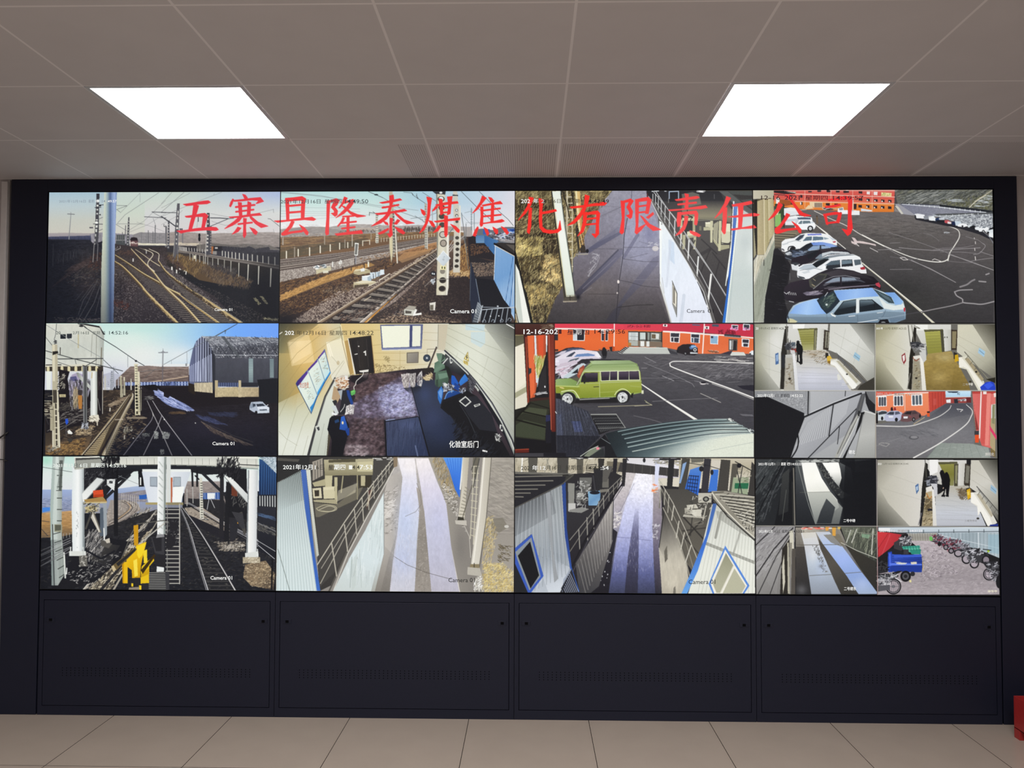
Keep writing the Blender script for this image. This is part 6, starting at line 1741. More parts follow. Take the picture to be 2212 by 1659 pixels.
L 8a9094 4 440,745 560,722 640,740
E f4f6f6 660,718 16,14
# lot shadow + car 5 black sedan
G 322a34/2a262e/1f1c22 500,750 600,1030 295,960 300,900 350,855 430,835 520,820 600,770 700,730 800,726 920,745 1020,780 1100,800 1160,860 1170,915 1060,920 740,920 620,1000 400,1030 310,1010
P 2c2a30 620,770 700,730 800,726 920,745 1040,790 1100,830 1000,810 860,790 740,800 680,820
G 47434a/38343a 600,800 900,780 660,770 780,735 920,752 1020,790 860,785 720,800
P 4a4a44 520,830 620,770 690,775 660,830 570,910 530,890
P 38383a 540,830 610,785 670,790 640,830 570,890
L b5a88a:.9 5 560,820 580,835
L c9b890:.8 6 550,870 575,885
P 55545c 640,880 740,815 800,800 800,885 700,895
P 8a96a6 660,860 740,815 800,805 800,840
P 1c1c22 650,890 720,858 800,850 800,885
P 4a4c56 815,800 940,805 1030,850 900,875 815,878
P 8894a4 818,806 930,810 950,830 818,840
P 1c1c22 818,850 960,840 1020,850 900,875 816,880
L a0a2aa 4 560,910 660,830 740,800 850,790 980,815
L 8a8690 4 660,905 800,895 1000,880 1150,870
L 77707c 10 700,915 900,890 1060,880
P b84050 1118,860 1150,850 1165,880 1160,900 1125,880
P 55404c 1060,900 1120,895 1170,915 1100,905
P 2a2830 610,890 640,875 670,885 660,905 620,910
P 6a6474 470,950 500,935 600,930 650,950 600,965 500,970
H b8b0bc/77707c 30 30,10,10,4 480,935 640,925 640,960 490,965
L d9d9dc 5 300,940 320,955 350,935
Q e2e2e2 4 4 1 0 335,940 400,945 342,960 406,965
L c9ccd0 6 345,1020 385,1028
# car 6 silver blue sedan
G c6d6dc/b4c8d4/8ea6ba/6f8598 0,960 0,1215 322,1180 340,1120 380,1060 440,1030 560,1000 640,990 700,960 750,920 1090,900 1200,940 1290,940 1370,1020 1390,1100 1390,1180 1300,1212 330,1214
G 8fb4ea/9cc0f0/8ab0e4 0,0 0,1 350,1130 400,1060 480,1025 600,995 600,1050 680,1130 520,1140
G 7ea6e2/a5c8f2/8ab2ea 350,1050 660,1130 348,1130 400,1060 480,1025 598,996 620,1060 680,1132 520,1142
P 26303a 592,1010 640,975 745,925 780,990 800,1020 720,1110 680,1135 630,1080
P 2e3c40 610,1020 660,985 740,940 770,1000 700,1090 660,1100
H 4a5c58/6a7a70 40 30,40,40,5 620,1020 740,950 760,1010 690,1090
E c9d4d0 680,1050 10,10
L dfe6ea 5 665,975 690,940
G 7aa2e0/9cc0f0/7ea6e4 750,900 1140,980 748,925 1090,898 1150,975 1000,985 800,1015 775,985
P c9dade 800,1018 1000,985 1150,980 1160,995 1000,1000 830,1020
P 1f262c 735,1140 830,1020 950,1000 945,1120 780,1145
G 6a7e8a:.9/2a343c:.2 800,1020 800,1120 770,1100 836,1024 946,1006 944,1060 800,1090
P 1f262c 975,1008 1090,1004 1195,1085 1180,1092 975,1118
G 7a8e9a:.9/2a343c:.2 1000,1010 1000,1090 978,1014 1086,1010 1120,1040 978,1070
L 1a1e22 5 1085,1005 1110,1025 1110,1090
P e2e8e8 946,1000 974,1000 972,1125 944,1130
P dfe6e4 1150,985 1220,1040 1300,1060 1370,1040 1390,1090 1280,1100 1195,1085
P 3c4c54 1095,905 1140,925 1260,980 1290,1040 1240,1035 1160,980
P 5a6c74 1130,930 1240,985 1270,1025 1200,990
G 6f9ad8/94bcec 1200,940 1370,1030 1195,940 1290,940 1368,1020 1350,1050 1295,1050 1270,990
P 6a7c8a:.6 330,1160 700,1160 970,1140 1210,1110 1380,1120 1380,1180 1150,1190 960,1205 330,1210
L 5a6a78 4 958,1140 960,1212
L 5a6a78 4 1210,1100 1190,1150 1150,1185
L 6a7a88 3 680,1140 690,1200
P f0f2ee 712,1130 735,1120 762,1150 760,1162 730,1150
P 8a9aa4 720,1130 740,1125 758,1150
L e9eef0 6 880,1155 935,1150
L e9eef0 5 1135,1125 1185,1118
P c9c6a0 330,1170 380,1180 420,1200 400,1214 330,1214
P 3a4450 324,1150 332,1140 345,1180 335,1180
L 4a5560 5 325,1160 345,1190 340,1210
P c03040 1372,1080 1386,1075 1388,1110 1374,1112
P 1a1a1e 1142,1214 1160,1185 1230,1180 1245,1214
E 8a8e92 1190,1212 20,10
L 8fa2b2 8 1150,1170 1240,1168 1390,1140
G 5c7086:.7/5c7086:0 1300,1200 1300,1150 1240,1165 1390,1140 1390,1180 1260,1212
L dfe6ea 6 960,1212 1140,1185
T 3c2a2a 95,74 265,114 12-16
T 2c2430 305,74 440,114 2021
T 4a2228 490,74 690,118 星期四
T 5a2a30 738,76 1012,114 14:39:57
""", 'wall display showing a car park with a silver-blue sedan nearest'))
DISPLAYS.append((0, 1, """
V 88 692 4.2703
P 1c1d23 0,0 2230,0 2230,1290 0,1290
# sky
G c6e4de/d2e8e0/dde6e2/dcdfe2/cfd2da 0,30 0,560 0,20 2212,20 2212,640 0,640
G a4d4e2:0/8fc0ec:.6/74aaf4:1/6e9ef2:1 900,0 2212,0 900,20 2212,20 2212,170 1400,400 900,400
B e6eaea:.8 1300,330 200,120
B e9ece8:.7 1000,330 260,160
B dfeae4:.6 760,180 160,80
B b9e0da:.5 1000,70 260,50
B c9cfe0:.6 700,480 130,90
# distant
P b9bccb 570,500 640,480 740,500 780,600 570,620
H 8a8e9e/6a6e80/a9acba 60 8,90,8,5 575,560 740,540 740,620 575,620
# flat hill
G 8a7a74/75665f/6a5c58 0,420 0,560 690,560 760,490 830,424 900,420 1000,416 1100,424 1370,424 1372,580 690,600
N .2 40,8 690,560 830,424 1370,424 1372,570 690,590
C 9a8a80:.6 5 800,470 1000,480 1200,475 1370,470
C 5e504c:.6 5 780,520 1000,520 1370,490
C 9a8a80:.5 4 880,448 1100,450 1370,446
H 5a4c48/9a8a80 200 40,-2,8,3 760,490 1370,440 1370,540 740,560
L c2ac94 8 1000,570 1200,540 1366,514
# windows strip building
P 4a5a88 780,570 1370,562 1370,612 780,606
Q a9b8dc 14 20 1 -.15 790,570 1365,562 790,600 1365,612
L 8a98c0 4 780,585 1370,580
H 3a4668/6a7ab0 60 20,90,5,8 1140,575 1250,570 1250,612 1140,612
P 55454a 1370,420 1370,600 1366,600 1366,420
# dark ground
G 262226/211f25/1d1f28 0,590 0,1250 700,600 1370,600 1800,640 2200,700 2200,1250 40,1250 40,900 500,800
N .2 30,8 400,620 2200,620 2200,1250 40,1250
P 1a191d 930,600 1050,590 1110,610 1100,650 1000,640
P 1f1c20 1040,640 1370,600 1620,660 2010,700 2010,760 1400,800
B 2c2a38:.7 1500,1000 320,160
B 262430:.6 1950,1000 220,140
# water strip
P 6f7aa6 1050,650 1100,645 1120,660 1180,690 1260,730 1340,770 1420,822 1400,835 1300,820 1220,800 1160,770 1120,740 1080,700 1055,675
H 9aa6d4/c6cef0/7a86b6/55608a 340 44,-28,10,6 1055,655 1110,650 1260,735 1410,822 1330,825 1180,775 1080,700
P 1f1c22 1140,660 1200,690 1180,715 1140,700
H 4a5070/3a4060/2e3248 160 44,-20,10,5 1440,870 1560,890 1720,960 1600,950 1480,910
H 33384e/2a2c3e 100 50,-10,10,5 1560,850 1800,850 1800,890 1600,880
H 5e5048/3e3638/7a6c60 260 30,-30,20,5 1480,930 1600,1000 1960,1150 1900,1150 1600,1040
L 6a6058:.7 6 1500,940 1700,1050 1960,1150
L 55504e:.6 5 1560,960 1780,1060 1960,1120
# warehouse
G 3a3c48/33353f 1370,0 1620,0 1370,590 1376,420 1410,260 1440,190 1490,146 1530,160 1570,210 1600,270 1616,340 1616,590
G 8a96c8:.5/4a5278:.0 1400,0 1620,0 1376,420 1410,260 1440,190 1490,146 1530,160 1570,210 1600,270 1600,590 1376,590
Q c2cae6 5 13 1 0 1384,420 1596,300 1384,560 1600,570
L c2cae6 6 1440,200 1436,560
L d0d8f0 6 1460,170 1456,560
L d0d8f0 6 1484,150 1478,560
L c9d0e8 6 1506,150 1502,560
L c2cae0 6 1528,165 1526,560
L b0b8d0 6 1550,195 1552,560
L a0a8c0 5 1574,230 1576,560
P 30323a 1590,260 1616,340 1612,640 1586,640
P 2a2420 1366,575 1430,590 1430,690 1366,650
P c2b69a 1420,575 1590,570 1590,668 1424,652
N .15 10,30 1420,575 1590,570 1590,668 1424,652
# roof
G 8a8d94/6c6f78/5a5c66 0,150 0,340 1490,146 1700,146 2196,160 2196,345 1620,348 1590,270 1540,180
H a9acb2/4c4e58/c9ccd2/3a3c46/8a8c94 900 30,-25,50,4 1500,148 2196,162 2196,345 1625,345 1590,270
H d9dde2/ffffff/2a2c34 420 26,-30,50,4 1620,270 2196,240 2196,345 1630,345
H 30323a/50525c 260 60,62,5,4 1600,250 2196,230 2196,345 1630,345
H 30323a/50525c 260 60,-55,5,4 1600,250 2196,230 2196,345 1630,345
L 5a606a:.8 4 1560,200 2196,190
L 4a505a:.7 4 1580,240 2196,230
L d9dde4:.8 5 1620,318 2196,320
P 55595f 1670,146 1700,146 1850,340 1830,346
L 4a4c55 7 1980,152 2196,260
G 4c4e58/454750/3d3f49 0,340 0,600 1616,346 2196,346 2196,600 1616,600
N .05 30,60 1616,346 2196,346 2196,600 1616,600
G 8fa0a4/a0b4b4/7a8a90 0,350 0,570 1922,350 1964,350 1964,570 1922,570
Q 5a6a70:.8 4 14 1 0 1924,350 1924,565 1962,350 1962,565
G 7a8a90/8a9a9c 0,350 0,530 2116,352 2154,352 2154,528 2118,528
Q 4a5a60:.8 4 12 1 0 2118,352 2118,525 2152,352 2152,525
P 3c4664 1640,572 1830,572 1830,612 1640,608
Q 6a7498 6 8 1 0 1650,575 1820,575 1650,605 1820,608
P 2a2c34 1850,572 2010,572 2010,612 1850,612
P b9aa88 1612,550 1640,550 1640,706 1612,706
P c2b492 1830,550 1852,550 1852,706 1826,706
G c0b28e/b0a07c 1620,0 2010,0 1636,618 1826,612 1826,702 1636,704
G bfb08e/a8987a 1850,0 2010,0 1850,614 2014,616 2014,702 1850,704
N .1 14,14 1612,610 2014,610 2014,706 1612,706
P 1c1e24 2000,545 2196,530 2196,760 2020,760 2014,610
# pickup
P b2bccb 1930,790 1945,750 1990,742 2050,748 2080,780 2110,800 2110,850 2000,856 1960,840 1930,820
P 8a96a6 1930,786 1960,750 1975,800 1935,810
P 2e3440 1990,770 2050,765 2076,786 2000,792
P 3a4250 1960,765 1985,768 1985,790 1958,795
P d9e0ea 2000,795 2080,790 2110,805 2108,825 2005,822
P 5a6470 2020,818 2090,815 2090,830 2022,832
P c9d2dc 2000,832 2110,828 2108,850 2004,854
E 1a1a1e 1990,845 12,14
L e9eef4 5 2085,785 2100,775
L 2a2a30 5 1930,750 2040,742
B 10101a:.5 1990,860 60,8
# power pole T
L 9a9ea2 12 1134,280 1130,420
L 6a6468 10 1130,420 1128,560
L 8a8e94 9 1094,296 1176,294
P 8a8e94 1110,292 1134,282 1160,292
L 8a8e94 4 1134,260 1134,290
# wires
L 4a5054 5 50,30 330,210 560,340 720,490
L 3a4044 6 410,60 560,160 700,245 885,372 960,415
L 6a7074 4 1820,30 1500,205 1240,350 1140,405
L 3a4044 5 1820,30 1620,145
L 4a4a52:.8 4 2196,250 1860,345 1620,410
L 4a4a52:.8 4 1840,346 1700,380 1620,405
L 8a9094 4 808,320 808,430
L 9a9ea2 4 1354,290 1356,400
L 9a9ea2 3 1212,370 1212,400
L 4a5056 5 1708,90 1708,120
C 4a5056 4 1700,100 1708,88 1716,100
P 8a8e92 1340,395 1354,395 1354,420 1340,420
E 2a2e34 884,373 11,9
L 6a6a6c 4 920,470 1200,440
L 5a5a5c 4 960,530 1060,450
# far towers left mid
L 9a9ea8 8 675,430 678,600
L 9a9ea8 4 650,435 695,430
Q b9bcc4 7 5 1 0 590,540 720,520 590,640 720,620
P c2c0b6 592,510 606,510 606,640 590,640
P 8a8e9a 652,465 668,465 676,780 640,780
Q c9ccd0 5 16 1 0 655,490 645,770 668,490 674,770
# left ground pieces
G 3a322c/2e2926/55483a 0,640 0,1250 560,640 850,640 850,700 380,1250 40,1250 40,760
H 2a2628/4a3f36/1d1b20/6a5a4a 900 26,10,30,6 560,640 900,640 560,1000 380,1240 40,1240 200,900
G 4a4038/6a5640/4c3e30 0,1050 0,1240 40,1160 200,1120 480,1060 400,1240 40,1240
H 8a6a44/5a4632/a08050/3a3028 500 30,15,30,6 50,1170 420,1080 380,1240 50,1240
H b09a7a/7a6a54/d0bc98 120 24,10,20,5 320,1010 500,960 470,1060 320,1060
H 3a322c/6a5c4c/8a7a64/241f22 700 24,8,30,6 700,690 960,900 980,1000 700,1240 600,1240 560,1000
H 7a6a58/a0907a 100 30,3,10,6 640,770 800,700 800,720 650,800
H 8a7a68:.8 50 40,0,6,8 800,895 960,890 960,905 800,905
# left rails
P 6a5e4a 820,680 850,680 860,700 600,1240 380,1240
G 7a6e58/a09070/8a7a5c 830,690 480,1240 812,690 834,690 640,960 560,1240 380,1240
Q c2b292:.7 3-9 46 1.5 -.1 806,700 400,1240 826,700 480,1240
Q 3a3026:.7 3-8 46 1.5 -.1 804,704 392,1252 824,704 470,1252
P 4a4034 826,700 838,700 700,960 600,1160 560,1240 520,1240 640,980
L 2a2426 8-22 838,700 760,860 545,1240
C 2e2826 4-16 826,680 800,720 650,930 380,1250
C b9ae98 4-9 822,680 796,718 640,930 372,1250
C d9d0bc 5-11 850,670 845,710 745,890 570,1250
C 8a7e66 6-40 858,690 840,740 740,920 590,1250
Q b5a88a:.6 3-8 40 1.5 0 846,720 580,1240 860,720 630,1240
C d9d0bc 3-6 856,676 848,716 750,893 580,1250
L c9bca8:.7 10 690,915 760,912
# middle rails
L 1a191d 14 990,740 1210,1240
C a9a6aa 5-9 985,738 1040,860 1100,990 1215,1250
C 8f8c94 5-8 1040,880 1010,940 900,1070 760,1250
C a9a6aa 5-8 1120,880 1080,980 1020,1100 945,1250
C b9b6ba 5-9 1035,740 1110,860 1250,1050 1400,1250
L 8f8c94 5 1110,860 1120,880
L c9c6c2 5 1035,850 1040,880
H b2b6b0/8a8e8a/dfe2dc 220 6,60,40,3 1050,1020 1090,1030 1085,1090 1050,1090
H b2b6b0/8a8e8a/dfe2dc 260 6,60,40,3 1120,1020 1200,1040 1180,1090 1130,1090
H 8a8e8a/6a6e6a 100 6,0,40,3 940,1040 1010,1040 1010,1070 940,1070
H b2b6b0/8a8e8a 60 6,0,90,4 1105,1190 1140,1190 1140,1240 1105,1240
E e9e9e4 1143,912 6,6
E e9e9e4 1430,945 5,5
E e9e9e4 856,1085 6,6
H 9a9a98:.6 30 16,20,20,3 880,1050 1000,1040 960,1130 880,1120
H 4a3c30/5e4c3a 60 30,5,10,6 1200,845 1330,840 1330,860 1200,860
# concrete pole centre
P c9c2a4 868,400 898,400 902,500 918,870 872,875 872,560
P dfd8ba 870,400 884,400 888,860 874,860
P d6cfb6 896,470 916,470 920,560 924,600 904,590
L d9d2b8 10 870,405 900,405
Q 5a5a52 5 6 1 -.1 874,420 874,560 896,420 898,560
E 26241f 886,604 11,11
E 26241f 887,632 11,11
E 26241f 887,661 11,11
E 26241f 888,690 11,11
E 26241f 888,720 11,11
E 26241f 890,748 11,11
E 26241f 890,778 11,11
E 26241f 891,806 11,11
P 3a352c 884,838 900,838 900,862 884,862
L d9d2b8 8 912,590 918,870
Q 5a564a 4 12 1 0 905,640 905,840 928,640 928,840
L a9a48e 5 930,640 930,830
L 7a7668:.8 8 800,900 960,895
P c9c4aa 736,510 752,510 762,705 738,710
Q 55503f 5 14 1 -.2 740,530 742,700 754,530 758,700
P d0cab2 768,520 780,520 786,690 766,690
Q 5a564a 5 10 1 0 770,560 768,690 782,560 784,690
P b0aca0 832,535 842,535 844,640 832,640
L d9d6c8 5 838,560 838,620
H e9e6da/6a6a60 10 10,0,90,5 905,560 940,600 940,630 905,630
# big white silo building
G d6d7cb/c9cdc4/d9dad0 0,30 0,430 46,28 340,28 560,50 590,130 590,180 578,430 400,440 46,430
G b9bdb4:.0/9aa09a:.8 500,0 590,0 470,60 560,60 590,140 580,430 470,430
B c2c6bc:.6 260,300 180,110
N .03 30,50 46,28 560,50 578,430 46,430
L b09a5a:.5 10 352,130 350,250
L 8a8a80 5 520,140 514,430
L 9a9a90 5 470,330 480,130
L 5a5038 6 566,250 560,430
P 2a2a2c 340,28 420,28 545,50 572,90 600,130 582,130 550,66 430,44
P 22262c 185,125 236,125 236,168 185,168
P 2e3238 244,122 292,120 290,165 246,166
L e9e9e0 5 180,172 300,168
L e9e9e0 5 240,122 240,168
C 3a3a3e 7 350,28 400,48 430,72
E 2a2a2e 380,50 22,9
L 3a4044 6 410,60 560,160 700,245
C 55585a 5 150,30 140,130 128,170
C 3a3c40 8 130,180 150,190 125,196 150,205 130,214
L 8a9090 4 54,40 330,210 560,340
L 5a5c5e 5 46,150 110,230
# gantry
P cfcdbb 40,412 400,402 580,425 580,445 540,470 60,470 40,440
P 3a342e 46,424 580,420 580,462 46,468
Q d9d0a8 26 7 1 -.1 70,432 520,430 70,462 520,462
L d9d6c4 10 40,422 420,408
L 2a2826 8 50,410 190,408
L 3a3c40 8 120,355 580,350
L 5a5c5c 5 50,345 300,430
L 3a3e40 7 46,278 300,350 760,465
L 5a5c5c 5 330,400 320,360
L 4a4c4c 7 420,420 520,360
# underside scene
P a9a0b8 260,560 290,500 340,480 400,500 430,560 470,600 470,700 270,700
P 5a5a80 275,520 330,512 345,560 270,560
H 3a3a42/6a6670/8a8a90/2a2628 240 40,90,10,7 265,560 460,560 460,820 265,820
P 1d1a1e 170,450 270,470 250,540 262,600 262,850 180,840 170,600
P 231f20 530,470 580,450 575,860 530,860
H 3a3236/1d1a1e 160 50,90,10,8 530,480 580,460 574,850 530,850
P 1f1c20 460,640 570,640 580,860 400,960 46,1040 46,860 200,830 400,820
H 55504e/2a2628/8a8680 200 30,12,15,4 200,850 460,800 460,900 100,1020
L 8a8680:.8 5 60,1020 300,900 460,830
L 8a8680:.8 5 180,1010 340,910
P b27a3e 340,680 384,680 382,816 352,816
P 3a3436 336,640 386,640 384,690 340,690
H 9a8a70/c9b898/55503f 60 60,80,15,6 300,640 350,640 340,800 310,800
L 8a8680 6 300,640 300,780
G 8a8e8a/d6dad2/b5bab4 340,0 460,0 330,480 350,480 460,600 460,640 345,520
G c9ceca/eff2ec/9aa09a 462,0 528,0 464,470 524,470 524,885 460,895
P 2e2a26 524,440 534,440 534,880 524,880
L c9b07a:.8 8 478,480 474,530
P d9d4c2 450,880 535,868 540,900 535,930 446,930
H e9e4d2/8a8474 30 20,0,90,8 445,890 540,890 535,935 445,935
P e6ebe4 54,468 98,468 90,640 56,640
P 33302e 390,410 432,420 430,960 395,960
G 9a9c9c/4a4c4e/8a8c8c 392,0 432,0 392,420 428,420 428,950 395,950
L 2a2a2c 5 412,430 412,950
H 2a2a30/8a8e98/c9ced6 40 20,0,90,8 380,950 440,950 440,1000 380,1000
L d9d4c4 5 575,470 572,860
# left lattice pole
P b9b29a 108,220 156,220 160,440 162,700 176,1170 105,1200 108,700
P d9d3ba 110,222 134,222 134,560 112,560
P 2a2826 112,285 160,280 166,300 112,320
P 46413a 112,640 150,640 150,760 115,760
G cfc8ae/a9a288 80,0 120,0 84,790 122,790 128,1010 88,1020
Q 8a8470 5 16 1 0 86,800 92,1010 120,800 126,1005
P 2a2624 134,760 146,770 152,1150 140,1160
Q d6d0b8 10 6 1 -.1 126,820 130,1160 152,820 158,1160
L d9d4be 14 156,640 172,1165
L d9d4be 10 110,1020 110,1200
L 3a3634 8 184,250 182,310
P c9bd94 172,682 232,680 232,706 174,708
T 55503a 182,686 224,702 W0062
H 3a3634/c9c2aa 40 40,0,6,6 40,660 100,660 90,900 40,900
L 3a3a3c 6 40,880 70,960
H b5b0a0/2a2826 60 20,20,50,6 160,500 220,470 230,640 160,660
H 2a282a/55504a 120 20,20,50,6 190,760 260,760 260,830 170,840
P 2a54c8 226,910 250,905 256,940 240,965 228,945
L 5a5a5c 5 235,960 235,1070
P e9eae4 246,1020 265,1008 296,1040 285,1050 250,1045
E 3a3836 270,1105 24,18
H 8a8478/3a3634 40 24,0,60,5 60,1160 190,1160 170,1220 60,1220
L e9e4d4 9 642,808 640,835
L d9d0bc 10 523,925 523,965
L d9d4c4 10 774,1062 773,1092
P 8a8474 768,1005 810,1000 812,1030 780,1045 766,1030
H d0cbb8/3a3632/8a8474 40 16,0,90,6 770,975 850,970 850,1030 770,1040
L 8a8a86 5 530,720 550,830
L 6a6a66 6 1000,700 1040,720
H 8a8a88:.7 30 20,0,20,4 960,690 1040,690 1040,730 960,730
G 12141e:0/12141e:.45 0,900 0,1240 600,900 2200,900 2200,1250 600,1250
T 55605a 146,97 188,126 20
T 55605a 300,97 450,128 2月16日
T 6a706a 484,97 552,130 星期
T 2a3034 580,97 600,130 四
T 3c4a4c 638,95 812,128 14:52:16
T f2f2f0 1586,1116 1788,1148 Camera 01
""", 'wall display showing rails beside an arched grey warehouse and a pale silo building'))
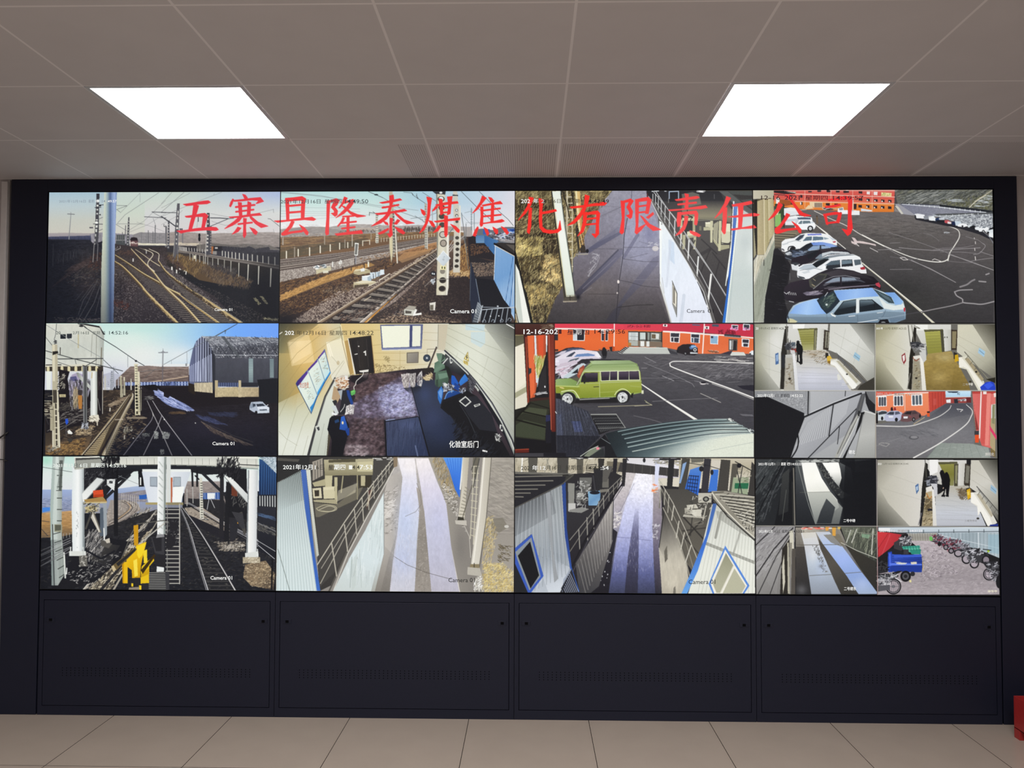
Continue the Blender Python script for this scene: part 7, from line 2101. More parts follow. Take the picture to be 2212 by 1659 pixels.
DISPLAYS.append((1, 1, """
V 596 692 4.2703
P 1a1c22 0,0 2230,0 2230,1290 0,1290
# left wall
G 8a8560/b59a5c/d2b574/d8c79c/c9c8a8 40,0 640,0 30,30 600,30 640,200 700,500 560,640 440,1240 24,1240
G 3a3a30:.8/3a3a30:0 30,30 140,300 30,30 400,30 200,200 100,700 30,900
G d9d8b8:0/ced2bc:.9/dfe2d6:1 0,560 0,1100 540,500 600,560 520,1000 480,1240 24,1240 24,760
G b9a46a:.7/b9a46a:0 0,300 0,900 24,300 240,300 180,900 24,900
B f0c878:.6 250,330 110,150
B f4dca0:.5 220,200 70,60
B d6b070:.5 420,120 120,60
P fbe6b8:.4 110,200 330,180 360,380 240,400 150,420
P ffe9bd:.35 120,190 210,150 300,90 320,170 330,300 160,400
P efe4c4:.9 600,160 640,200 690,500 640,480 560,250
G e9e2c4/e0ddcc 0,200 0,560 470,200 600,170 680,500 560,620 500,480
L fff8e0:.8 8 478,214 512,330
L fff8e0:.8 7 492,210 530,330
L 9a8450:.6 4 30,520 200,300 420,130 600,60
L 9a8450:.5 4 30,690 240,400 480,210 610,140
L 8a8460:.5 4 30,880 130,680 220,560
L 8a8460:.5 4 30,330 200,170 400,60
L 8a8460:.5 4 340,780 520,500 630,370
L 8a8a70:.5 4 60,1240 200,800 300,720
L 8a8a70:.5 4 160,1240 260,930 360,760
L 8a8a70:.5 4 250,1240 300,1060
L 8a8460:.5 4 30,200 120,60
L 8a8a70:.4 4 30,1020 100,1090 200,1150
L 8a8460:.4 4 500,600 640,380
L 8a8a70:.4 4 520,330 580,400
E b09a70:.5 580,390 14,20
# left lower panel
G d9dccf/cfd4c8/c2c8bb 0,560 0,1240 540,560 570,640 520,900 510,1240 300,1240 400,850
L 8a8e80:.5 4 380,1240 450,950
L 8a8e80:.5 4 450,1240 480,1060
P 4a4438 490,1000 520,1100 510,1240 470,1240
L 3c3c3e 16-24 550,530 460,700 370,980 300,1245
L 8a8a8a 4 555,540 462,708 376,985
# board
P 2a4a80 186,580 200,556 300,450 390,350 456,262 512,482 460,570 390,700 330,862 312,830
G cfe4e6/e2ece0/d6e4dc/bcdfe6 200,560 460,640 194,586 296,460 396,360 454,276 506,480 452,562 384,690 330,848
G 3a2a6e/5a3c9a 190,600 300,460 190,590 204,556 298,460 300,484 230,580 205,606
G 4a2f80/5a3c9a 300,440 390,360 300,446 385,358 390,378 330,440 303,470
G 4a2f80/6a4caa 390,340 460,270 393,342 452,272 456,290 420,330 395,362
P 2f86c8 330,846 386,690 392,668 350,760 318,800
P 3a96d8 390,690 456,560 456,540 385,662
P 3a96d8 458,560 510,480 506,468 455,545
L 7a90a0 6 300,460 388,690
L 7a90a0 6 392,350 458,560
H b2a48c/8a9a94 26 14,30,10,4 260,590 300,560 360,720 310,740
H b2a48c/8a9a94 26 14,30,10,4 340,450 390,440 420,560 380,590
H b2a48c/8a9a94 26 14,30,10,4 420,350 460,330 490,450 450,470
T c05a3a 224,570 308,622 岗位职责
L 55606a 5 190,588 330,856
# back wall
G d6bd80/d9c48a/cbb780/c2ae7a 600,30 1600,30 604,30 1600,30 1570,300 1500,440 1200,450 920,485 700,505 640,220
G e6e2d0:0/e2e2d6:.9 900,0 1560,0 604,30 1600,30 1570,300 1500,440 1200,450 920,485
L b09a64:.7 4 615,95 970,90
L b09a64:.7 4 900,230 980,222
L b09a64:.7 4 640,150 680,145
L b5a888:.7 4 1360,110 1580,120
L b5a888:.7 4 1360,180 1580,190
L b09a64:.7 4 910,300 1200,300
L b09a64:.7 4 915,360 1200,370
L b5a070:.6 4 920,420 1460,400
L a9a088:.6 4 1330,300 1560,280
L b09a64:.6 4 1150,280 1150,440
H 6a5a3a/8a7648 120 8,30,60,4 920,390 1200,430 1200,450 925,480
H 8a7a50:.8 60 8,30,60,4 1000,320 1060,340 1050,390 1000,370
L efe0b0 6 605,40 640,220 700,500
L 8a7a58 5 600,60 620,200 690,490
P b5955a 640,190 680,180 720,480 690,505
P c9c0a8 1500,36 1590,36 1570,280 1500,270
L 8a8878 5 1502,40 1496,260
# door
P e8e4d8 668,166 690,160 745,495 730,500
P 2a2520 675,165 885,138 915,485 742,495
G 1e1b1c/2a2624/1a191b 700,0 900,0 700,180 882,152 905,478 745,488
L 3a3634 5 760,190 780,430
L 3a3634 5 840,170 860,430
L 8a6a40 5 885,140 918,485
E cfcac2 770,238 7,6
P d9d6ce 730,310 760,303 758,312 732,316
P e6e4de 812,290 836,276 840,325 828,322 828,296 815,298
P e4e2da 775,462 862,450 858,472 800,476 778,474
# window
P 5d6488 968,40 1362,36 1350,258 982,270
P eef0dc 978,52 1240,48 1236,244 994,252
P e9ead8 1266,52 1342,52 1336,236 1262,240
P 3f4670 1242,44 1262,44 1258,250 1240,252
P 7d86aa 982,258 1350,248 1350,262 982,272
L e9e9e4 5 985,276 1345,266
# vent cover
P 8a8276 1214,298 1320,292 1316,388 1214,390
G a09a8c/75706a 1214,290 1320,390 1222,304 1312,300 1308,380 1222,384
L 5a5448 5 1214,298 1320,292 1316,388 1214,390 1214,298
# fan
E 2c3542 1397,346 34,34
E 3a4654 1396,344 24,24
E c9ced2 1397,345 9,9
L b5aa90 6 1400,270 1400,310
L 8a8270 5 1400,265 1490,262
L 3a3430 8 1485,245 1410,440
L 6a5a48 5 1490,250 1415,440
# right wall
G c9c8b2/d6d8c6/dcdfd0/c8cbbd/a9ab9c 1560,0 2190,0 1590,36 2196,36 2196,1230 2080,940 1840,560 1640,360 1562,280
G 2a2c2c:.7/2a2c2c:0 2200,30 1980,260 1900,30 2196,30 2196,420
G c9d0cc:0/8a9090:.7 0,700 0,1240 2000,760 2196,700 2196,1240
P c2d8de:.9 1750,36 1930,40 1920,100 1750,90
P c6dade:.8 1800,110 1930,105 1930,210 1890,250 1800,200
B e9efe2:.5 1700,330 140,120
L fff 7 2125,36 2196,76
L 9a9c88:.6 4 1590,70 1900,210 2196,330
L 9a9c88:.6 4 1580,130 1800,250 2196,470
L 9a9c88:.6 4 1570,200 1780,340 2196,620
L 9a9c88:.6 4 1565,260 1760,400 2000,590 2196,780
L 9a9c88:.5 4 1720,40 2000,120 2196,190
L 9a9c88:.5 4 1900,600 2100,800 2196,930
L 9a9c88:.5 4 1880,540 2196,860
L 9a9c88:.5 4 2060,820 2196,1030
L 9a9c88:.4 4 1680,300 1650,380
L 9a9c88:.4 4 1960,330 1900,520
L 9a9c88:.4 4 2110,430 2020,620
# warning sign
P d9c25a 1772,290 1780,376 1738,352
P efe7b8 1771,302 1775,366 1746,350
L 2a2418 6 1766,320 1758,338 1768,338 1760,354
L 9a8440 4 1772,290 1780,376 1738,352 1772,290
P dcc878 1732,362 1776,384 1772,416 1730,388
T 8a7430 1736,370 1772,404 有电
P d9dcd6 1604,345 1628,342 1632,395 1610,396
P 55585c 1612,352 1630,352 1630,380 1614,380
C 2a2a2a 5 1630,390 1620,410 1616,400
# rail/conduit on right
L d0d4cc 22 1562,285 1640,355 1760,470 1850,570 1990,760 2090,930 2170,1090 2200,1180
L 33343a 14 1562,278 1640,348 1765,468 1850,565 1990,752 2090,925 2175,1090 2200,1160
L 8a8e94 4 1640,352 1765,474 1850,572 1990,760 2090,935
P b9bdb8 1838,590 1880,640 1855,690 1800,690
H e6e8e2/55584a/8a8c7a 50 16,90,20,6 1830,610 1870,640 1850,690 1800,690
L 2a2c30 6 1875,640 1860,680
P e2e4de 2065,950 2092,965 2090,1015 2058,1010
P 3a3c42 2074,960 2092,970 2088,1000 2070,1000
# floor
G 282129/3c3138/4a3f48/3a3038/2a2428 0,440 0,1240 700,505 920,485 1200,450 1500,440 1640,470 1800,560 1900,700 2100,1050 2190,1240 480,1240 520,1000 560,640 680,520
N .35 30,20 700,505 1300,470 1320,880 1010,910 1020,1240 620,1240 660,900
B a6a8d0:.6 1140,760 150,140
B c2c4ea:.6 1190,730 90,110
B c2c8f4:.55 1180,740 110,130
B b5bcf0:.5 1120,640 120,90
B 8a8cc0:.5 1040,760 130,110
H 8a80a0/4a3f4c/c2bedc/3a2f3a/6a607a 2000 30,25,40,4 740,540 1250,520 1310,880 1000,910 760,960 700,760
H c9cef6:.8/9aa0d0:.7/e6eaff:.8/6a6a90:.7 700 28,30,40,4 950,600 1240,580 1300,870 1020,890 960,740
H 3a2a2e/5a4648/2a2024/7a6666 1400 34,25,40,5 690,510 1200,480 1000,600 720,760
H 5e4a4c/3a2e32/2a2226/86747a 1500 34,35,40,5 740,900 1010,900 1010,1240 640,1240 680,1000
H a08e92/c2b6ba/4a3e42 200 40,20,20,5 640,1140 860,1160 840,1240 640,1240
K 7 700,505 1200,460 1250,560 1320,880 1010,910 1020,1240 620,1240 660,900
N .25 14,9 700,505 1300,470 1320,880 1010,910 1020,1240 620,1240 660,900
N .2 40,18 700,505 1300,470 1320,880 1010,910 1020,1240 620,1240 660,900
H c9cef6:.6/e6eaff:.7/9aa0d8:.5 260 24,30,50,3 950,600 1240,580 1300,870 1020,890 960,740
B 1d191f:.6 760,540 120,40
# dark carpet
G 2b3040/30374a/222a3c/181c28 1300,500 1700,1240 1245,600 1400,520 1500,560 1560,800 1860,1080 1880,1240 1400,1240 1300,780
B 3c4a70:.6 1380,680 80,100
B 3a4468:.6 1450,900 130,160
B 2a3450:.6 1550,1040 150,140
P 20222a 1560,800 1900,760 2160,1240 1860,1240
G 3f4660/39435e/2a3450 1010,920 1300,1240 1006,922 1320,880 1410,1240 1022,1240
B 55628c:.5 1230,960 110,60
H 4a5270:.5/2a3048 120 90,85,6,4 1010,920 1320,885 1400,1240 1024,1240
L 15171e 8 1006,930 1320,880 1415,1240
L 7a86b0:.8 4 1260,640 1318,880
L 0e0f14 6 1250,600 1300,790 1325,880 1345,960 1420,1240
L 9aa8cc 6 1010,918 1100,905
L 8a9ac0:.5 12 1290,1150 1310,1240
L 111217 14 1010,920 1022,1240
# mat/dark near back
P 1c191e 700,510 900,480 860,490 850,540 760,590 700,560
P 241f24 1200,452 1450,432 1480,470 1300,520 1210,470
C e6e4dc 6 815,475 800,510 750,555 740,590 725,610 728,640
G b5a5a0:.6/b5a5a0:.0 840,480 840,540 810,490 860,480 840,540 800,520
# bags
P c2b8b4 1158,490 1180,500 1200,490 1230,484 1232,600 1215,632 1180,610
P b5b0ae 1228,484 1262,490 1296,480 1290,600 1272,620 1242,600
P c9c6c4 1304,520 1330,480 1352,460 1356,560 1345,612 1310,590
H e9e6e2/8a8280/6a6264 90 24,75,30,5 1165,500 1228,490 1225,620 1185,610
H dfdcd8/8a8482/5e5858 80 24,90,30,5 1232,495 1290,490 1285,605 1245,600
H e6e4e2/77727a/4a4850 60 24,80,30,5 1310,520 1352,480 1350,590 1315,590
P 4a4648 1335,500 1345,540 1330,560
G 14161c:.7/14161c:0 1250,610 1280,680 1180,620 1350,600 1330,690 1260,690
# broom and shovel
L 3a3436 9 1484,245 1400,450
P 2a2624 1370,440 1440,430 1450,470 1400,490 1360,470
P d2c09a 1362,525 1440,480 1450,490 1420,550 1380,550
H e6d6b0/9a8862 60 30,-30,15,4 1362,525 1445,482 1440,540 1380,550
L d9dcd6 10 1585,350 1480,470
# green cabinets
P 6c8270 1480,300 1535,302 1540,320 1500,322
G 5d7a66/7c9682 1480,300 1570,400 1484,312 1562,318 1566,360 1520,390 1500,370
P 3a4a42 1540,305 1564,325 1560,350 1525,380 1535,340
G 4f6a58/6a8672/41594a 1470,380 1560,480 1468,390 1500,372 1560,410 1560,440 1500,470 1460,480
G 5a7562/4a6352/35493c 1470,470 1600,600 1475,475 1580,455 1598,520 1590,590 1500,612 1470,590
P 6d8a76 1500,490 1580,480 1590,520 1510,540
P 35463c 1480,545 1500,540 1500,610 1475,600
P 1e2220 1560,410 1600,430 1640,520 1600,540
# blue crusher machines
P 1f58b4 1622,502 1650,510 1690,580 1650,610 1620,580
G 3a86dc/2a66b8 1700,500 1780,580 1705,540 1745,490 1782,545 1705,600 1690,570
P 1c3f88 1650,570 1700,600 1690,650 1640,620
P 2a2a30 1780,490 1845,570 1790,690 1760,640
H 3a3a42/6a6a70 50 40,-50,15,7 1780,495 1840,570 1800,680
P 2f6fbe 1495,650 1530,602 1548,640 1540,700 1520,770 1498,720
P 6a9ad8 1500,660 1525,625 1538,650 1530,720 1515,700
G 2a5aa6/1a3f80/12284e 1540,600 1650,820 1560,720 1590,650 1640,640 1720,660 1660,740 1640,800 1560,800
P 17181d 1540,730 1720,660 1700,760 1600,870 1520,800
H c9cfd8/55585e/2a2a2e/9aa0aa 70 26,-30,60,9 1550,575 1640,600 1640,650 1560,650
E d9d9d6 1568,590 20,12
C 7ab0ea 6 1560,720 1585,665 1640,645
H 8a9ab0/2a2a30/c9ced6 40 20,0,90,6 1700,620 1760,620 1760,660 1700,660
P 15161a 1520,770 1690,700 1760,640 1860,700 2160,1240 1900,1240 1640,900
# bench on the right
P 23252c 1680,715 1850,690 1990,860 2040,1020 1880,1000 1780,880
L 4a5058:.7 5 1700,770 1780,900 1850,1060
P d0d2cc 1688,740 1750,692 1806,745 1750,792
P 2a2c32 1704,742 1750,706 1790,745 1748,778
P d6d8d2 1824,775 1880,760 1886,775 1836,795
P 3a3a3c 1836,776 1872,767 1874,774 1842,784
H e6e8e2/8a8a88 30 20,0,90,5 2020,1030 2080,1060 2060,1110 2020,1090
H 0f1014/23262e 200 60,50,30,7 1640,900 1860,1060 2100,1240 1700,1240 1640,1000
L 2f333c:.7 5 1690,1010 1740,920
E f0f0ee 1912,1192 8,9
E f0f0ee 1927,1195 8,9
E f0f0ee 1943,1199 7,8
# left clutter
P c9c0b0 540,540 620,500 670,510 676,600 640,640 570,620
H b5794a/d9c0a0/efe6d8/8a5a3a/f4efe6 120 24,30,60,8 560,540 675,520 665,620 570,620
P e4e2de 640,505 668,510 668,550 640,545
P a9b0b4 570,650 640,630 640,700 610,740 580,690
P b59a78 540,600 565,620 600,700 570,760 520,720
P 25262c 620,640 690,640 740,700 700,780 640,860 580,870 600,780
P 1f3f86 655,640 680,640 700,700 720,760 700,780 665,690
P 5dae5a 694,650 730,634 740,648 735,676 706,690 696,680
P 78c86a 700,652 728,640 732,650 705,664
P dfdcda 655,790 690,770 728,780 720,862 690,850 640,870
H f0eeec/8a8484/b5b0b0 60 20,60,60,6 655,785 725,780 715,860 645,865
P 2a2a2e 524,740 560,728 572,750 545,780
P cdd2d2 516,790 555,780 584,850 560,866
P e9ecea 520,840 560,855 580,862 555,872 520,866
C e6e4e0 5 600,840 630,800 640,770
P 16171d 478,1000 500,900 520,878 600,876 640,880 680,960 680,1050 640,1100 520,1100
P 15161b 520,1090 660,1080 640,1160 620,1240 510,1240
G 2f62c0/234e9e 600,890 650,1000 606,885 636,876 668,985 640,1010 590,1000
P 1c3f8a 640,1000 680,985 682,1050 665,1060
E e6d6b0 620,940 9,14
P 23406a 545,920 580,905 590,930 550,945
P cfd2c8 365,975 395,960 412,1010 405,1035 375,1020
P 3a3c40 378,985 402,975 408,1005 395,1015
L e9e6da 7 36,126 62,108
T f4f4f0 88,94 174,132 202
T 4a4434 176,94 466,136 1年12月16日
T 55503c 500,94 662,138 星期四
T 4a4636 692,94 908,134 14:48:22
T f6f6f4 1600,1104 1868,1166 化验室后门
""", 'wall display showing a tiled room with a notice board and coal-stained floor'))
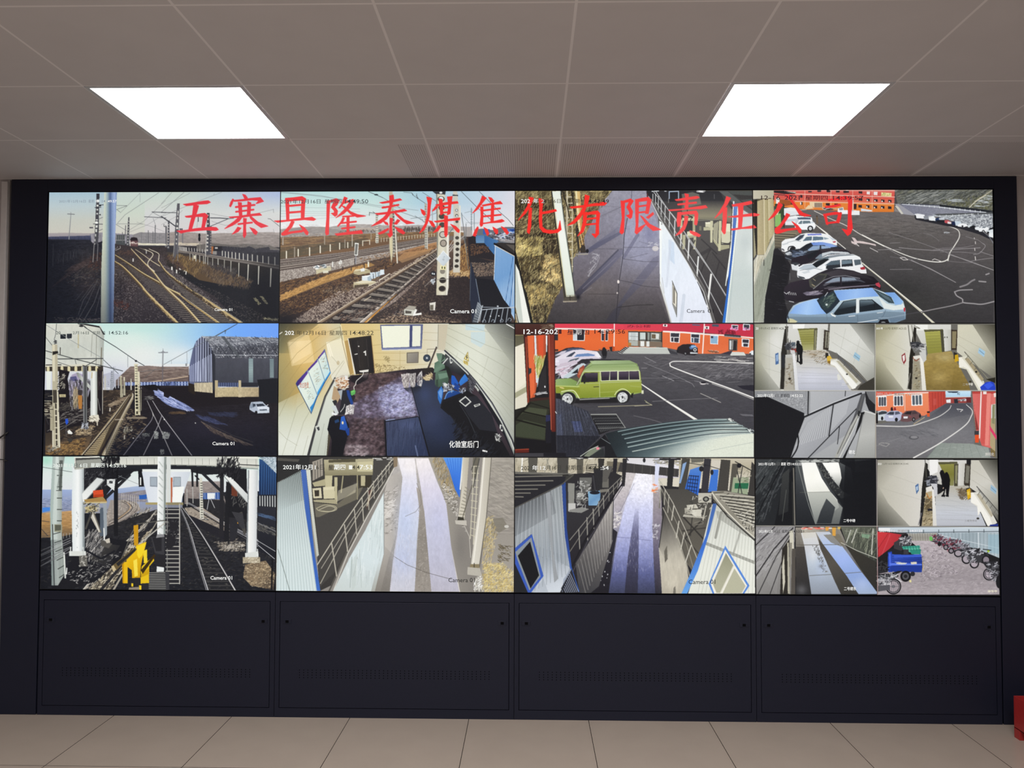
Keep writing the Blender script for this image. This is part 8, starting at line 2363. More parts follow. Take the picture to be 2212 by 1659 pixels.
DISPLAYS.append((2, 1, """
V 1106 692 4.1894
P 3c3b40 0,0 2230,0 2230,1280 0,1280
# lot
G 58565a/4a494e/424147/3e3d42 1300,240 1300,1220 370,240 2184,240 2184,1230 370,1230
B 625f63:.7 1700,420 300,100
B 333238:.6 1200,760 300,140
B 3a3a3e:.5 800,850 200,100
N .07 50,12 370,240 2184,240 2184,1000 370,1000
N .06 4,4 370,240 2184,240 2184,1000 370,1000
H 8a888c:.4/2c2b30:.4 260 80,6,20,4 1200,330 2184,330 2184,560 1300,560
H 7a787c:.6/9a989c:.5 120 50,20,30,5 1700,400 2184,380 2184,520 1750,540
# building
G df3f52/d63a4c 0,30 0,120 370,32 2184,36 2184,120 370,70
G e0612f/e46a33/df6530 0,70 0,280 370,78 1340,90 1340,240 920,276 660,270 370,280
G e0703f/dc6a3c/e27244 0,100 0,300 1350,98 2184,140 2184,300 1720,300 1660,300 1350,240
P d63a4e 1000,34 1390,36 1390,100 1000,80
P c23048 1340,30 1990,30 2180,36 2180,150 1720,110 1350,96
L f4e6e0 14 370,76 520,78 640,80 900,85
L f4ece8 14 1360,100 1540,108 1720,122
L efe0dc 12 1720,124 1880,132 2180,158
L f4eeea 9 915,34 912,275
L f4eeea 10 1730,34 1714,295
P f2efee 1356,34 1396,36 1392,58 1354,54
P f2efee 1736,52 1774,54 1772,80 1734,76
E 3a3a3e 1374,44 9,9
E 3a3a3e 1752,66 9,9
# windows
P e9eef0 542,78 652,80 648,186 542,182
P 2c2b33 548,84 575,84 575,150 548,150
P 24242c 580,82 646,84 642,180 580,178
P c9d6dc 548,120 574,122 574,178 548,178
P e9eef0 796,86 860,88 858,188 796,184
P 2a2a32 800,92 822,92 822,182 800,180
P 2a2a32 838,94 856,94 854,182 836,180
P e06030 822,88 836,88 834,190 822,188
P 2a2a32 375,80 408,82 408,182 375,180
P efeff0 1418,108 1510,112 1504,202 1418,196
P 33323c 1424,114 1502,116 1500,150 1424,148
P 33323c 1428,154 1450,154 1450,192 1428,190
P 2c2c36 1456,155 1498,156 1496,196 1456,194
P e6eaee 1606,118 1692,122 1688,206 1606,200
P 30303a 1612,124 1684,128 1682,156 1612,152
P 4a5c70 1614,158 1630,158 1630,198 1614,196
P 3a4658 1636,158 1680,160 1678,202 1636,200
P e9eef2 1782,130 1858,134 1854,216 1782,212
P 8ab0cc 1788,138 1850,142 1848,210 1788,206
P 33323c 1790,140 1810,142 1810,160 1790,160
P eceef0 2070,162 2142,168 2136,242 2070,236
P 33323c 2078,170 2136,174 2132,204 2078,200
P 33323c 2084,208 2130,210 2126,236 2084,234
P 4a6078 1620,34 1690,38 1690,48 1620,44
P 4a5060 1800,34 1862,36 1860,58 1800,54
P eceef0 1976,38 2040,42 2036,80 1974,74
P 3a3a44 1982,44 2034,48 2030,76 1982,70
P eceef0 2082,30 2146,34 2142,88 2080,82
P 3a3a44 2088,36 2140,40 2136,84 2088,78
H e08ac0/f0a8d8 12 24,30,60,7 1970,60 2030,60 2030,90 1970,90
H e08ac0/f0a8d8 8 24,30,60,7 2090,70 2140,70 2140,90 2090,90
T 6a1428 1030,42 1244,66 办公楼
H 8a1c30/6a1428 24 20,30,90,5 1862,84 1900,84 1900,120 1862,120
H 8a1c30/6a1428 24 20,30,90,5 1926,88 1966,88 1966,122 1926,122
H 8a1c30/6a1428 24 20,30,90,5 1980,92 2016,92 2016,126 1980,126
# entrance
P 5a5048 1040,96 1345,104 1345,242 1040,234
P cfd6d6 1044,104 1130,106 1130,232 1044,226
Q 9aa0a0 4 2 1 0 1072,110 1100,110 1072,226 1100,228
P 8a9090 1050,140 1130,146 1130,150 1050,144
G a9b5b0/6a6a60 1140,0 1345,0 1140,110 1345,112 1345,240 1140,236
P c9d4d0 1150,112 1196,112 1196,170 1150,168
P 3a3630 1196,110 1216,112 1216,236 1196,236
P d9dcd6 1250,116 1320,120 1318,170 1252,166
P 6a5a44 1252,124 1290,126 1288,165 1254,162
L 1f1c1c 8 1140,108 1140,235
L 1f1c1c 7 1238,110 1236,236
L 1f1c1c 7 1342,106 1340,240
L 26221f 6 1044,104 1345,108
L 2a2624 6 1140,178 1345,184
P 7a6a5a 1040,176 1345,196 1345,240 1040,230
P b9c2be:.8 1048,180 1128,184 1128,230 1048,226
P e6e9e6 1150,186 1185,188 1185,234 1150,232
P dfe3e0 1204,190 1232,190 1232,236 1204,236
P b07a3a 1040,200 1066,202 1066,230 1040,228
# steps
G b9bdb6/a9ada6 0,240 0,300 1046,238 1390,244 1420,300 985,298
Q e0e4de 5 5 1 0 1040,245 990,296 1395,250 1418,298
Q 8a8e88:.7 3 5 1 0 1036,252 985,302 1397,257 1420,303
P 26242a 1010,240 1050,240 985,298 940,292
Q c9cdc6 5 5 1 0 1020,240 950,288 1040,250 980,298
P 3a3a40 1396,256 1480,290 1490,310 1420,300
P c9cdc6 1966,282 2090,286 2110,318 1965,316
L e9ece6 4 1970,290 2095,296
L e9ece6 4 1966,305 2100,308
P 3a3540 1960,275 1990,272 1965,310 1880,300
P 5a544e 1950,165 2032,170 2030,274 1950,270
P c9ced0 1958,180 1978,180 1976,262 1958,262
P 2a2628 1982,180 2024,184 2022,270 1982,268
L e9e9e4 5 1990,180 1986,262
P 3a3a40 1912,120 2060,134 2064,150 1910,140
P 8a8e90 1910,138 2064,150 2050,158 1915,146
H c9c4bc/3a3636 30 24,0,8,5 1770,270 1850,275 1850,292 1770,288
P 8a5a40 1770,270 1850,276 1850,290 1770,286
H 2a2628/8a8680 20 20,0,8,5 778,258 890,262 890,276 778,274
P 2a2628 370,260 412,260 410,276 372,274
P 2c2426 870,240 910,234 912,280 880,278
P b5481e 896,232 918,236 918,278 896,276
# far suv
P 221c20 1478,270 1490,240 1530,216 1590,212 1640,218 1670,250 1672,300 1640,316 1560,310 1480,290
P 4a6a9a 1592,240 1630,218 1664,240 1668,262 1600,260
P 8ab0d8 1610,225 1650,225 1660,245 1610,245
E 26262c 1645,265 22,22
E d9dee2 1645,265 15,15
E 2a2a30 1645,265 8,8
E 15151a 1560,298 15,16
E 15151a 1488,280 9,12
E 8a8a8c 1558,298 7,8
P c9ced2 1600,285 1670,290 1670,300 1600,300
P dfe6ea 2140,290 2160,272 2180,270 2180,312 2140,306
E 2a2a2e 2148,302 8,8
# person in black
P 17161a 806,262 816,246 830,246 842,262 850,290 846,320 838,344 812,344 806,310 800,290
P 2a2a30 808,320 842,320 836,345 814,345
E 17161a 822,252 12,10
# lines
C eceae6 6-12 2180,390 1900,376 1500,368 1425,380 1420,400 1450,425 1700,520 1950,610 2184,700
L d9d6d2 6 2184,380 1960,382 1800,375
L c9c6c2 5 1800,570 2000,640 2184,716
L e6e4de 8-20 1160,575 1400,735 1660,900
L efeee8 5-12 1160,572 1400,730 1665,896
L a09ea2 5 1350,500 1454,544
L 8a888c 5 1190,330 1290,380
L 7a787c 5 1180,380 1450,490 1600,560
L 8a888c 4 1560,545 1620,570 1640,600
L 77757a 4 1160,520 1500,520
L a8a5a0 6 1696,658 1880,740
L 7a787c 4 1260,730 1500,715 1850,700
L b5b09a 6 1200,735 1256,762 1100,770
L a09a80 6 770,776 1250,762
L 8a8a6e 6 1190,720 1240,756
L 8a888c:.7 4 1090,858 1240,890 1370,930
L c9c6c2 7 1690,560 1765,572
L 8a888e 4 1640,545 1760,570
E 1f1e24 1722,562 22,9
E c9c4c4 1718,572 26,8
E 1f1e24 1722,560 22,8
L 9a989c 4 1160,430 1210,430
L d6d3cc 8 1950,350 2100,368
L c9c6c0 6 1820,352 1950,358
H c9c6c4/8a888a 30 50,0,6,4 1800,320 2160,330 2160,380 1850,370
P 26252e 2030,590 2184,582 2184,640 2080,620
P 77767c:.7 2050,845 2170,850 2180,866 2080,862
L 8a888c:.7 4 2050,490 2180,480
L 8a888c:.7 4 1880,450 2120,430
# row of white cars
P 2e2c34 375,300 440,270 480,250 540,242 620,246 660,262 500,290 400,300
P c9c4d2 376,320 440,280 520,262 640,262 660,270 500,300
P 4a5670 470,290 500,255 620,248 640,260 540,268
P e0dae4 378,345 440,310 540,270 650,266 760,280 790,320 700,340 560,350 400,390
P 6a88b8 552,330 580,305 680,296 740,310 735,320
P 3a4252 480,330 520,300 556,282 566,290 530,325
P eceaf0 745,290 770,292 800,335 750,340
P d6cedb 378,380 430,350 520,340 620,325 740,322 800,345 600,370 400,410
P 55606a 490,380 520,355 600,335 590,350 540,375
E e9e6f0 400,368 20,12
P cbbfcc 380,430 430,390 500,375 560,355 590,380 520,430 400,480
E dfd8e4 400,395 24,14
P 29282e 580,380 620,350 700,345 960,350 1010,358 720,370 640,400
P d9d3de 380,470 400,430 480,410 560,390 620,385 660,395 580,480 460,520 400,520
P 3a3238 490,460 520,420 600,380 620,385 560,440 510,480
L c98a9a 5 400,450 460,440
P 2a2c32 385,480 420,470 440,520 390,525
E 8a8e96 410,500 16,22
E 26262a 404,498 12,18
P c2d0d6 450,515 480,490 590,400 640,384 660,400 600,440 560,490 500,520
P 20242a 530,478 590,430 590,474
H e0dae6/8a7a8a/c9a0b0 60 30,20,20,4 390,430 560,400 520,470 400,500
# green van
P 96ab5e 630,460 660,420 720,365 1050,360 1120,390 1150,470 1160,560 1165,650 1070,670 940,690 600,700 390,660 384,560 400,540 580,580
G a3b888/8fa56c/b5c490 0,365 0,470 642,460 660,420 735,365 1050,360 1100,382 1135,415 1140,462 780,462
G b5c89a:.9/7a9060:.6 660,0 1140,0 690,365 735,362 1050,358 1120,390 720,392
L 6f8452 5 650,440 720,400 1110,392 1130,420
L d6dfb0 5 640,460 1140,455
G 8f9a48/9aa444/7a8a28 0,470 0,700 620,560 640,466 1150,460 1160,560 1165,648 1075,655 940,680 600,700 590,600
G 93ac72/86a060/7a9450 384,540 600,580 384,540 400,526 560,518 596,545 584,590 400,580
P 5a5a44 520,520 596,512 604,560 575,590 580,550
P 8a9432 390,590 600,605 610,640 600,700 560,650 520,630 430,650 390,656
L c9d480 6 384,590 600,595
P 9a4834 580,500 600,430 640,400 648,430 620,480 600,525
P c06a48 590,490 605,440 636,430 610,490
L b9c89a 8 578,580 640,462
P 221e26 612,555 625,500 650,472 768,470 766,552 660,556
P 2a2430 795,462 945,458 942,536 800,542
P 2a2430 956,460 1135,456 1142,532 952,536
L c9d2b0 8 876,458 872,540
L c9d2b0 6 1048,456 1048,535
G 6a5a70:.0/6a5a70:.7 0,530 0,460 650,474 768,470 766,520 650,520
G 6a5a70:.0/6a5a70:.6 0,530 0,460 800,464 940,460 940,510 800,512
G 6a5a70:.0/6a5a70:.6 0,530 0,460 958,462 1132,460 1138,510 958,510
L dfe6c4 6 792,460 945,455 945,540 795,545 790,462
L dfe6c4 6 952,458 1140,452 1146,536 952,540 952,458
L b9c48a 5 780,470 784,690
L b0bb80 5 610,570 1160,548
L b9c48a 4 800,560 1150,545
L a2ae58 5 790,648 930,640
L 2a2a22 6 730,598 775,596
L a9b46a 4 1060,590 1160,600
C d6dfa8 9 440,640 520,628 560,640 600,700
C d6dfa8 8 920,670 940,640 980,618 1020,625 1062,660
P d9dcc0 1162,630 1180,628 1180,660 1160,662
H d9c880 6 20,-10,10,7 430,600 455,604 455,612 430,610
L 2a2a28 5 640,480 660,510 650,570
P 22241e 636,500 660,505 656,560 640,570
# van shadow / underside
P 1c1b1e 390,655 430,655 440,700 590,705 600,715 880,705 930,690 950,740 560,745 500,720 390,700
G 1a191c:.8/1a191c:0 0,700 0,770 560,710 930,700 1060,735 900,750 600,770
L 9a9c98 8 605,712 870,700
P 1a1a1c 1070,660 1090,650 1080,700 1060,690
# wheels
E 2a2a2c 503,703 68,62
E 1a1a1c 503,703 58,54
E c9cccc 494,706 48,48
E 6a6c6e 494,706 38,38
H dfe2e2/b5b8b8/e9ecec 26 34,90,90,9 466,680 522,680 522,735 466,735
E 3a3a3c 494,706 9,9
E 2a2a2c 996,688 66,60
E 1a1a1c 996,688 56,52
E c9cccc 990,692 46,46
E 6a6c6e 990,692 36,36
H dfe2e2/b5b8b8/e9ecec 26 34,90,90,9 962,666 1018,666 1018,720 962,720
E 3a3a3c 990,692 9,9
# paving steps lower left
G 43454f/373a44/2a2c36 380,700 760,1220 380,700 430,706 540,765 680,815 790,1040 600,1230 470,1230 400,1180
P 454a5c 395,850 440,840 460,1030 400,1040
P 444d70 525,905 610,905 630,1000 560,1005
B 4e5670:.5 430,880 30,60
Q 6a6e84:.7 3 9 1 0 400,705 660,820 400,1150 790,1040
Q 1a1c26:.8 4 9 1 0 430,706 670,815 470,1220 780,1080
N .18 4,4 380,700 680,815 790,1040 600,1230 400,1230
H 6a6e80:.6/23252f:.6 900 16,75,10,2 390,710 680,830 780,1040 640,1200 410,1200
G 14151c:.6/14151c:.3 0,1030 0,1230 395,1030 790,1040 600,1230 400,1230
# grate
P 1c1c1e 704,845 930,842 1016,965 880,990 780,1030
L 9a9c98 6 704,845 932,842 1016,966
Q b2b4ae 4 3 1 0 705,848 770,970 935,848 1012,964
Q 55575a:.8 8 14 1 -.05 720,855 925,850 800,1010 1005,960
Q 15151a:.9 9 3 1 -.04 712,868 752,940 948,864 996,940
# dark van roof at the bottom
G 2f3b40/3a484d/56666a/8a9a9a/c9d2ca 1300,880 1560,1240 835,1018 1000,975 1400,915 1700,890 1940,886 2060,950 2184,1030 2184,1235 940,1235
G c9d4d0:0/dfe4d4:.9 1500,1000 1700,1240 1200,1180 1700,1090 2184,1010 2184,1235 1040,1235
G 1a2024:.8/1a2024:0 840,1020 1100,1100 835,1018 960,985 1100,1130 1000,1230 940,1235
C 86989a 8 950,1000 1200,955 1600,905 1940,900
C 232c30 8 960,1012 1200,968 1600,918 1960,908
C 7f9294 8 985,1030 1300,970 1700,925 2020,920
C 232c30 8 1000,1042 1300,985 1700,938 2040,930
C 8a9c9e 9 1010,1065 1300,1010 1700,955 2080,950
C 2a353a 8 1020,1078 1300,1024 1700,968 2090,960
C 93a5a6 9 1030,1105 1400,1035 1800,975 2120,975
C 2a363b 8 1040,1118 1400,1048 1800,990 2130,988
C 9aaaa8 10 1040,1140 1400,1070 1800,1010 2140,1000
C 34424a 7 1050,1150 1400,1084 1800,1024 2150,1012
C b5c2bc 8 1080,1180 1500,1100 1900,1040 2160,1020
N .06 4,4 835,1018 1940,886 2184,1030 2184,1235 940,1235
P 1a1c20 830,1025 870,1090 940,1230 830,1230
P 15161a 830,1025 760,1090 600,1225 700,1225 780,1140 840,1130
P 7a8270 640,1220 700,1160 760,1135 800,1150 740,1190 690,1225
P 2a2e30 700,1225 760,1180 820,1150 830,1225
L c9d0c4 6 610,1222 700,1160 770,1130
P e88a9a 752,1142 780,1140 780,1160 756,1164
L 8a9496 4 800,1060 880,1110
L d9e0da 5 1950,890 1990,900
H e9ece6/2a2e32 20 18,-20,20,6 1940,885 1990,890 1990,905 1950,900
L 9aa6a2 5 1990,905 2130,985
H d9e0dc/2a3036 30 24,-30,20,8 2130,980 2180,995 2180,1020 2140,1005
L a9b2ac:.7 4 1790,1175 2184,1100
# left hall with window frame
P 1d1d1a 24,30 380,30 390,1190 24,1190
G 8a7f58/cfc9a8/e0dcc8 0,130 0,300 24,130 110,130 130,760 24,790
P 4a4838:.8 24,140 110,136 110,200 24,300
P e9e4d2 24,240 100,210 120,560 24,640
P 8a8a6a:.7 24,650 130,590 130,640 24,700
P dcd8c6 24,700 130,640 135,770 24,800
P 3a1a18 100,130 135,130 165,760 135,760
P 8a3a28 115,150 130,150 150,740 135,740
G c05a34/b04a2c 140,0 310,0 132,140 300,130 300,300 270,420 230,520 200,690 160,700
P e06a3e 140,140 190,136 200,640 165,700
P d6522e 230,140 280,134 280,330 240,380
P d9e4ea 196,138 212,138 230,560 212,560
P c9d6dc 210,330 240,320 246,640 226,650
P e9eef0 300,136 314,136 310,280 302,290
P 2a3438 148,430 170,430 170,470 145,490
H a9b060/d0c878/7a8a40/e0d890 120 60,75,12,5 195,330 290,330 260,500 230,520
P 1a191c 240,500 300,350 330,330 340,690 210,690 225,600
P 2a282a 235,560 260,470 300,400 310,660 240,660
E e9e9ea 292,596 6,10
H e6e6e6/9a9a9c 14 40,10,15,8 220,645 300,645 290,670 220,665
P 3a2420 160,700 340,690 340,720 160,730
P 2c2e24 30,900 150,730 330,710 340,760 300,950 290,1150 30,1060
P 454a38 50,860 150,780 310,800 300,870 100,830
P 3c4232 30,940 100,890 300,940 290,1070 30,1040
L 14140f 14 30,880 160,740
L 14140f 12 100,820 330,870
L 14140f 14 30,890 300,960
L 1a1a15 10 160,740 330,790
P 131317 30,1050 300,1080 380,900 390,1190 30,1190
P 1a1a22 300,900 345,830 345,1100 300,1100
P 2a2e58:.8 300,850 340,850 340,900 300,910
G 6e2a1e/8a3a2a/5a1f18 0,30 0,1000 310,30 372,30 384,700 384,1000 350,1000 330,700
L a8543e 8 326,60 348,980
L 3a120e 8 376,60 388,1190
P 3a1512 24,34 370,34 370,130 24,130
G 4a2a24/3a1c18 0,34 0,130 24,34 370,34 370,125 24,130
H 8a7a68/5a4638 30 30,0,30,8 265,35 360,36 360,80 265,80
P 14141a 345,1000 390,1000 395,1190 350,1190
P 5a2018 24,1155 150,1148 150,1185 24,1188
P 8a3a28 24,1155 150,1150 150,1160 24,1165
P 1a1a20 280,1185 480,1190 480,1225 280,1222
L d6dadc 7 386,820 396,835
T f6f6f4 100,80 368,124 12-16-20
T e6e2e0 372,80 408,124 2
T 4a1a1a 414,80 440,122 1
T 3a2228 490,80 560,132 星
T e6dedc:.8 566,80 620,132 期
T 3a2228 622,84 688,132 四
T 3c1a18 736,80 800,120 14
T e9dedc 806,84 834,118 :
T 3c1a18 840,80 918,120 29
T 4a1a18 930,80 1012,120 :56
""", 'wall display showing a green off-road van before an orange building'))
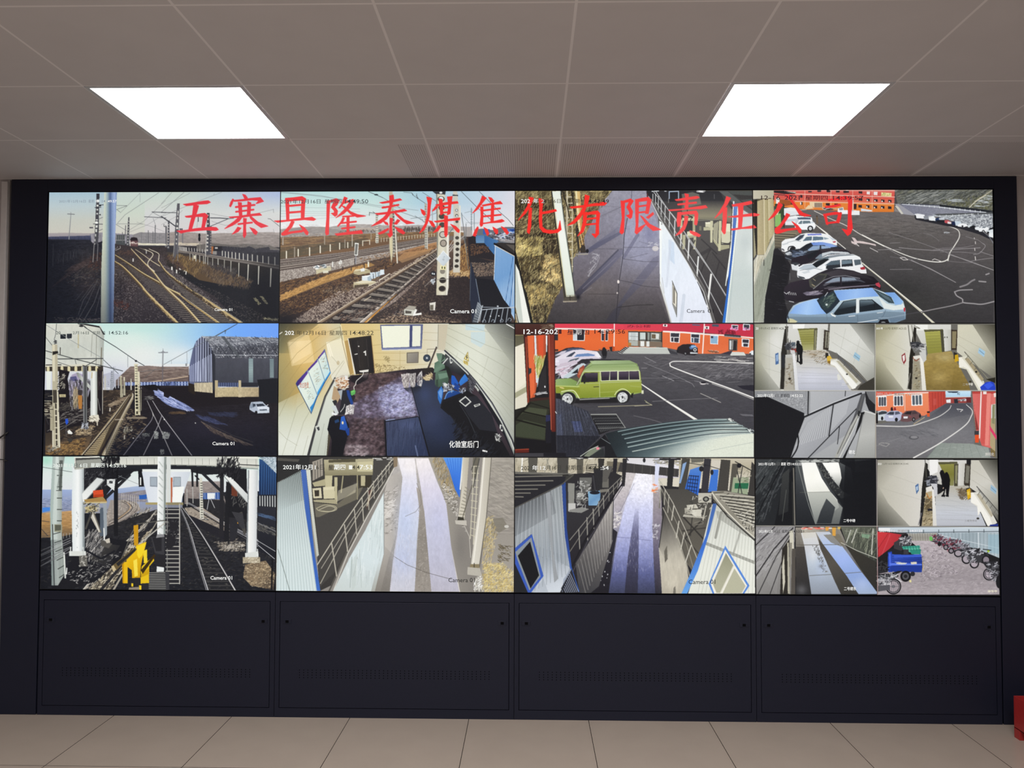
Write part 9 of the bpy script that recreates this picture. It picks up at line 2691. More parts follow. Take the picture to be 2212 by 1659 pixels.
DISPLAYS.append((3, 1, """
V 1622 692 2.3606
P 6a6862 0,0 1280,0 1280,725 0,725
# ---- feed 1 washroom
G a9a893/cfcfc6/d2d3cc 20,0 180,0 16,18 230,18 180,100 170,356 20,356
G 55564c:.9/55564c:0 16,356 110,250 16,120 60,240 150,356 16,356
G 8a8c7a:.8/8a8c7a:0 20,20 90,100 16,18 150,18 60,150 16,240
B e2e2de:.7 130,120 40,60
L a9a99c:.6 2 40,90 160,150
L a9a99c:.6 2 30,160 160,210
L a9a99c:.6 2 60,240 160,270
L a9a99c:.5 2 90,40 90,340
P 4a6a9a 120,170 136,163 138,220 122,226
P 9ab4d6 124,178 134,172 134,205 126,210
G d6d6d2/cdccc4 0,18 0,160 180,18 390,18 380,160 240,160 190,120
P f0f0ec 208,20 270,18 268,40 210,42
G a4a264/8e8c48/a9a878 0,40 0,150 236,45 325,42 325,152 262,152
P 6a6840 232,42 334,38 334,44 236,50
P 55533e 318,42 336,40 328,166 316,162
P 8a886a 322,50 332,48 326,155 320,150
Q 77763f 2 5 1 0 245,60 245,120 316,58 316,118
P 3a332c 370,46 404,56 392,152 364,148
P 8a8878 378,56 398,60 390,140 374,138
P 2a2420 386,60 390,60 384,150 380,150
G dcdcd8/c2c2ba 330,0 372,0 336,40 370,42 362,152 332,160
# right wall
G d2d2ca/d9dad4/c4c5bd/8a8b84 400,60 620,330 400,18 628,18 628,300 610,330 520,230 430,165 392,150
G 44453e:.9/44453e:0 630,30 540,120 500,18 628,18 628,180
P 9ac0d6 528,160 556,182 548,208 518,186
L 6a8aa4 3 524,176 550,196
L a9aaa0:.6 2 420,60 628,180
L a9aaa0:.6 2 410,110 628,250
L a9aaa0:.5 2 480,40 450,170
L a9aaa0:.5 2 560,70 520,220
# floor
G c2bdb0/c9c8c4/cbcdd6/b5b8c4 0,150 0,356 262,152 365,150 392,160 440,250 500,340 510,356 235,356 225,180
B a99a80:.5 310,170 50,20
H 8a7a60/a9967a/6a5e4a 110 12,20,40,2 270,156 385,156 420,230 340,220
B d6d8e6:.5 310,290 50,50
Q a4a6ac:.7 1.5 6 1 0 240,180 232,350 420,200 500,350
Q a4a6ac:.7 1.5 5 1 0 260,165 250,356 380,165 480,356
# trough left
P 2a2824 150,165 170,30 186,30 180,140 170,350 148,350
L 8a8880 4 178,20 182,160
G c9c9c4/8a877c/aaa69a 0,160 0,356 172,175 222,170 224,356 165,356
P b0aca0 176,190 208,190 214,356 168,356
H 6a5e4a/a99a82 30 10,20,40,3 180,220 208,220 212,340 176,340
G e6e6e6/d2d4d8 0,170 0,356 208,165 222,165 240,356 222,356
E 2a2620 194,297 7,6
L 3a3830 3 152,250 146,350
P 2a2c30 152,180 168,170 168,240 154,240
# machine + person
P 8a3a30 195,140 230,140 232,160 196,160
P c9c9c9 196,150 220,152 222,172 200,170
P 3a3c40 170,120 200,118 204,150 172,150
P 55606a 200,112 222,110 224,130 204,134
H 2a2a2e/8a8a90 30 14,30,60,3 170,110 220,110 220,150 170,150
P 17181a 226,120 232,108 240,106 246,118 258,130 262,150 258,175 260,222 246,222 244,175 238,175 240,212 230,212 232,170
P 1a1b1e 230,130 236,150 228,158 226,150
E 17181a 236,110 8,8
P 17181a 236,205 260,220 250,226 238,212
L 26262a 2 262,158 275,162
# right trough
P 2a2824 376,165 392,165 392,190 376,190
P d6b040 384,184 400,178 412,196 404,218 386,210
P e9d070 402,196 426,194 428,206 404,208
P 8a6a2a 388,205 404,206 400,222 388,216
P c9c6ba 402,196 440,195 560,318 520,350 500,352 430,240 404,235
G e2e2da/d0d0c6 430,200 530,340 404,205 438,198 552,318 540,330 430,230
P f0f0ea 402,208 430,215 540,330 530,346 516,350 425,232 402,222
P dcdcd4 436,275 446,272 460,300 440,306
P b5b09a 430,205 445,205 545,312 535,320
E 26241f 487,274 5,4
L 8a8c88 4 432,165 600,340
L 3a3c3a 2 436,170 604,335
L 55565a 4 440,180 590,330
Q 55565a 3 4 1 0 446,178 580,308 440,200 566,320
P 3a3832 556,330 626,290 628,356 540,356
# ---- feed 2
V 1622 692 2.3606
G b9b59a/cbc8b4/d9d8cf 640,0 820,0 634,20 840,20 820,150 808,356 634,356
G 4a4838:.9/4a4838:0 634,356 730,240 634,100 690,240 780,356 634,356
G 8a8668:.8/8a8668:0 634,20 710,100 634,20 760,20 680,140 634,220
L a9a694:.5 2 660,90 800,160
L a9a694:.5 2 650,170 790,230
P 8a2f34 766,178 784,164 790,205 778,224 768,200
P e9dfdc 770,182 782,174 784,200 776,212
G d9d9d2/c6c6bc 0,20 0,160 820,20 1020,20 1020,150 960,160 870,120
P f0f0ea 836,20 900,20 900,48 838,50
G b2b05c/96944a/8a883f 0,45 0,170 884,50 970,48 978,165 900,172
P 5a583a 880,46 978,44 980,52 884,58
P 4a4838 964,50 980,48 988,168 974,166
Q 77763f:.7 2 5 1 0 890,66 898,140 966,62 972,136
P 3a3028 1020,46 1054,48 1050,150 1022,150
P 8a8060 1026,54 1048,54 1044,140 1026,140
G d9d9d2/bdbdb2 980,0 1022,0 980,46 1020,46 1020,152 988,158
E 55554a 988,85 3,4
E 55554a 1000,85 3,4
G d2cfba/cdcbb9/b0ae9c/6a685c 1060,60 1250,300 1054,20 1248,20 1248,300 1090,190 1050,160
G 3a382e:.9/3a382e:0 1250,30 1150,140 1130,20 1248,20 1248,200
L a9a690:.6 2 1060,80 1248,180
L a9a690:.6 2 1056,120 1248,250
P a4c6dc 1165,138 1196,158 1190,186 1158,164
L 6a8aa4 3 1166,152 1190,172
G a4905a/9a8448/8e7840/7d6a3a 0,160 0,356 900,170 1022,155 1045,200 1110,320 1120,356 890,356 880,220
B b9a468:.6 960,290 50,40
B c9bb8a:.5 990,190 40,20
N .08 18,8 900,170 1022,155 1045,200 1110,320 1120,356 890,356 880,220
G 77642f:.6/77642f:0 1020,340 1080,260 1040,220 1110,330 1115,356 1020,356
P 26241f 806,190 830,30 842,40 836,150 826,350 800,350
L 55534c 4 800,24 812,130
L 77756a 4 818,24 830,110
C 6a685c 3 830,25 860,40 830,34
G c9c6ba/8a8474/a9a292 0,180 0,356 826,180 864,180 872,356 818,356
P 9a947f 828,200 858,210 862,356 822,356
H 6a5e44/b9aa88 30 10,20,40,3 830,220 858,220 862,350 826,350
C 8a5a48 6 826,190 840,205 856,195
P dfddd4 826,182 864,176 866,192 830,196
G efece4/dfdcd2 0,170 0,356 860,180 876,180 894,356 872,356
E 2a2620 842,294 6,5
L 8a8880 4 812,270 796,350
P 3a3c40 810,110 850,108 880,120 884,140 850,150 820,145
P c9c9c6 850,140 890,125 894,200 880,215 862,180
P 6a6a66 820,140 850,138 870,160 830,165
H 26262a/8a8a8c 30 16,0,30,4 820,115 884,120 880,150 820,150
P 2a2824 1034,160 1052,168 1050,200 1034,196
P c9a020 1040,176 1056,172 1060,206 1040,212
P d9d6c4 1062,188 1100,180 1190,310 1196,340 1180,356 1160,356 1100,250 1062,240
P efece0 1060,188 1072,186 1190,330 1190,350 1168,350 1110,250 1084,236 1062,240
P a4987a 1090,195 1110,190 1190,300 1180,312
E 26241f 1150,262 6,5
L 55524a 4 1090,160 1220,310
L 8a8876 4 1100,170 1230,320
Q 6a6858 3 4 1 0 1110,180 1200,290 1096,196 1186,306
P 2a44c0 1170,340 1200,315 1238,310 1250,340 1250,356 1176,356
P 3a5ae0 1190,330 1220,314 1240,330 1210,352
P 2a281f 1200,300 1248,290 1248,320
E 33301f 1120,312 6,5
# dividers
L c9c6bc 3 631,16 632,356
L d0cdc4 3 16,357 1252,358
L c9c0b4 3 634,358 636,702
# ---- feed 3 cladding
G 9a9c9e/b0b2b5/a4a6a8 0,360 0,702 16,360 632,360 632,702 16,702
G 8a8c8f/9a9ca0 16,360 290,470 16,360 290,360 285,480 120,400 16,395
N .08 4,4 16,360 290,360 285,480 16,440
H 77787a/c2c4c6 120 8,40,60,2 120,380 285,400 270,460 180,420
G b5b7ba/a9abb0/8f9195 300,360 520,640 298,360 580,360 520,560 300,702 200,702 290,480
Q d0d2d4:.7 3 12 1 0 290,520 400,440 230,640 380,590
Q 8a8c8e:.5 2 12 1 0 285,515 395,436 226,634 378,585
Q d0d2d4:.6 3 10 1 0 420,430 500,390 410,560 480,480
L 222326 6 290,362 288,478
L 222326 9 270,492 420,425 560,372
L 2a2b2e 4 480,360 478,385
L 2a2b2e 6 418,430 396,588
L 222326 5 556,430 448,540 290,702
L 2a2b2e 4 450,540 440,630
L 8a8c8e 3 298,366 296,476
L e2e4e6:.7 3 300,470 420,418 540,372
P 55565a 560,376 584,370 560,470 500,590 440,700 426,700 500,560
G b9b9b4/a9a9a2 560,400 460,700 575,470 548,490 470,640 440,702 424,700 460,620 540,480
L 6a6a66 3 570,380 540,500 500,580
L d9d9d2 4 545,500 480,640 450,700
L 4a4a4c 3 530,480 440,680
P 1b1c1e 560,470 580,465 555,540 500,650 480,702 466,702 530,580
P 2a2b2d 545,460 556,462 552,490 542,486
P 232427 580,362 632,362 632,475 600,460 584,420
G 5a5b5d/77787a 590,440 632,360 584,362 632,362 632,430 600,400
G a9aaa8/b9bab6/9a9b98 580,460 632,700 580,460 632,476 632,702 520,702 545,620
L d9dad6 5 575,462 632,478
L 8a8b88 4 572,480 530,690
P 121317 16,392 80,388 268,472 270,500 236,590 200,702 16,702
G 16171b/1b1c20 16,400 260,600 16,392 80,388 268,472 268,500 236,590 196,702 16,702
L 222327 4 80,390 268,474
C 17181b 7 236,580 240,620 230,660 205,700
# ---- feed 4 red yard
G d9604e/e07058/dd7a66 0,362 0,470 636,362 992,362 992,450 905,490 636,460
G e88a62/e58058 0,400 0,490 636,385 780,372 905,372 905,490 860,480 636,455
L f4ece4 5 640,388 780,372 905,368
G c04a3e/b8443a 905,0 995,0 905,366 990,362 996,440 912,480
Q 8a2f2c:.6 3 4 1 0 925,370 985,366 928,470 985,445
P c9605a:.5 930,400 945,398 945,430 930,434
P f2f0ee 646,386 690,384 692,438 648,440
Q 4a4e58 11 2 1 -.1 656,392 682,391 656,436 682,435
P f2f0ee 724,382 776,380 778,436 726,438
Q 4a4e58 12 2 1 -.1 736,388 766,387 736,433 768,432
P f2f0ee 816,378 874,374 876,434 818,436
Q 55606a 13 2 1 -.1 828,384 862,382 830,430 864,428
L dfd9d4 3 783,372 785,460
# far street
G c9e4f4/a9cfe8 0,360 0,395 992,360 1124,360 1122,392 994,395
P 2a3040 1000,362 1060,362 1050,370 1010,368
T 2a3a50 1052,366 1066,382 和
P 9a4440 994,392 1122,390 1124,420 994,424
L d9d0c8 3 994,392 1122,390
P e6eaec 996,405 1020,402 1020,420 998,420
P 2a2e36 1036,402 1056,400 1058,422 1038,422
H e0e2e6/4a4a50 20 10,0,8,4 1060,400 1100,400 1100,412 1060,412
P 6a2a2c 1100,392 1124,392 1124,420 1100,420
# ground 4
G 5a5b62/6c6c70/77767a/6e6d70 0,430 0,702 994,424 1130,420 1145,600 1140,640 1230,660 1250,702 638,702 638,530 860,500
N .05 10,5 638,530 994,424 1130,420 1145,600 1250,702 638,702
G 4a4b54:.8/4a4b54:.2 1000,430 1000,500 994,425 1120,425 1120,480 1000,500 900,500
B 8a8a8e:.5 1000,560 120,50
G 8a928c/99a09a 950,630 1200,702 960,625 1130,630 1215,650 1225,702 900,702
L 77807a 3 960,628 900,702
Q 77807a:.6 2 6 1 0 990,628 1180,640 960,702 1220,702
H a9b0aa:.6 60 20,10,20,2 960,640 1200,650 1210,700 930,700
C dcdad6 3-5 1022,434 1010,455 960,490 880,520 800,540 640,538
C e2e0dc 3-7 1100,430 1130,460 1125,490 1090,540 960,630 830,702
L e9e7e4 3 1052,452 1082,456 1070,466
L d9d9d6:.7 2 1052,452 1060,462
L c9b48a 3 885,495 830,530
H 55565c:.6/8a8a8e:.6 60 40,-15,20,2 760,560 960,540 960,590 760,600
E 5a5a5e 830,598 26,11
E 8a898c 832,596 18,7
L b5b3ae 2 652,630 668,624 706,630 690,644 652,632
L 8a898a 2 640,640 760,600
# cars 4
P c9d0d6 638,495 645,465 665,458 690,460 700,480 690,510 640,512
P 3a4048 648,470 668,462 690,464 695,475 650,482
P b5b9d0 678,505 684,480 705,462 745,460 770,470 772,500 750,515 690,514
P 3a3e4a 690,480 708,466 730,466 728,482
P 55586a 734,466 752,464 762,476 734,482
E 1d1d20 741,506 8,10
E 1d1d20 668,500 6,10
P e9e9ee 700,488 725,488 725,495 702,496
P 6a4e50 762,510 768,480 790,462 835,458 865,475 870,490 850,505 800,518 768,516
P 2a262a 778,478 796,465 820,464 815,480
P 4a3c40 822,464 838,462 852,476 820,480
P dfe0e4 776,490 800,490 798,500 778,500
E 1d1d20 830,506 8,11
E 8a8a8c 830,506 4,6
E 1d1d20 862,488 5,9
L a04048 4 770,486 776,492
L a04048 4 808,490 815,492
P 2a1c20 712,446 720,440 724,452 724,462 712,462
P 8a2a30 728,446 736,442 740,458 728,460
P 1d1a1c 636,475 646,470 646,525 636,525
P d9582e 898,470 912,468 912,492 898,490
P 2a2426 898,464 912,463 912,472 898,472
# right red building
G d9706a/cf625e/e07a72 1130,0 1250,0 1130,362 1250,362 1250,660 1180,640 1150,560 1136,440
P b8443e 1130,362 1250,362 1250,374 1130,374
P 8a3a36 1136,390 1140,450 1165,560 1150,560
L f2eeea 6 1176,365 1168,600
P cf5a54 1182,374 1210,372 1200,630 1176,630
P e88a80 1206,372 1226,372 1215,640 1196,640
P efe6e0 1186,362 1204,362 1204,376 1186,376
P d6d6d4 1228,430 1250,426 1250,560 1226,540
P b0a07a 1226,500 1250,500 1250,680 1222,640
P 8a8a68 1234,430 1248,430 1246,530 1232,525
P d9406a 1220,535 1256,590 1256,612 1222,560
P 3a3a3e 1142,565 1166,563 1166,585 1142,585
P e0522a 1144,585 1166,584 1165,624 1146,624
P f0e0d8 1240,372 1252,370 1252,390 1242,392
P 7a6a44 1224,650 1250,670 1250,700 1228,690
T f2f2ee 20,34 34,46 20
T 55564e 36,34 92,46 21年12月16日
T 55564e 98,34 132,46 星期四
T 55564e 136,34 164,46 14:36
T e2e2dc 166,34 172,44 4
T f2f2ee 636,34 670,46 2021年
T 6a6850 674,34 708,46 12月
T 6a6850 714,34 746,46 星期四
T 6a6850 750,34 790,46 14:31:05
T f6f6f4 30,374 116,392 2021年12月1
T 5a5b5c 116,374 138,392 6日
T 26262a 148,374 192,392 星期四
T f2f2f0 200,376 262,390 14:52:22
T f6f6f4 498,662 530,682 磅北
T f0e4e0:.8 640,368 716,384 2021-12-16
T f0e4e0:.6 728,368 780,384 星期四
T f0e4e0:.8 796,370 860,384 14:38:06
T efeeea 460,319 480,331 二
T 8a8c90 482,319 496,331 号
T efeeea 496,319 513,331 平磅
T efe9d6:.7 1080,321 1108,333 二号
T f2efe2 1110,319 1132,333 平磅
T f0ece4:.9 1198,676 1244,692 换阳北
""", 'wall display split in four, with two washrooms above, grey cladding and red yard below'))
DISPLAYS.append((0, 2, """
V 82 978 2.4423
P 1e2026 0,0 1280,0 1280,745 0,745
# sky
G c2e2d8/dce6e2/dfe2e6 0,20 0,200 20,20 1250,20 1250,200 20,230
B a6dcc4:.8 40,40 40,30
G b6c6de/8f9fc4/93949f 0,150 0,310 20,200 100,190 260,215 420,190 560,170 760,200 760,320 20,320
G 9db0d8:.9/8a90a8 0,190 0,310 20,195 180,195 180,310 20,310
H 7a84a0/a9b0c4/5e6a88 140 14,0,10,2 20,240 180,230 180,310 20,310
P 4a86d8 22,290 62,288 62,306 22,316
G c09868/a88252/6a5a48 0,310 0,450 14,320 180,306 180,440 14,450
N .12 18,3 14,320 180,306 180,440 14,450
H 9a7a50/c8a070/7a6040 90 14,4,10,2 14,320 180,306 180,440 14,450
P 8a8690 420,215 570,195 570,260 420,260
H 6a6a74/a9a4a8/8a8478 120 20,2,10,2 420,215 570,200 570,260 420,260
P 2f5fae 530,224 572,220 572,244 530,246
# right far hills
G 9a908c/7d7470 770,150 770,260 770,150 960,150 1000,300 770,270
N .15 14,4 770,150 960,150 1000,300 770,270
P 3a5a9a 850,212 962,208 964,245 850,246
Q c9d4e4 2 8 1 0 852,214 960,210 852,244 962,244
P e6eaea 892,212 932,212 930,242 892,244
P 2a2a2e 790,240 980,250 1000,310 870,300 790,268
L c9c9cc 3 900,245 890,300
L c9c9cc 3 910,245 930,290
# curved track left
G a39a92/8a8078 380,200 540,400 380,250 450,250 520,262 540,300 480,340 400,400 360,400 360,330
H b9b0a6/7a726c/cfc6bc 260 8,40,50,2 360,300 450,255 520,262 540,300 420,390 360,400
C 5a5452 3 440,258 470,275 474,300 440,330 370,365
C 8a8278 2 436,258 464,275 468,300 436,328 370,358
C 4a4442 4 455,255 488,275 492,300 450,335 370,382
C b5aca2 2 462,255 494,275 498,302 455,340 370,390
C 5a5452 3 475,252 510,270 520,295 490,330 400,385
C c09a6a:.7 4 470,262 486,285 470,310 420,350
Q d2ccc0 2 8 1 0 440,215 530,230 440,245 530,300
L 8a8a86 2 385,250 385,330
L 8a8a86 2 400,230 400,350
L 8a8a86 2 435,225 432,300
L 8a8a86 2 505,240 500,300
H 8a8478/c9c2b4/5a5650 90 30,70,20,3 420,380 560,300 600,300 560,340 430,420
L b5aea2 3 470,360 600,290
# ground
G 2a2a2d/25262b/1e2026 0,320 0,740 360,390 470,350 620,300 760,300 1250,300 1250,730 10,730 10,470 180,430
N .25 14,5 10,470 180,430 360,390 620,300 1250,300 1250,730 10,730
H 1d1e22/3a3836/4a4642/16181c 900 14,20,40,3 10,500 180,440 360,400 620,310 760,300 1250,330 1250,730 10,730
# right track zones
G a4998c/857b70/5a544c 0,290 0,560 770,290 860,285 1000,380 1000,470 900,400 800,340
H c2b6a4/7a7066/4a4640 300 9,20,40,2 770,295 850,290 1000,400 1100,500 900,420
P 24242a 760,320 800,330 1000,420 1000,470 820,380
H 8a8276/b5ab9c/5a544c 260 10,20,40,3 930,470 1090,470 1090,520 960,520
H d9d2c8/9a9488 80 8,20,40,3 980,490 1080,470 1080,510 990,515
C 8a8a90 3-4 790,266 900,330 1050,410 1250,520
C c9c9cc 2-3 792,262 905,326 1055,405 1250,512
C 8a8a90 3-4 880,330 1000,400 1150,490 1250,560
C d0d0d2 2-3 900,330 1010,395 1160,480 1250,545
L 1a1b20:.8 6 800,280 1080,450 1250,560
# main track centre right
P 232428 748,290 765,290 1040,725 890,725
H 4a4844/34343a/6a665e 160 9,5,15,3 750,300 770,310 1020,720 895,720
Q 3e3d3e 2-7 30 1.7 -.05 752,300 892,725 770,310 1036,725
C 77767a 3-6 749,295 790,400 835,560 885,725
C c9c9cc 2-5 752,292 796,400 842,560 894,725
C 77767a 3-8 762,292 850,410 950,575 1040,730
C d6d3d0 2-5 760,290 846,408 945,570 1036,725
H c2b8aa/6a625a 60 7,20,50,2 1080,585 1240,560 1250,640 1240,715 1100,690
G 6a5c4c/8a7860/4a4038 1080,590 1240,720 1090,590 1200,570 1250,640 1240,725 1120,700 1080,660
H c9b493/8a7458/3a342c/e0cda8 420 9,20,60,2 1090,590 1200,575 1250,640 1235,722 1120,705 1080,650
# left track
H b5aa98/8a8274/d0c8b8 260 14,45,15,3 500,430 620,310 630,320 440,560 270,725 240,725
C b0aaa0 3-7 625,305 560,390 470,470 350,600 240,725
C e2ded2 2-4 622,302 555,386 464,466 344,594 236,722
C a9a294 4-10 640,340 560,470 470,600 395,725
G 8a8070:.9/6a6256:.9 620,320 400,720 600,400 560,460 440,620 380,725 270,725 420,560
H e6dcc4/4a443c/b5a98e/2a2826 300 16,40,30,4 600,400 560,460 440,620 380,725 270,725 420,560
L 2a2a2e 7-16 610,330 500,520 330,725
# ground left dark debris
P 1c1d22 180,430 340,440 480,470 440,560 300,680 140,730 60,730 130,640 180,560
G 2b2b2e/3e3c3a/232428 240,400 420,560 250,430 340,390 360,480 430,490 360,600 260,560
H 8a8784/4a4a4c/b5b2ae/2a2a2e 220 34,60,25,4 250,420 340,400 350,520 260,560
H d9d6d2/8a8886 40 10,20,50,3 150,630 250,610 260,680 180,700
H 9a9894/3a3a3e 160 12,20,50,3 260,560 440,520 360,620 240,700
L 1d1e24 10 260,520 330,560 400,520
P 55524e 330,460 390,480 370,505 330,490
P c9c2b4 350,460 375,450 378,475 360,478
# lattice tower left
G a4b5b0/b9c2bc/8a928c 60,0 140,0 76,20 140,20 128,100 122,400 140,640 104,700 70,700 62,300
G d9e2dc:.8/c2ccc6:.6 0,20 0,690 92,20 108,20 96,400 110,690 84,690 74,400
P 5a605c 112,40 130,40 122,200 108,200
Q 4a504c 5 5 1 0 100,60 100,360 126,60 122,360
Q 3a3e3c 4 5 1 0 80,430 110,660 116,420 140,640
L 4a504c 4 96,200 122,200
P 9a9a84 84,378 126,378 126,418 84,418
P 5a5c50 88,382 120,382 120,410 88,412
L 8a928e 4 100,190 120,60
L 3a3c3e 5 75,380 84,700
L d9ddd6 8 136,530 142,660
L e6e9e4 6 150,610 148,640
L 3a3c3e 2 14,75 180,102
L 3a3a3e 3 20,360 58,365
L 3a3a3e 3 14,400 50,440
Q c2c4c0 2 4 1 0 100,430 165,425 100,460 165,445
Q 8a8a8c 3 3 1 0 10,520 10,600 170,450 170,520
L c9c9cc 2 10,540 170,462
L 8a8a8c 3 10,600 175,500
# gantry left column
G dfe6e6/f4f6f4/b9c2c4 178,0 240,0 180,70 240,84 238,270 232,540 180,540 176,300
G b5bcbc/8a9294 0,80 0,540 232,84 242,84 244,520 234,540
H 8a9294:.7 20 7,90,5,3 200,300 214,300 210,520 200,520
P d9dcd6 162,520 250,520 252,545 162,545
L e6eae6 5 170,500 170,540
L c9cdc8 6 236,500 236,545
P 6a6862 214,545 256,540 258,600 218,600
H c9c6be/5a5852 30 10,20,60,4 216,548 258,545 258,600 218,600
# gantry beam
G c9cbc2/dadad0/b5b6ac 0,20 0,90 190,26 640,16 1160,16 1164,80 800,64 560,66 240,86 190,90
L e9e8dc 6 190,26 320,20
L efeee2 6 1040,24 1165,26
L 55564f 3 190,80 400,66 640,62 900,68 1160,84
Q 8a8b82 2 14 1 -.05 430,28 940,28 430,62 940,62
Q e9e9e0 2 14 1 -.05 434,28 944,28 434,62 944,62
Q 8a8b82 2 4 1 -.05 960,30 1150,30 960,66 1150,72
P 4a4a48 196,28 330,24 330,60 200,76
P 9a9c94 200,40 330,32 340,70 200,80
P 22242a 240,82 400,66 640,64 900,70 1100,84 1100,110 900,95 640,85 400,110 250,120
# under beam darkness
P 1c1d22 335,100 520,84 480,118 400,170 345,240 345,150
P 202226 790,74 960,80 990,110 880,116 800,100
G 26262a/1d1e22 0,80 0,330 240,88 360,90 360,260 240,260
H 3a3a3e/16171b/6a6a6c 70 22,60,60,3 244,90 350,95 350,180 244,180
L 25262b 16 480,118 345,248
L 25262b 15 870,110 1000,236
P 1b1c20 398,150 420,150 420,440 398,440
P 9aa2a8 340,265 360,265 362,430 344,460
P 55606c 325,290 342,290 346,440 325,440
P 26262a 960,80 980,90 976,440 954,440
P 1f2024 992,150 1010,160 1006,470 978,470
P 2a2a2e 1010,300 1050,300 1030,470 1008,470
P 1d1e22 1000,90 1100,90 1105,350 1000,340
H 6a6864/2a2a2e/8a8882 60 20,70,40,3 1020,180 1100,200 1100,300 1020,280
P 6a3828 1020,170 1050,160 1050,230 1020,225
# diag braces
G eef0ec/d2d6d4 240,260 350,140 230,215 310,132 348,140 236,264
L b9bdb8 3 230,215 310,132
L 8a8e8c 4 236,266 348,144
G eef0ec/c9cdcc 990,130 1110,270 985,125 1020,130 1108,222 1110,268 1090,250
L 8a8e8c 4 985,128 1092,250
# red box etc
P d6502e 288,200 340,195 344,232 290,234
P b5401f 290,222 344,218 344,234 290,236
P a5854e 240,248 340,232 364,260 250,262
P c9b88a 240,262 360,258 360,266 240,268
P b9a97a 246,285 300,278 312,310 250,318
H d0c8a8/6a6450/2a2a2e 60 14,10,40,4 244,270 320,265 330,320 250,320
P c2bcae 270,330 290,310 330,420 318,420
L 6a665c 6 290,310 330,420
L 4a4844 10 280,320 250,400
L d9d6cc 6 285,330 320,410
L e9ebe8 6 345,400 348,460
P dfe2e0 362,140 406,138 400,200 362,170
P 2a2c30 374,148 392,148 392,162 374,162
L 8a8e90 2 420,120 560,180
L 8a8e90 2 350,175 440,120
# insulators dark
H 16171b/2a2a2e/0f1014 90 26,80,25,5 330,20 430,20 420,130 340,130
L 1a1b1f 5 330,30 400,130
L 1a1b1f 4 250,120 420,135
H 1a1b1f 60 16,90,10,5 360,20 430,20 430,50 360,50
P 1a1b1f 526,90 548,90 558,178 530,180
P e9ece8 536,130 542,130 542,170 536,170
L 1a1b1f 10 812,95 814,175
L 1a1b1f 10 838,95 838,175
L 1a1b1f 7 828,120 848,140
H 16171b/2a2a2e 120 30,75,25,5 940,30 1060,30 1060,130 950,120
L 1a1b1f 5 940,125 1060,60
L 1a1b1f 6 1000,30 1000,120
L 1a1b1f 4 1060,60 1250,70
# cabin
G d6dde6/e4e8ec/cfd6de 550,0 800,0 546,100 804,100 770,200 750,264 580,264 566,200
P e9ede9 548,86 804,86 806,100 548,100
P 8a929c 588,126 628,126 628,180 588,178
P a5b0ba 592,130 624,130 624,174 592,172
P 8a929c 712,126 752,126 752,178 710,180
P a8b4bc 716,130 750,130 748,174 714,174
P b5603e 698,130 708,130 706,262 698,262
P 6a6a70 680,180 698,180 698,262 680,262
P f2f4f0 712,180 770,178 754,262 708,262
P a89a6a 566,262 764,262 764,276 566,274
Q 5a5a5a 2 14 1 0 680,262 760,262 680,290 760,292
# centre post
G f2f4f2/e4e8e6/c9cecc 630,0 668,0 630,20 668,20 664,430 626,430
P 8a928e 664,20 676,20 670,430 660,430
Q b5bcb8:.8 6 10 1 -.2 632,40 630,420 662,80 660,440
P d6dad6 676,20 698,20 698,262 676,262
P 3a3a3e 594,446 664,438 664,540 640,536 614,530
P 26262a 600,448 650,440 650,520 620,520
P 26262a 612,540 668,538 668,610 618,600
P e4e8e6 624,600 662,606 660,650 622,650
P 8a8a8c 626,430 662,430 664,444 620,450
L b9b6ac 6 696,346 510,500
L 5a5852 5 520,376 640,360 700,352
C 6a6860 4 520,380 490,430 450,530 420,600
# ladder right of post
P 2a2a2e 668,290 748,290 748,690 676,690
Q c9c6bc 4 18 1 0 672,300 672,690 744,300 744,690
H 1d1e22/4a4a4c 120 22,40,50,5 680,360 740,360 740,490 680,490
L c2bfb6 5 745,270 744,692
L 8a8a86 4 680,270 678,690
P 26262a 690,360 738,370 732,410 694,414
P 26262a 680,420 720,450 724,490 670,510
# dark stairs at bottom
P 232428 580,630 688,628 690,725 580,725
Q a9a8a2 3 10 1 0 582,634 582,725 680,632 680,725
P 3a3a3e 668,630 690,628 690,725 672,725
# yellow machine
P c9941e 502,384 526,380 526,490 504,490
G f2d023/e0b014/b8860c 430,480 600,680 515,490 570,470 548,560 540,600 536,660 494,662 492,620 466,600 464,560 510,520
P f4d42a 520,495 568,474 548,540 530,560 520,540
P e6b81a 440,580 470,574 470,690 444,690
P c9940f 440,580 450,578 450,690 444,690
P f0d230 552,520 572,510 574,580 556,584
P e6c01e 545,600 606,545 610,570 584,600 582,690 538,692 540,630
P caa014 540,640 584,610 582,640 540,660
P f6de50 500,570 520,560 524,650 506,655
P 6a5a3a 390,596 510,500 520,510 410,622
P c9b890 384,600 396,594 410,618 394,628
P 2a2a2c 410,585 510,505 515,515 420,600
P 3a2c14 540,620 610,535 618,545 550,640
P 26262a 508,660 536,660 534,705 508,705
P 2a2a2e 545,690 580,688 580,725 545,725
P 8a8074 478,712 530,708 534,725 474,725
P f0cc28 490,690 500,690 500,706 490,706
P f0cc28 530,700 542,700 542,724 532,724
# right column
G f4f4f0/e2e4e4/b5babc 1110,0 1166,0 1110,88 1160,90 1150,560 1098,560 1108,300
P 8a9092 1108,90 1114,90 1104,555 1096,555
P d9dcd8 1090,530 1160,520 1162,550 1090,552
L e6e9e6 5 1156,510 1156,545
P b5aa92 1078,552 1170,552 1170,582 1078,584
H e2d9c4/8a7e68 40 10,20,60,3 1080,554 1168,554 1168,582 1080,582
P 2a2b30 1012,380 1060,320 1066,330 1040,460 1012,460
P 4a4844 1050,320 1076,310 1096,420 1086,440
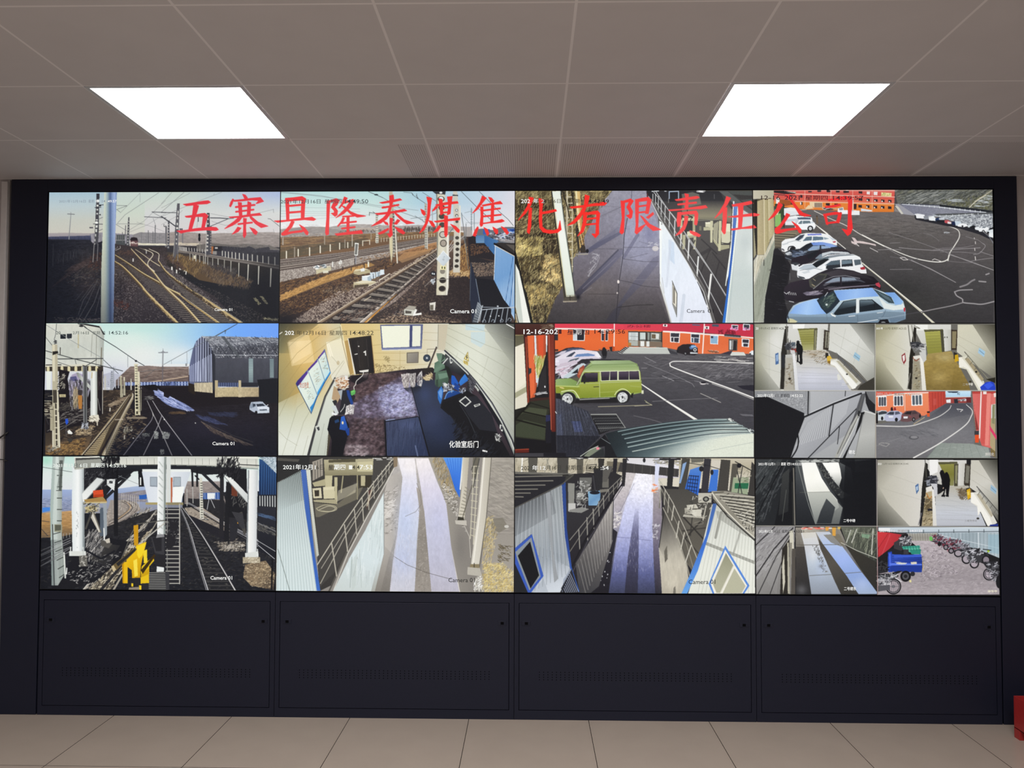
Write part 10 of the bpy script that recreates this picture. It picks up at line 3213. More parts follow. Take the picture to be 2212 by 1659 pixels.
P e0a020 1052,350 1066,344 1068,370 1050,374
P 3a3a3e 1020,310 1080,320 1090,400 1070,400
# far right blue bldg
G 2f5080/24426e/1d3050 0,30 0,220 1168,30 1258,60 1256,220 1164,220
Q 16294a 3 6 1 0 1176,60 1250,70 1174,220 1250,220
Q 5a8ac4:.7 2 6 1 0 1180,60 1252,70 1178,220 1252,220
G 8a9ca8/b5c4cc 1170,20 1258,80 1168,20 1256,20 1258,108 1210,60
H c9d4da/6a7c88/e2eaf0 160 9,30,60,2 1170,20 1256,20 1258,105 1215,64
P 1f2228 1160,222 1258,222 1256,290 1160,282
Q c9ccca 5 6 1 0 1170,228 1250,228 1170,278 1250,284
G 2a2c34/1d1f26 0,290 0,560 1160,282 1256,290 1256,560 1160,520
H 4a6080:.8 40 30,-15,6,3 1170,320 1250,340 1250,356 1170,336
H 6a6862/3a3a3c 120 14,-20,20,3 1160,370 1256,400 1256,440 1160,410
L 8a8a8e 3 1160,370 1256,415
L b9b9bc 3 1150,460 1250,520
L c9c9cc 3 1150,480 1246,560
# concrete pole
P d6d4c6 850,130 864,130 872,345 852,348
Q 5a5a54 5 14 1 -.15 855,160 858,340 866,160 868,340
L b9b9b4 4 784,190 784,280
L b9b9b4 4 814,180 816,265
L 9a9a9a 3 868,180 870,230
H e6e2d8/3a3a3c 12 12,0,30,4 850,345 895,345 895,356 850,356
# darken
P 16171b 1230,560 1240,560 1234,725 1226,725
G 0e1016:.5/0e1016:0 10,0 140,0 10,460 120,460 120,730 10,730
T e6ece6 78,56 184,78 2021年12
T 55605a 186,56 218,78 月1
T e6ece6 218,56 258,78 6日
T e6ece6 276,54 350,78 星期四
T e6ece6 364,58 464,76 14:53:16
T f2f2f0 907,650 1022,670 Camera 01
""", 'wall display showing yellow machinery on rails under a white gantry'))
DISPLAYS.append((1, 2, """
V 590 980 2.4237
P 8f8a84 0,0 1280,0 1280,745 0,745
# right ground
G a39d93/99938b/a59f96 0,15 0,720 1130,15 1260,15 1260,720 1080,720
N .12 40,8 1120,15 1260,15 1260,420 1100,420
H 8a857c:.6/b9b2a6:.6 140 40,-30,15,3 1140,60 1260,60 1260,340 1120,340
P 7a7568:.7 1140,335 1200,330 1230,380 1180,410 1140,380
H b5a06a/d2bc82/8a7a50/e2d09a 700 20,60,50,2 1100,330 1150,320 1170,420 1140,560 1258,600 1258,720 1090,720
H d9c47e/b59e60/f0e0a4 500 16,30,60,2 1100,570 1200,570 1256,620 1256,720 1100,720
H 6a6048/4a4234 60 16,-20,40,3 1180,470 1250,480 1230,560 1180,560
E c9c6be 1220,376 12,8
# road
G b2ada9/aaa6a2/9a958f 0,15 0,720 640,15 830,15 960,350 1060,600 1090,720 520,720 580,500 582,200
N .08 14,14 640,15 830,15 960,350 1060,600 1090,720 520,720 580,500 582,200
G c2bcb4:.9/a9a49e:.9 580,100 680,100 600,120 690,80 660,350 600,560 560,720 530,720 580,520 582,200
H cfc9c2/8a857e 160 14,20,50,3 584,200 650,160 650,400 584,420
H e2ddd6:.8 60 18,20,40,4 584,250 640,230 620,320 584,340
G 8a857e:.0/77726b:.8 0,400 0,720 580,480 640,540 610,720 530,720
# bright concrete lanes
G f0ecee/dcdcec/cdd2e2/c6cbdc/ccccd6 0,15 0,720 650,20 740,20 756,180 764,300 750,460 740,720 608,720 625,560 650,400 676,120
G f2ecec/dad6e6/c8c9dc/bfbfd2/bcb9c6 0,15 0,720 745,20 812,20 860,150 905,250 925,400 950,560 976,720 820,720 806,560 796,420 780,220
B bccbee:.5 690,350 60,160
B bcbfe0:.4 860,340 60,140
B b8c2e6:.4 680,560 60,90
B f6f0ee:.6 720,60 60,50
G aaa29a/8d877f/99928a 0,170 0,720 748,170 770,190 790,300 806,480 826,720 738,720 752,500 764,280
H 7a746c/b9b2aa 120 8,40,50,2 760,260 790,330 815,720 745,720
L 6a655e:.8 2 750,150 770,200 774,260 745,300 690,325
L 55504a:.9 2 630,535 700,580 800,620 930,655
L c9c4ce:.7 3 650,400 612,720
L d9d4da 4 905,250 925,402
L dcd6d0 5 935,500 974,720
H e2dfe6:.5/b5b2bc:.5 140 16,88,10,2 640,420 740,420 740,700 615,700
N .04 8,20 650,20 830,20 976,720 608,720
# rough right verge
G a59f92/938e86/837e78 830,0 1060,0 812,15 890,15 960,230 1040,420 1060,600 1090,720 976,720 930,480 905,260 860,140
H b09a70/8a7850/c9b488/6a5e48 340 16,75,20,2 830,15 895,20 945,170 965,230 900,200 860,120
H c9c4bc/6a655c/e2ddd4 200 10,20,60,3 880,130 960,210 970,330 1020,420 960,330 900,240
B 7a7671:.7 980,480 40,110
L c9c4ba 3 1000,375 1025,430 1032,540
# blue wall
G 5a96e8/3f7ce0/3470dc 0,15 0,225 888,15 990,15 975,225 950,180 920,80
Q 2f66c8 2 5 1 0 910,20 980,20 945,160 970,220
L e6e6e0 8 994,15 978,180
# truss posts
G cfc9b9/b5ae9c 990,0 1030,0 992,15 1024,15 1000,340 966,340 985,180
P 6a665a 1045,15 1080,15 1060,120 1040,120
Q 8a8576 4 9 1 0 1004,170 970,330 1030,190 996,330
L c9c4b0 5 1050,60 1030,440
L c9c4b0 5 1070,60 1046,470
Q c9c2ac 4 10 1 0 1040,60 1030,420 1076,60 1056,430
L 4a4a46 5 1078,20 1046,170
L 4a4a46 4 1036,80 1060,15
L 5a564c 4 1040,160 990,330
P 3a3830 966,325 996,330 998,345 962,345
P c2bdb2 950,345 1010,345 1012,372 954,364
G d9d5c9/cfcabd/bdb7a8 1036,0 1140,0 1096,15 1140,15 1112,330 1074,590 1032,590 1070,300
L 55524a 3 1141,15 1114,330 1078,590
L efebe0 6 1104,15 1080,300 1044,580
P 8a7e62 1030,575 1076,575 1080,600 1026,600
L 3a362c 4 1050,570 1050,600
P b9b4a8 1016,590 1080,596 1092,640 1014,630
H e9e6dc/a9a496/fff 120 14,60,60,3 1050,650 1090,640 1096,720 1050,715
# dark platform
G 3f3d3a/3a3835/454240/3a3836 0,15 0,700 20,12 640,12 630,70 560,190 420,420 300,690 240,720 230,560 200,100 20,140
P 2e2e2e 20,12 190,12 190,60 20,150
P 6a665e:.6 20,20 140,26 130,40 20,34
P 4a4845:.8 150,70 200,90 210,250 300,270 420,200 420,150 520,110 520,60 530,14 640,14 628,70 560,180 500,300 420,420 320,620 240,700 236,560
G b5ae90/a59e80/8a8468 0,30 0,110 265,28 525,22 520,108 270,112
P 55503e 290,30 430,22 430,40 290,44
P 77705a:.8 290,58 320,58 320,85 290,85
P c9c29e 440,40 520,36 520,90 440,90
P 3a362c 445,115 515,112 512,175 450,175
P b9b290 458,112 482,112 480,165 458,165
P c2bb98 270,112 310,112 306,175 272,178
P cfc8a6 260,172 320,168 322,232 264,234
P d9d2b2 262,174 318,170 318,184 264,188
P b0a988 205,150 270,130 275,165 215,170
P bdb694 320,120 336,120 334,260 322,260
P a9a284 210,240 330,236 336,262 212,250
P cfc8aa 205,180 250,175 255,230 210,232
P 3a362e 215,190 240,188 240,220 218,222
L aaa383 6 365,115 355,200
L aaa383 5 440,110 440,235
P c9bfae:.7 205,40 260,20 262,110 206,140
Q 4a4844 3 4 1 0 205,50 260,25 205,140 262,115
P 86806c:.6 215,255 330,265 420,190 470,170 440,235 240,330 222,330
P d9d2b6:.5 340,190 440,150 430,200 330,250
C b5ae92 4 225,285 270,266 320,272 330,290 290,302 240,296 225,285
C c9c2a6 3 240,292 290,272 325,284 300,300 250,298
G 6a3a34:.5/6a4a40:.5 480,180 500,280 498,190 520,180 500,270 486,290
# railing
L c9c4b4 5 660,8 620,30 540,130 460,230 370,360 230,580
L b5b0a2 4 640,60 560,170 470,280 370,440 245,680
L bdb8aa 3 625,45 520,190 400,360 250,600
L 55524c 8 625,70 565,180 480,330 380,520 300,700 290,720
L d9d6cc 4 632,72 572,184 486,336 390,520 312,720
L b9b4a6 6 305,470 330,640
L b9b4a6 6 372,370 388,510
L b9b4a6 5 424,290 436,420
L b9b4a6 5 464,225 472,350
L b9b4a6 4 495,175 500,290
L b9b4a6 4 524,140 528,230
L b9b4a6 3 548,110 550,185
L b9b4a6 3 568,85 570,150
L b9b4a6 3 590,60 590,120
L b9b4a6 3 606,40 606,100
L d9d2b8:.8 6 490,270 520,170
P 8a7a64 628,12 650,12 650,62 630,68
H f0f0ea/3a3836 14 24,0,5,4 530,16 620,14 620,28 530,30
# white wall
G dfe8e8/d2dede/d6e2e4/cbd4d2 560,200 440,720 578,200 578,520 530,720 312,720 400,540 480,400
L 9aa0a0 3 578,200 578,520
P c2ccc8:.6 405,560 440,520 430,690 410,720
L 9aa6a2:.8 3 410,540 400,700
L b5c0bc:.8 3 450,500 460,700
L a9b2ae:.6 4 440,540 420,640
H eef4f4:.7/b9c4c4:.7 60 60,85,6,3 350,640 570,260 570,500 520,700
G 8a8478:.0/8a8478:.5 560,540 520,720 560,520 578,520 535,720 510,720
# left cladding
G 8a9490/b9c6c6/cfdcdc/d2e0e0 0,90 0,720 24,150 145,84 165,250 205,540 228,720 14,720
G 5a605e:.8/5a605e:0 90,80 60,300 24,150 145,84 160,240 24,300
Q a4b2b2:.9 2 13 1 0 30,148 142,90 22,720 224,720
Q e4eeee:.7 2 13 1 0 34,148 146,95 27,720 228,720
L 77827e 3 24,500 85,720
G 4a6ab0/3a62b2/3f6cc0 0,90 0,720 145,82 172,82 192,300 215,520 245,718 226,718 200,520 165,280
G d6d8cc/c2c4b8 0,90 0,540 172,82 195,80 205,250 238,530 226,540 200,340
L 3a3832 3 196,80 208,250 240,530
T f2f4f0 52,54 222,82 2021年12月1
T 4a4842 226,54 264,82 6日
T 3c3a36 290,54 314,82 星
T f2f4f0 318,52 378,82 期四
T f2f4f0 396,56 414,78 1
T 4a483e 414,56 452,78 4:4
T f2f4f0 452,54 520,78 7:53
T 2a2a28 915,646 1053,670 Camera 01
""", 'wall display showing a pale concrete ramp with a bright blue wall at its far end'))
DISPLAYS.append((2, 2, """
V 1104 980 2.3783
P 26252a 0,0 1280,0 1280,745 0,745
# back
G c9c2ae/b5ac96/d6d0c0 0,15 0,130 18,15 1250,15 1250,200 18,100
H 8a8270/d9d2c0/a99f88/6a6656 260 18,60,40,2 20,16 600,16 560,100 20,90
G d9d6d8/e2e0e6/cfcad6 0,15 0,120 590,15 860,15 860,120 580,130
# road
G e6e0e2/d2ccd0/aaa6b2/77768a/484a5c/2a2a34 0,80 0,720 585,85 740,95 770,180 775,500 775,720 400,720 520,420 525,230
G f4f2f6/e6e6f4/cdd0ee/b0b4dc/8e94c4/5c6290/3a3e56 0,90 0,720 600,90 720,90 730,200 725,360 732,560 740,720 500,720 545,420 600,200
B f2f2fa:.8 680,170 40,70
B d2d6f6:.5 590,320 34,90
B ccd0f2:.45 690,340 34,110
G 6a6a8a:.0/5a5a78:.85/44445e/2c2c3a 0,260 0,720 636,280 655,280 655,480 650,720 582,720 600,520 618,400
G cfc8c8/b9b2b8/9a94a4:.6/77728a:.0 525,160 620,420 585,90 640,95 600,210 560,300 530,310 528,230
H e2dcd8/8a8490/f4f0ee 120 14,30,50,3 526,300 570,290 550,380 524,380
L 6a6a80:.8 2 630,150 590,230 560,290 545,300
L 5a5a80:.7 2 540,425 620,432 720,445
H e6e6f4:.35/7a7ea4:.4 160 16,88,10,2 545,400 725,400 735,600 520,600
G a9a0a0/8a8290/5a5468:.9/2a2832 0,180 0,720 728,180 770,180 775,350 755,480 775,660 745,720 730,520
H d9d6dc/77727e 90 8,30,60,3 726,360 764,360 750,440 728,430
G 2c2b33/1e1d24 0,360 0,720 520,380 545,400 520,540 500,720 400,720 480,560
H e6e6ea 14 5,60,40,4 470,490 515,490 490,680 450,670
N .08 8,8 400,100 775,100 775,720 400,720
# footbridge beam & columns behind
P 3e3c3c 560,40 860,76 858,118 770,108 540,88
P 77705f 490,34 560,40 545,88 490,70
Q 55534f 3 6 1 0 590,45 840,75 588,92 838,116
P d9dcf0 738,20 764,24 750,180 736,180
H f0824a/d9d6d0 16 16,0,8,5 730,155 748,155 745,200 728,200
H b9b29c/6a6658 60 30,0,20,3 740,20 880,22 880,60 740,50
# left back structures
P 55534c 86,15 135,15 130,90 88,90
P 4a4844 235,15 294,15 290,100 236,100
P 5a574e 335,20 370,20 366,120 338,120
L efeee6 8 56,18 52,85
L 8a8a80 3 190,20 170,90
L 8a8a80 3 180,20 205,90
H e9e9ea/2a2a2a 16 30,0,8,5 310,14 430,12 430,20 310,20
Q 2a2a2a 3 6 1 0 385,55 380,110 436,50 424,120
L 3a3a3a 4 436,50 424,120
P 33312f 445,20 478,20 470,100 448,100
P 4a4744 480,80 520,70 515,140 478,150
P 26252a 524,20 545,20 536,140 516,138
P 2a292c 572,20 595,20 582,164 566,164
# left equipment deck
G 2a292c/313034/26252a 0,100 0,520 280,100 520,90 570,110 520,230 420,370 320,520 300,560 280,400
P 6a6a66 350,118 415,118 412,180 352,180
P 8a8a84 290,146 325,148 322,290 294,290
P 5a5a58 330,185 385,180 385,250 330,240
P a9a9a4 336,200 370,196 372,230 340,230
P c2c2be 292,250 330,250 330,290 292,290
P 8a8a86 292,294 360,300 400,280 360,270 300,284
H 9a9a96/2a2a2c/d0d0cc 70 16,30,60,4 330,140 410,130 410,260 340,280
P 232226 415,100 452,90 452,180 410,180
P 6a6862 455,126 500,124 500,170 455,170
P 5a5854 470,60 520,60 490,140 455,140
G 8ab4d0/6a94bc/9ac0dc 395,190 460,270 394,190 458,184 456,230 440,262 396,262
E 1d1f28 428,196 26,9
L 3a3a3e 8 420,110 430,180
P 2a2a2d 420,70 470,70 466,180 440,190
P 77746c 455,180 500,176 500,190 455,196
# right back structures
P 2a2a2c 808,22 838,22 826,178 798,178
P 46443f 876,20 918,22 886,268 850,262
P 36353a 990,22 1026,24 1010,196 974,196
P 44423e 1076,28 1125,32 1112,190 1056,190
P 55524a 1134,50 1170,50 1140,196 1118,196
P 3a3836 1234,40 1252,60 1250,216 1216,210
G 5a8ad0/3a6ec8/2f62c0 0,50 0,215 918,80 980,60 960,215 886,200
P 3f74cc 1030,80 1064,80 1056,190 1010,196
P 8aa8d0 880,50 900,40 870,150 862,150
Q 1e2844 4 5 1 0 912,110 900,200 962,115 950,210
Q 1e2844 3 4 1 0 912,108 960,112 898,204 948,214
P d0cabc 1026,30 1076,32 1070,80 1028,80
L 26262a 3 980,50 1076,80
L 26262a 3 910,45 1000,60
E 26262a 976,76 12,14
E 26262a 1030,94 8,14
P 9aa68a 1140,120 1220,120 1214,210 1130,196
P 2a6a4a 1148,150 1220,150 1216,180 1146,178
H b9b4a0/6a6656 60 20,20,50,2 1170,70 1234,70 1220,150 1150,140
L 26262a 4 1160,90 1185,205
L 26262a 4 1188,60 1165,200
L 33332f 5 1150,40 1240,90
E 1d1d20 1170,60 12,12
P 26252a 760,20 870,22 870,30 760,30
E 26262a 682,30 7,12
L 3a3a40 5 590,16 600,30
P 6a685f 920,16 990,16 985,40 925,45
# right deck
G 4a4844/55524c/5e5a52/6a655a 0,180 0,600 770,178 900,180 1030,250 1040,300 980,500 930,600 900,560 820,380 780,250
B 7a756a:.6 930,350 50,40
L 33312f:.9 8 880,320 990,440
L 33312f:.9 8 980,340 880,450
L 33312f:.8 6 930,320 920,420
L 33312f:.7 6 880,395 1000,380
L 33312f:.7 7 900,440 970,520
P bdb9ac 960,200 1030,200 1028,250 960,250
P a9a598 890,278 925,270 930,310 892,308
P d0ccbe 928,286 980,284 976,322 930,320
P c2beb0 900,262 950,258 960,280 905,280
P b5b1a4 886,310 980,322 1000,332 880,322
H 3a3a38/e2dfd2 60 14,30,60,3 900,220 1028,215 1020,330 890,310
E 2a2a2a 1000,232 16,14
E 8a8a80 1000,232 9,8
L c9c5b6 5 1000,270 985,340
L 77756a 6 770,180 760,275
C 8a867a:.8 3 940,355 975,345 985,358 950,364
# left railing
L 8a8780 4 570,112 500,180 440,270 350,380 300,440
L 77746e 4 570,130 500,210 420,320 300,500
L 9a978f 5 346,385 352,490
L 9a978f 5 388,325 392,440
L 9a978f 5 420,280 424,380
L 9a978f 4 447,240 452,330
L 9a978f 4 472,210 475,280
L 8a8780 3 500,180 502,250
L 8a8780 3 524,156 526,215
L 8a8780 3 545,140 546,190
L 1c1b20 8 570,150 480,280 380,440 250,700
L 4a4850 4 575,160 490,290 390,450 270,700
# left channel wall
G b9b4ae/8a8684/5a5858/3a3a3e 520,230 360,720 526,230 522,440 450,680 400,720 350,720 330,560 400,450
Q 6a6866:.8 2 12 1 0 515,250 345,560 515,450 380,720
Q d0ccc6:.5 2 12 1 0 510,255 342,565 510,460 385,720
N .06 6,30 526,230 522,440 400,720 350,720 330,560
L 2a2a30 4 524,235 520,440
# right channel wall
G 8a867c/a9a498/c6c0b0/b5ae9e 0,280 0,720 780,280 860,430 900,560 912,640 885,720 775,720 770,640 758,480
G 3a3836:.8/3a3836:0 770,320 860,500 780,280 850,420 880,520 800,560 758,480
B d9d2c0:.6 830,660 50,50
P 6a665c 786,500 800,470 804,540 790,560
P 5a5750:.7 835,690 845,680 846,720 832,720
N .05 6,30 780,280 912,640 885,720 775,720 758,480
L 26262a 4 785,285 760,480
L 9a968a 6 780,275 840,400 900,560 920,640
L 5a5750 5 790,270 850,400 910,560
# right railing
L b9b5a8 4 762,135 830,250 900,400 958,545
L 9a968a 3 765,165 830,310 900,460 940,600
L b9b5a8 3 764,140 764,250
L b9b5a8 4 790,180 786,260
L b9b5a8 4 810,210 804,300
L c9c5b8 5 835,265 824,340
L c9c5b8 5 862,345 848,430
L c9c5b8 5 890,405 872,490
L d0ccc0 5 925,470 895,560
# left shed
G 8f9496/a4aaae/9aa2aa/b5bcc4 0,150 0,710 18,270 262,150 280,380 300,560 310,600 250,710 100,710 160,620 100,410 18,480
G 3a3c40:.7/3a3c40:0 30,200 200,420 18,240 200,170 230,300 18,420
G e6ecf4:.6/e6ecf4:0 240,700 160,540 120,710 250,710 300,580 180,520
Q 7a8084:.8 2 14 1 0 40,262 262,155 20,480 300,580
Q 7a8084:.8 2 8 1 0 130,470 270,520 120,700 280,620
Q c9ced2:.7 2 12 1 0 44,262 258,160 24,480 296,570
P 9a9ea2 175,200 200,190 215,500 240,640 220,660
G 2f4a8a/2a448a/3a62b8 0,140 0,710 258,145 278,140 285,380 310,580 350,708 335,708 300,580 275,420
Q 8a94a8 3 8 1 0 305,590 270,640 345,708 262,708
P 2a2c34 310,590 340,690 346,710 270,710 255,690
Q 9aa2b4 3 7 1 0 300,610 270,690 345,708 280,712
P 3a5ab4 18,480 105,408 165,625 100,712 85,712 18,560
P 8a9298 20,500 102,425 150,628 92,700 30,540
P 17181c 32,520 96,446 142,622 98,690
P 222428 18,560 80,712 18,712
G c9d2dc:.7/8a929c:.3 80,712 160,640 110,712 165,640 190,712
# left roof
P 3a3936 18,86 320,100 318,112 262,150 18,275
P 6a6862 18,86 300,96 316,104 18,98
Q 2a2928 7 5 1 0 18,120 18,250 290,104 200,180
Q 8a877e:.8 4 5 1 0 18,108 18,225 250,112 130,190
P 25252a 18,100 60,100 280,112 270,150 18,275 18,200
Q 77746c 6 5 .9 0 20,112 20,215 260,108 60,216
L 55534e 5 318,104 262,150 18,272
# right shed
G c2c2b8/d9dbd2/e6e8de/dfe2d8 1040,240 1150,720 1030,260 1048,255 1250,445 1255,720 910,720 960,560
G e9eae0:.7/e9eae0:0 1250,600 1000,400 1100,480 1250,500 1255,720 1180,720
P 9a9a92:.7 1050,290 1250,360 1250,440 1200,420 1060,330
L 8a8a82:.8 14 1080,300 1050,430
L 8a8a82:.8 16 1000,460 1250,560
L 8a8a82:.7 12 1110,320 1250,390
L 9a9a92:.7 10 1180,390 1140,520
Q b5b8ae:.8 2 14 1 0 1050,280 1250,450 960,720 1240,720
Q f0f2ea:.6 2 14 1 0 1056,284 1254,456 966,720 1246,720
G 4a6aa8/3f72d0/6aa6e6 0,250 0,720 1036,255 1056,255 1020,400 960,600 905,720 875,720 920,620 1000,420
P 5a8ad8 1100,472 1226,680 1200,720 1180,720 1210,682 1100,500 1030,650 1050,720 1036,720 1015,670
P efece0 1100,492 1214,680 1190,720 1045,720 1026,668
P a9a890 1104,510 1142,575 1075,716 1056,716 1036,668
P b9b8a0 1148,590 1206,682 1186,718 1088,718
G 8a8a72:.7/c9c8b2:.3 1100,510 1060,716 1104,510 1142,575 1075,716 1056,716 1036,668
L e2dfd0 5 1144,576 1076,718
# right roof
G 9a968a/8a867a/b5b0a2 1040,190 1250,440 1028,190 1100,190 1250,220 1250,430 1100,300 1040,245
Q 55534b 5 6 1 0 1040,200 1235,390 1090,196 1252,240
Q c9c5b6 5 6 1 0 1050,208 1245,380 1250,222 1252,300
Q 4a4843 6 7 1 -.02 1070,215 1170,330 1250,235 1250,360
Q d0ccbd 4 7 1 -.02 1074,225 1174,338 1250,246 1250,370
L 3a3935 6 1030,225 1110,320 1250,445
L d9d5c6 6 1032,200 1060,240 1110,300 1180,370 1250,432
H 2a2a2a/e9e6da 50 10,40,60,3 1170,300 1250,300 1250,410 1200,380
T 3a3a34 50,56 104,78 2021
T e6e6e2 106,54 176,80 年12
T 3a3a34 178,54 254,80 月16日
T 3a3a34 278,54 358,80 星期四
T 3c3a30 384,58 456,78 14:47
T e6e6e2 458,58 500,78 :54
T 1d1d1c 912,646 1050,670 Camera 01
""", 'wall display showing a bluish ramp between two corrugated sheds'))
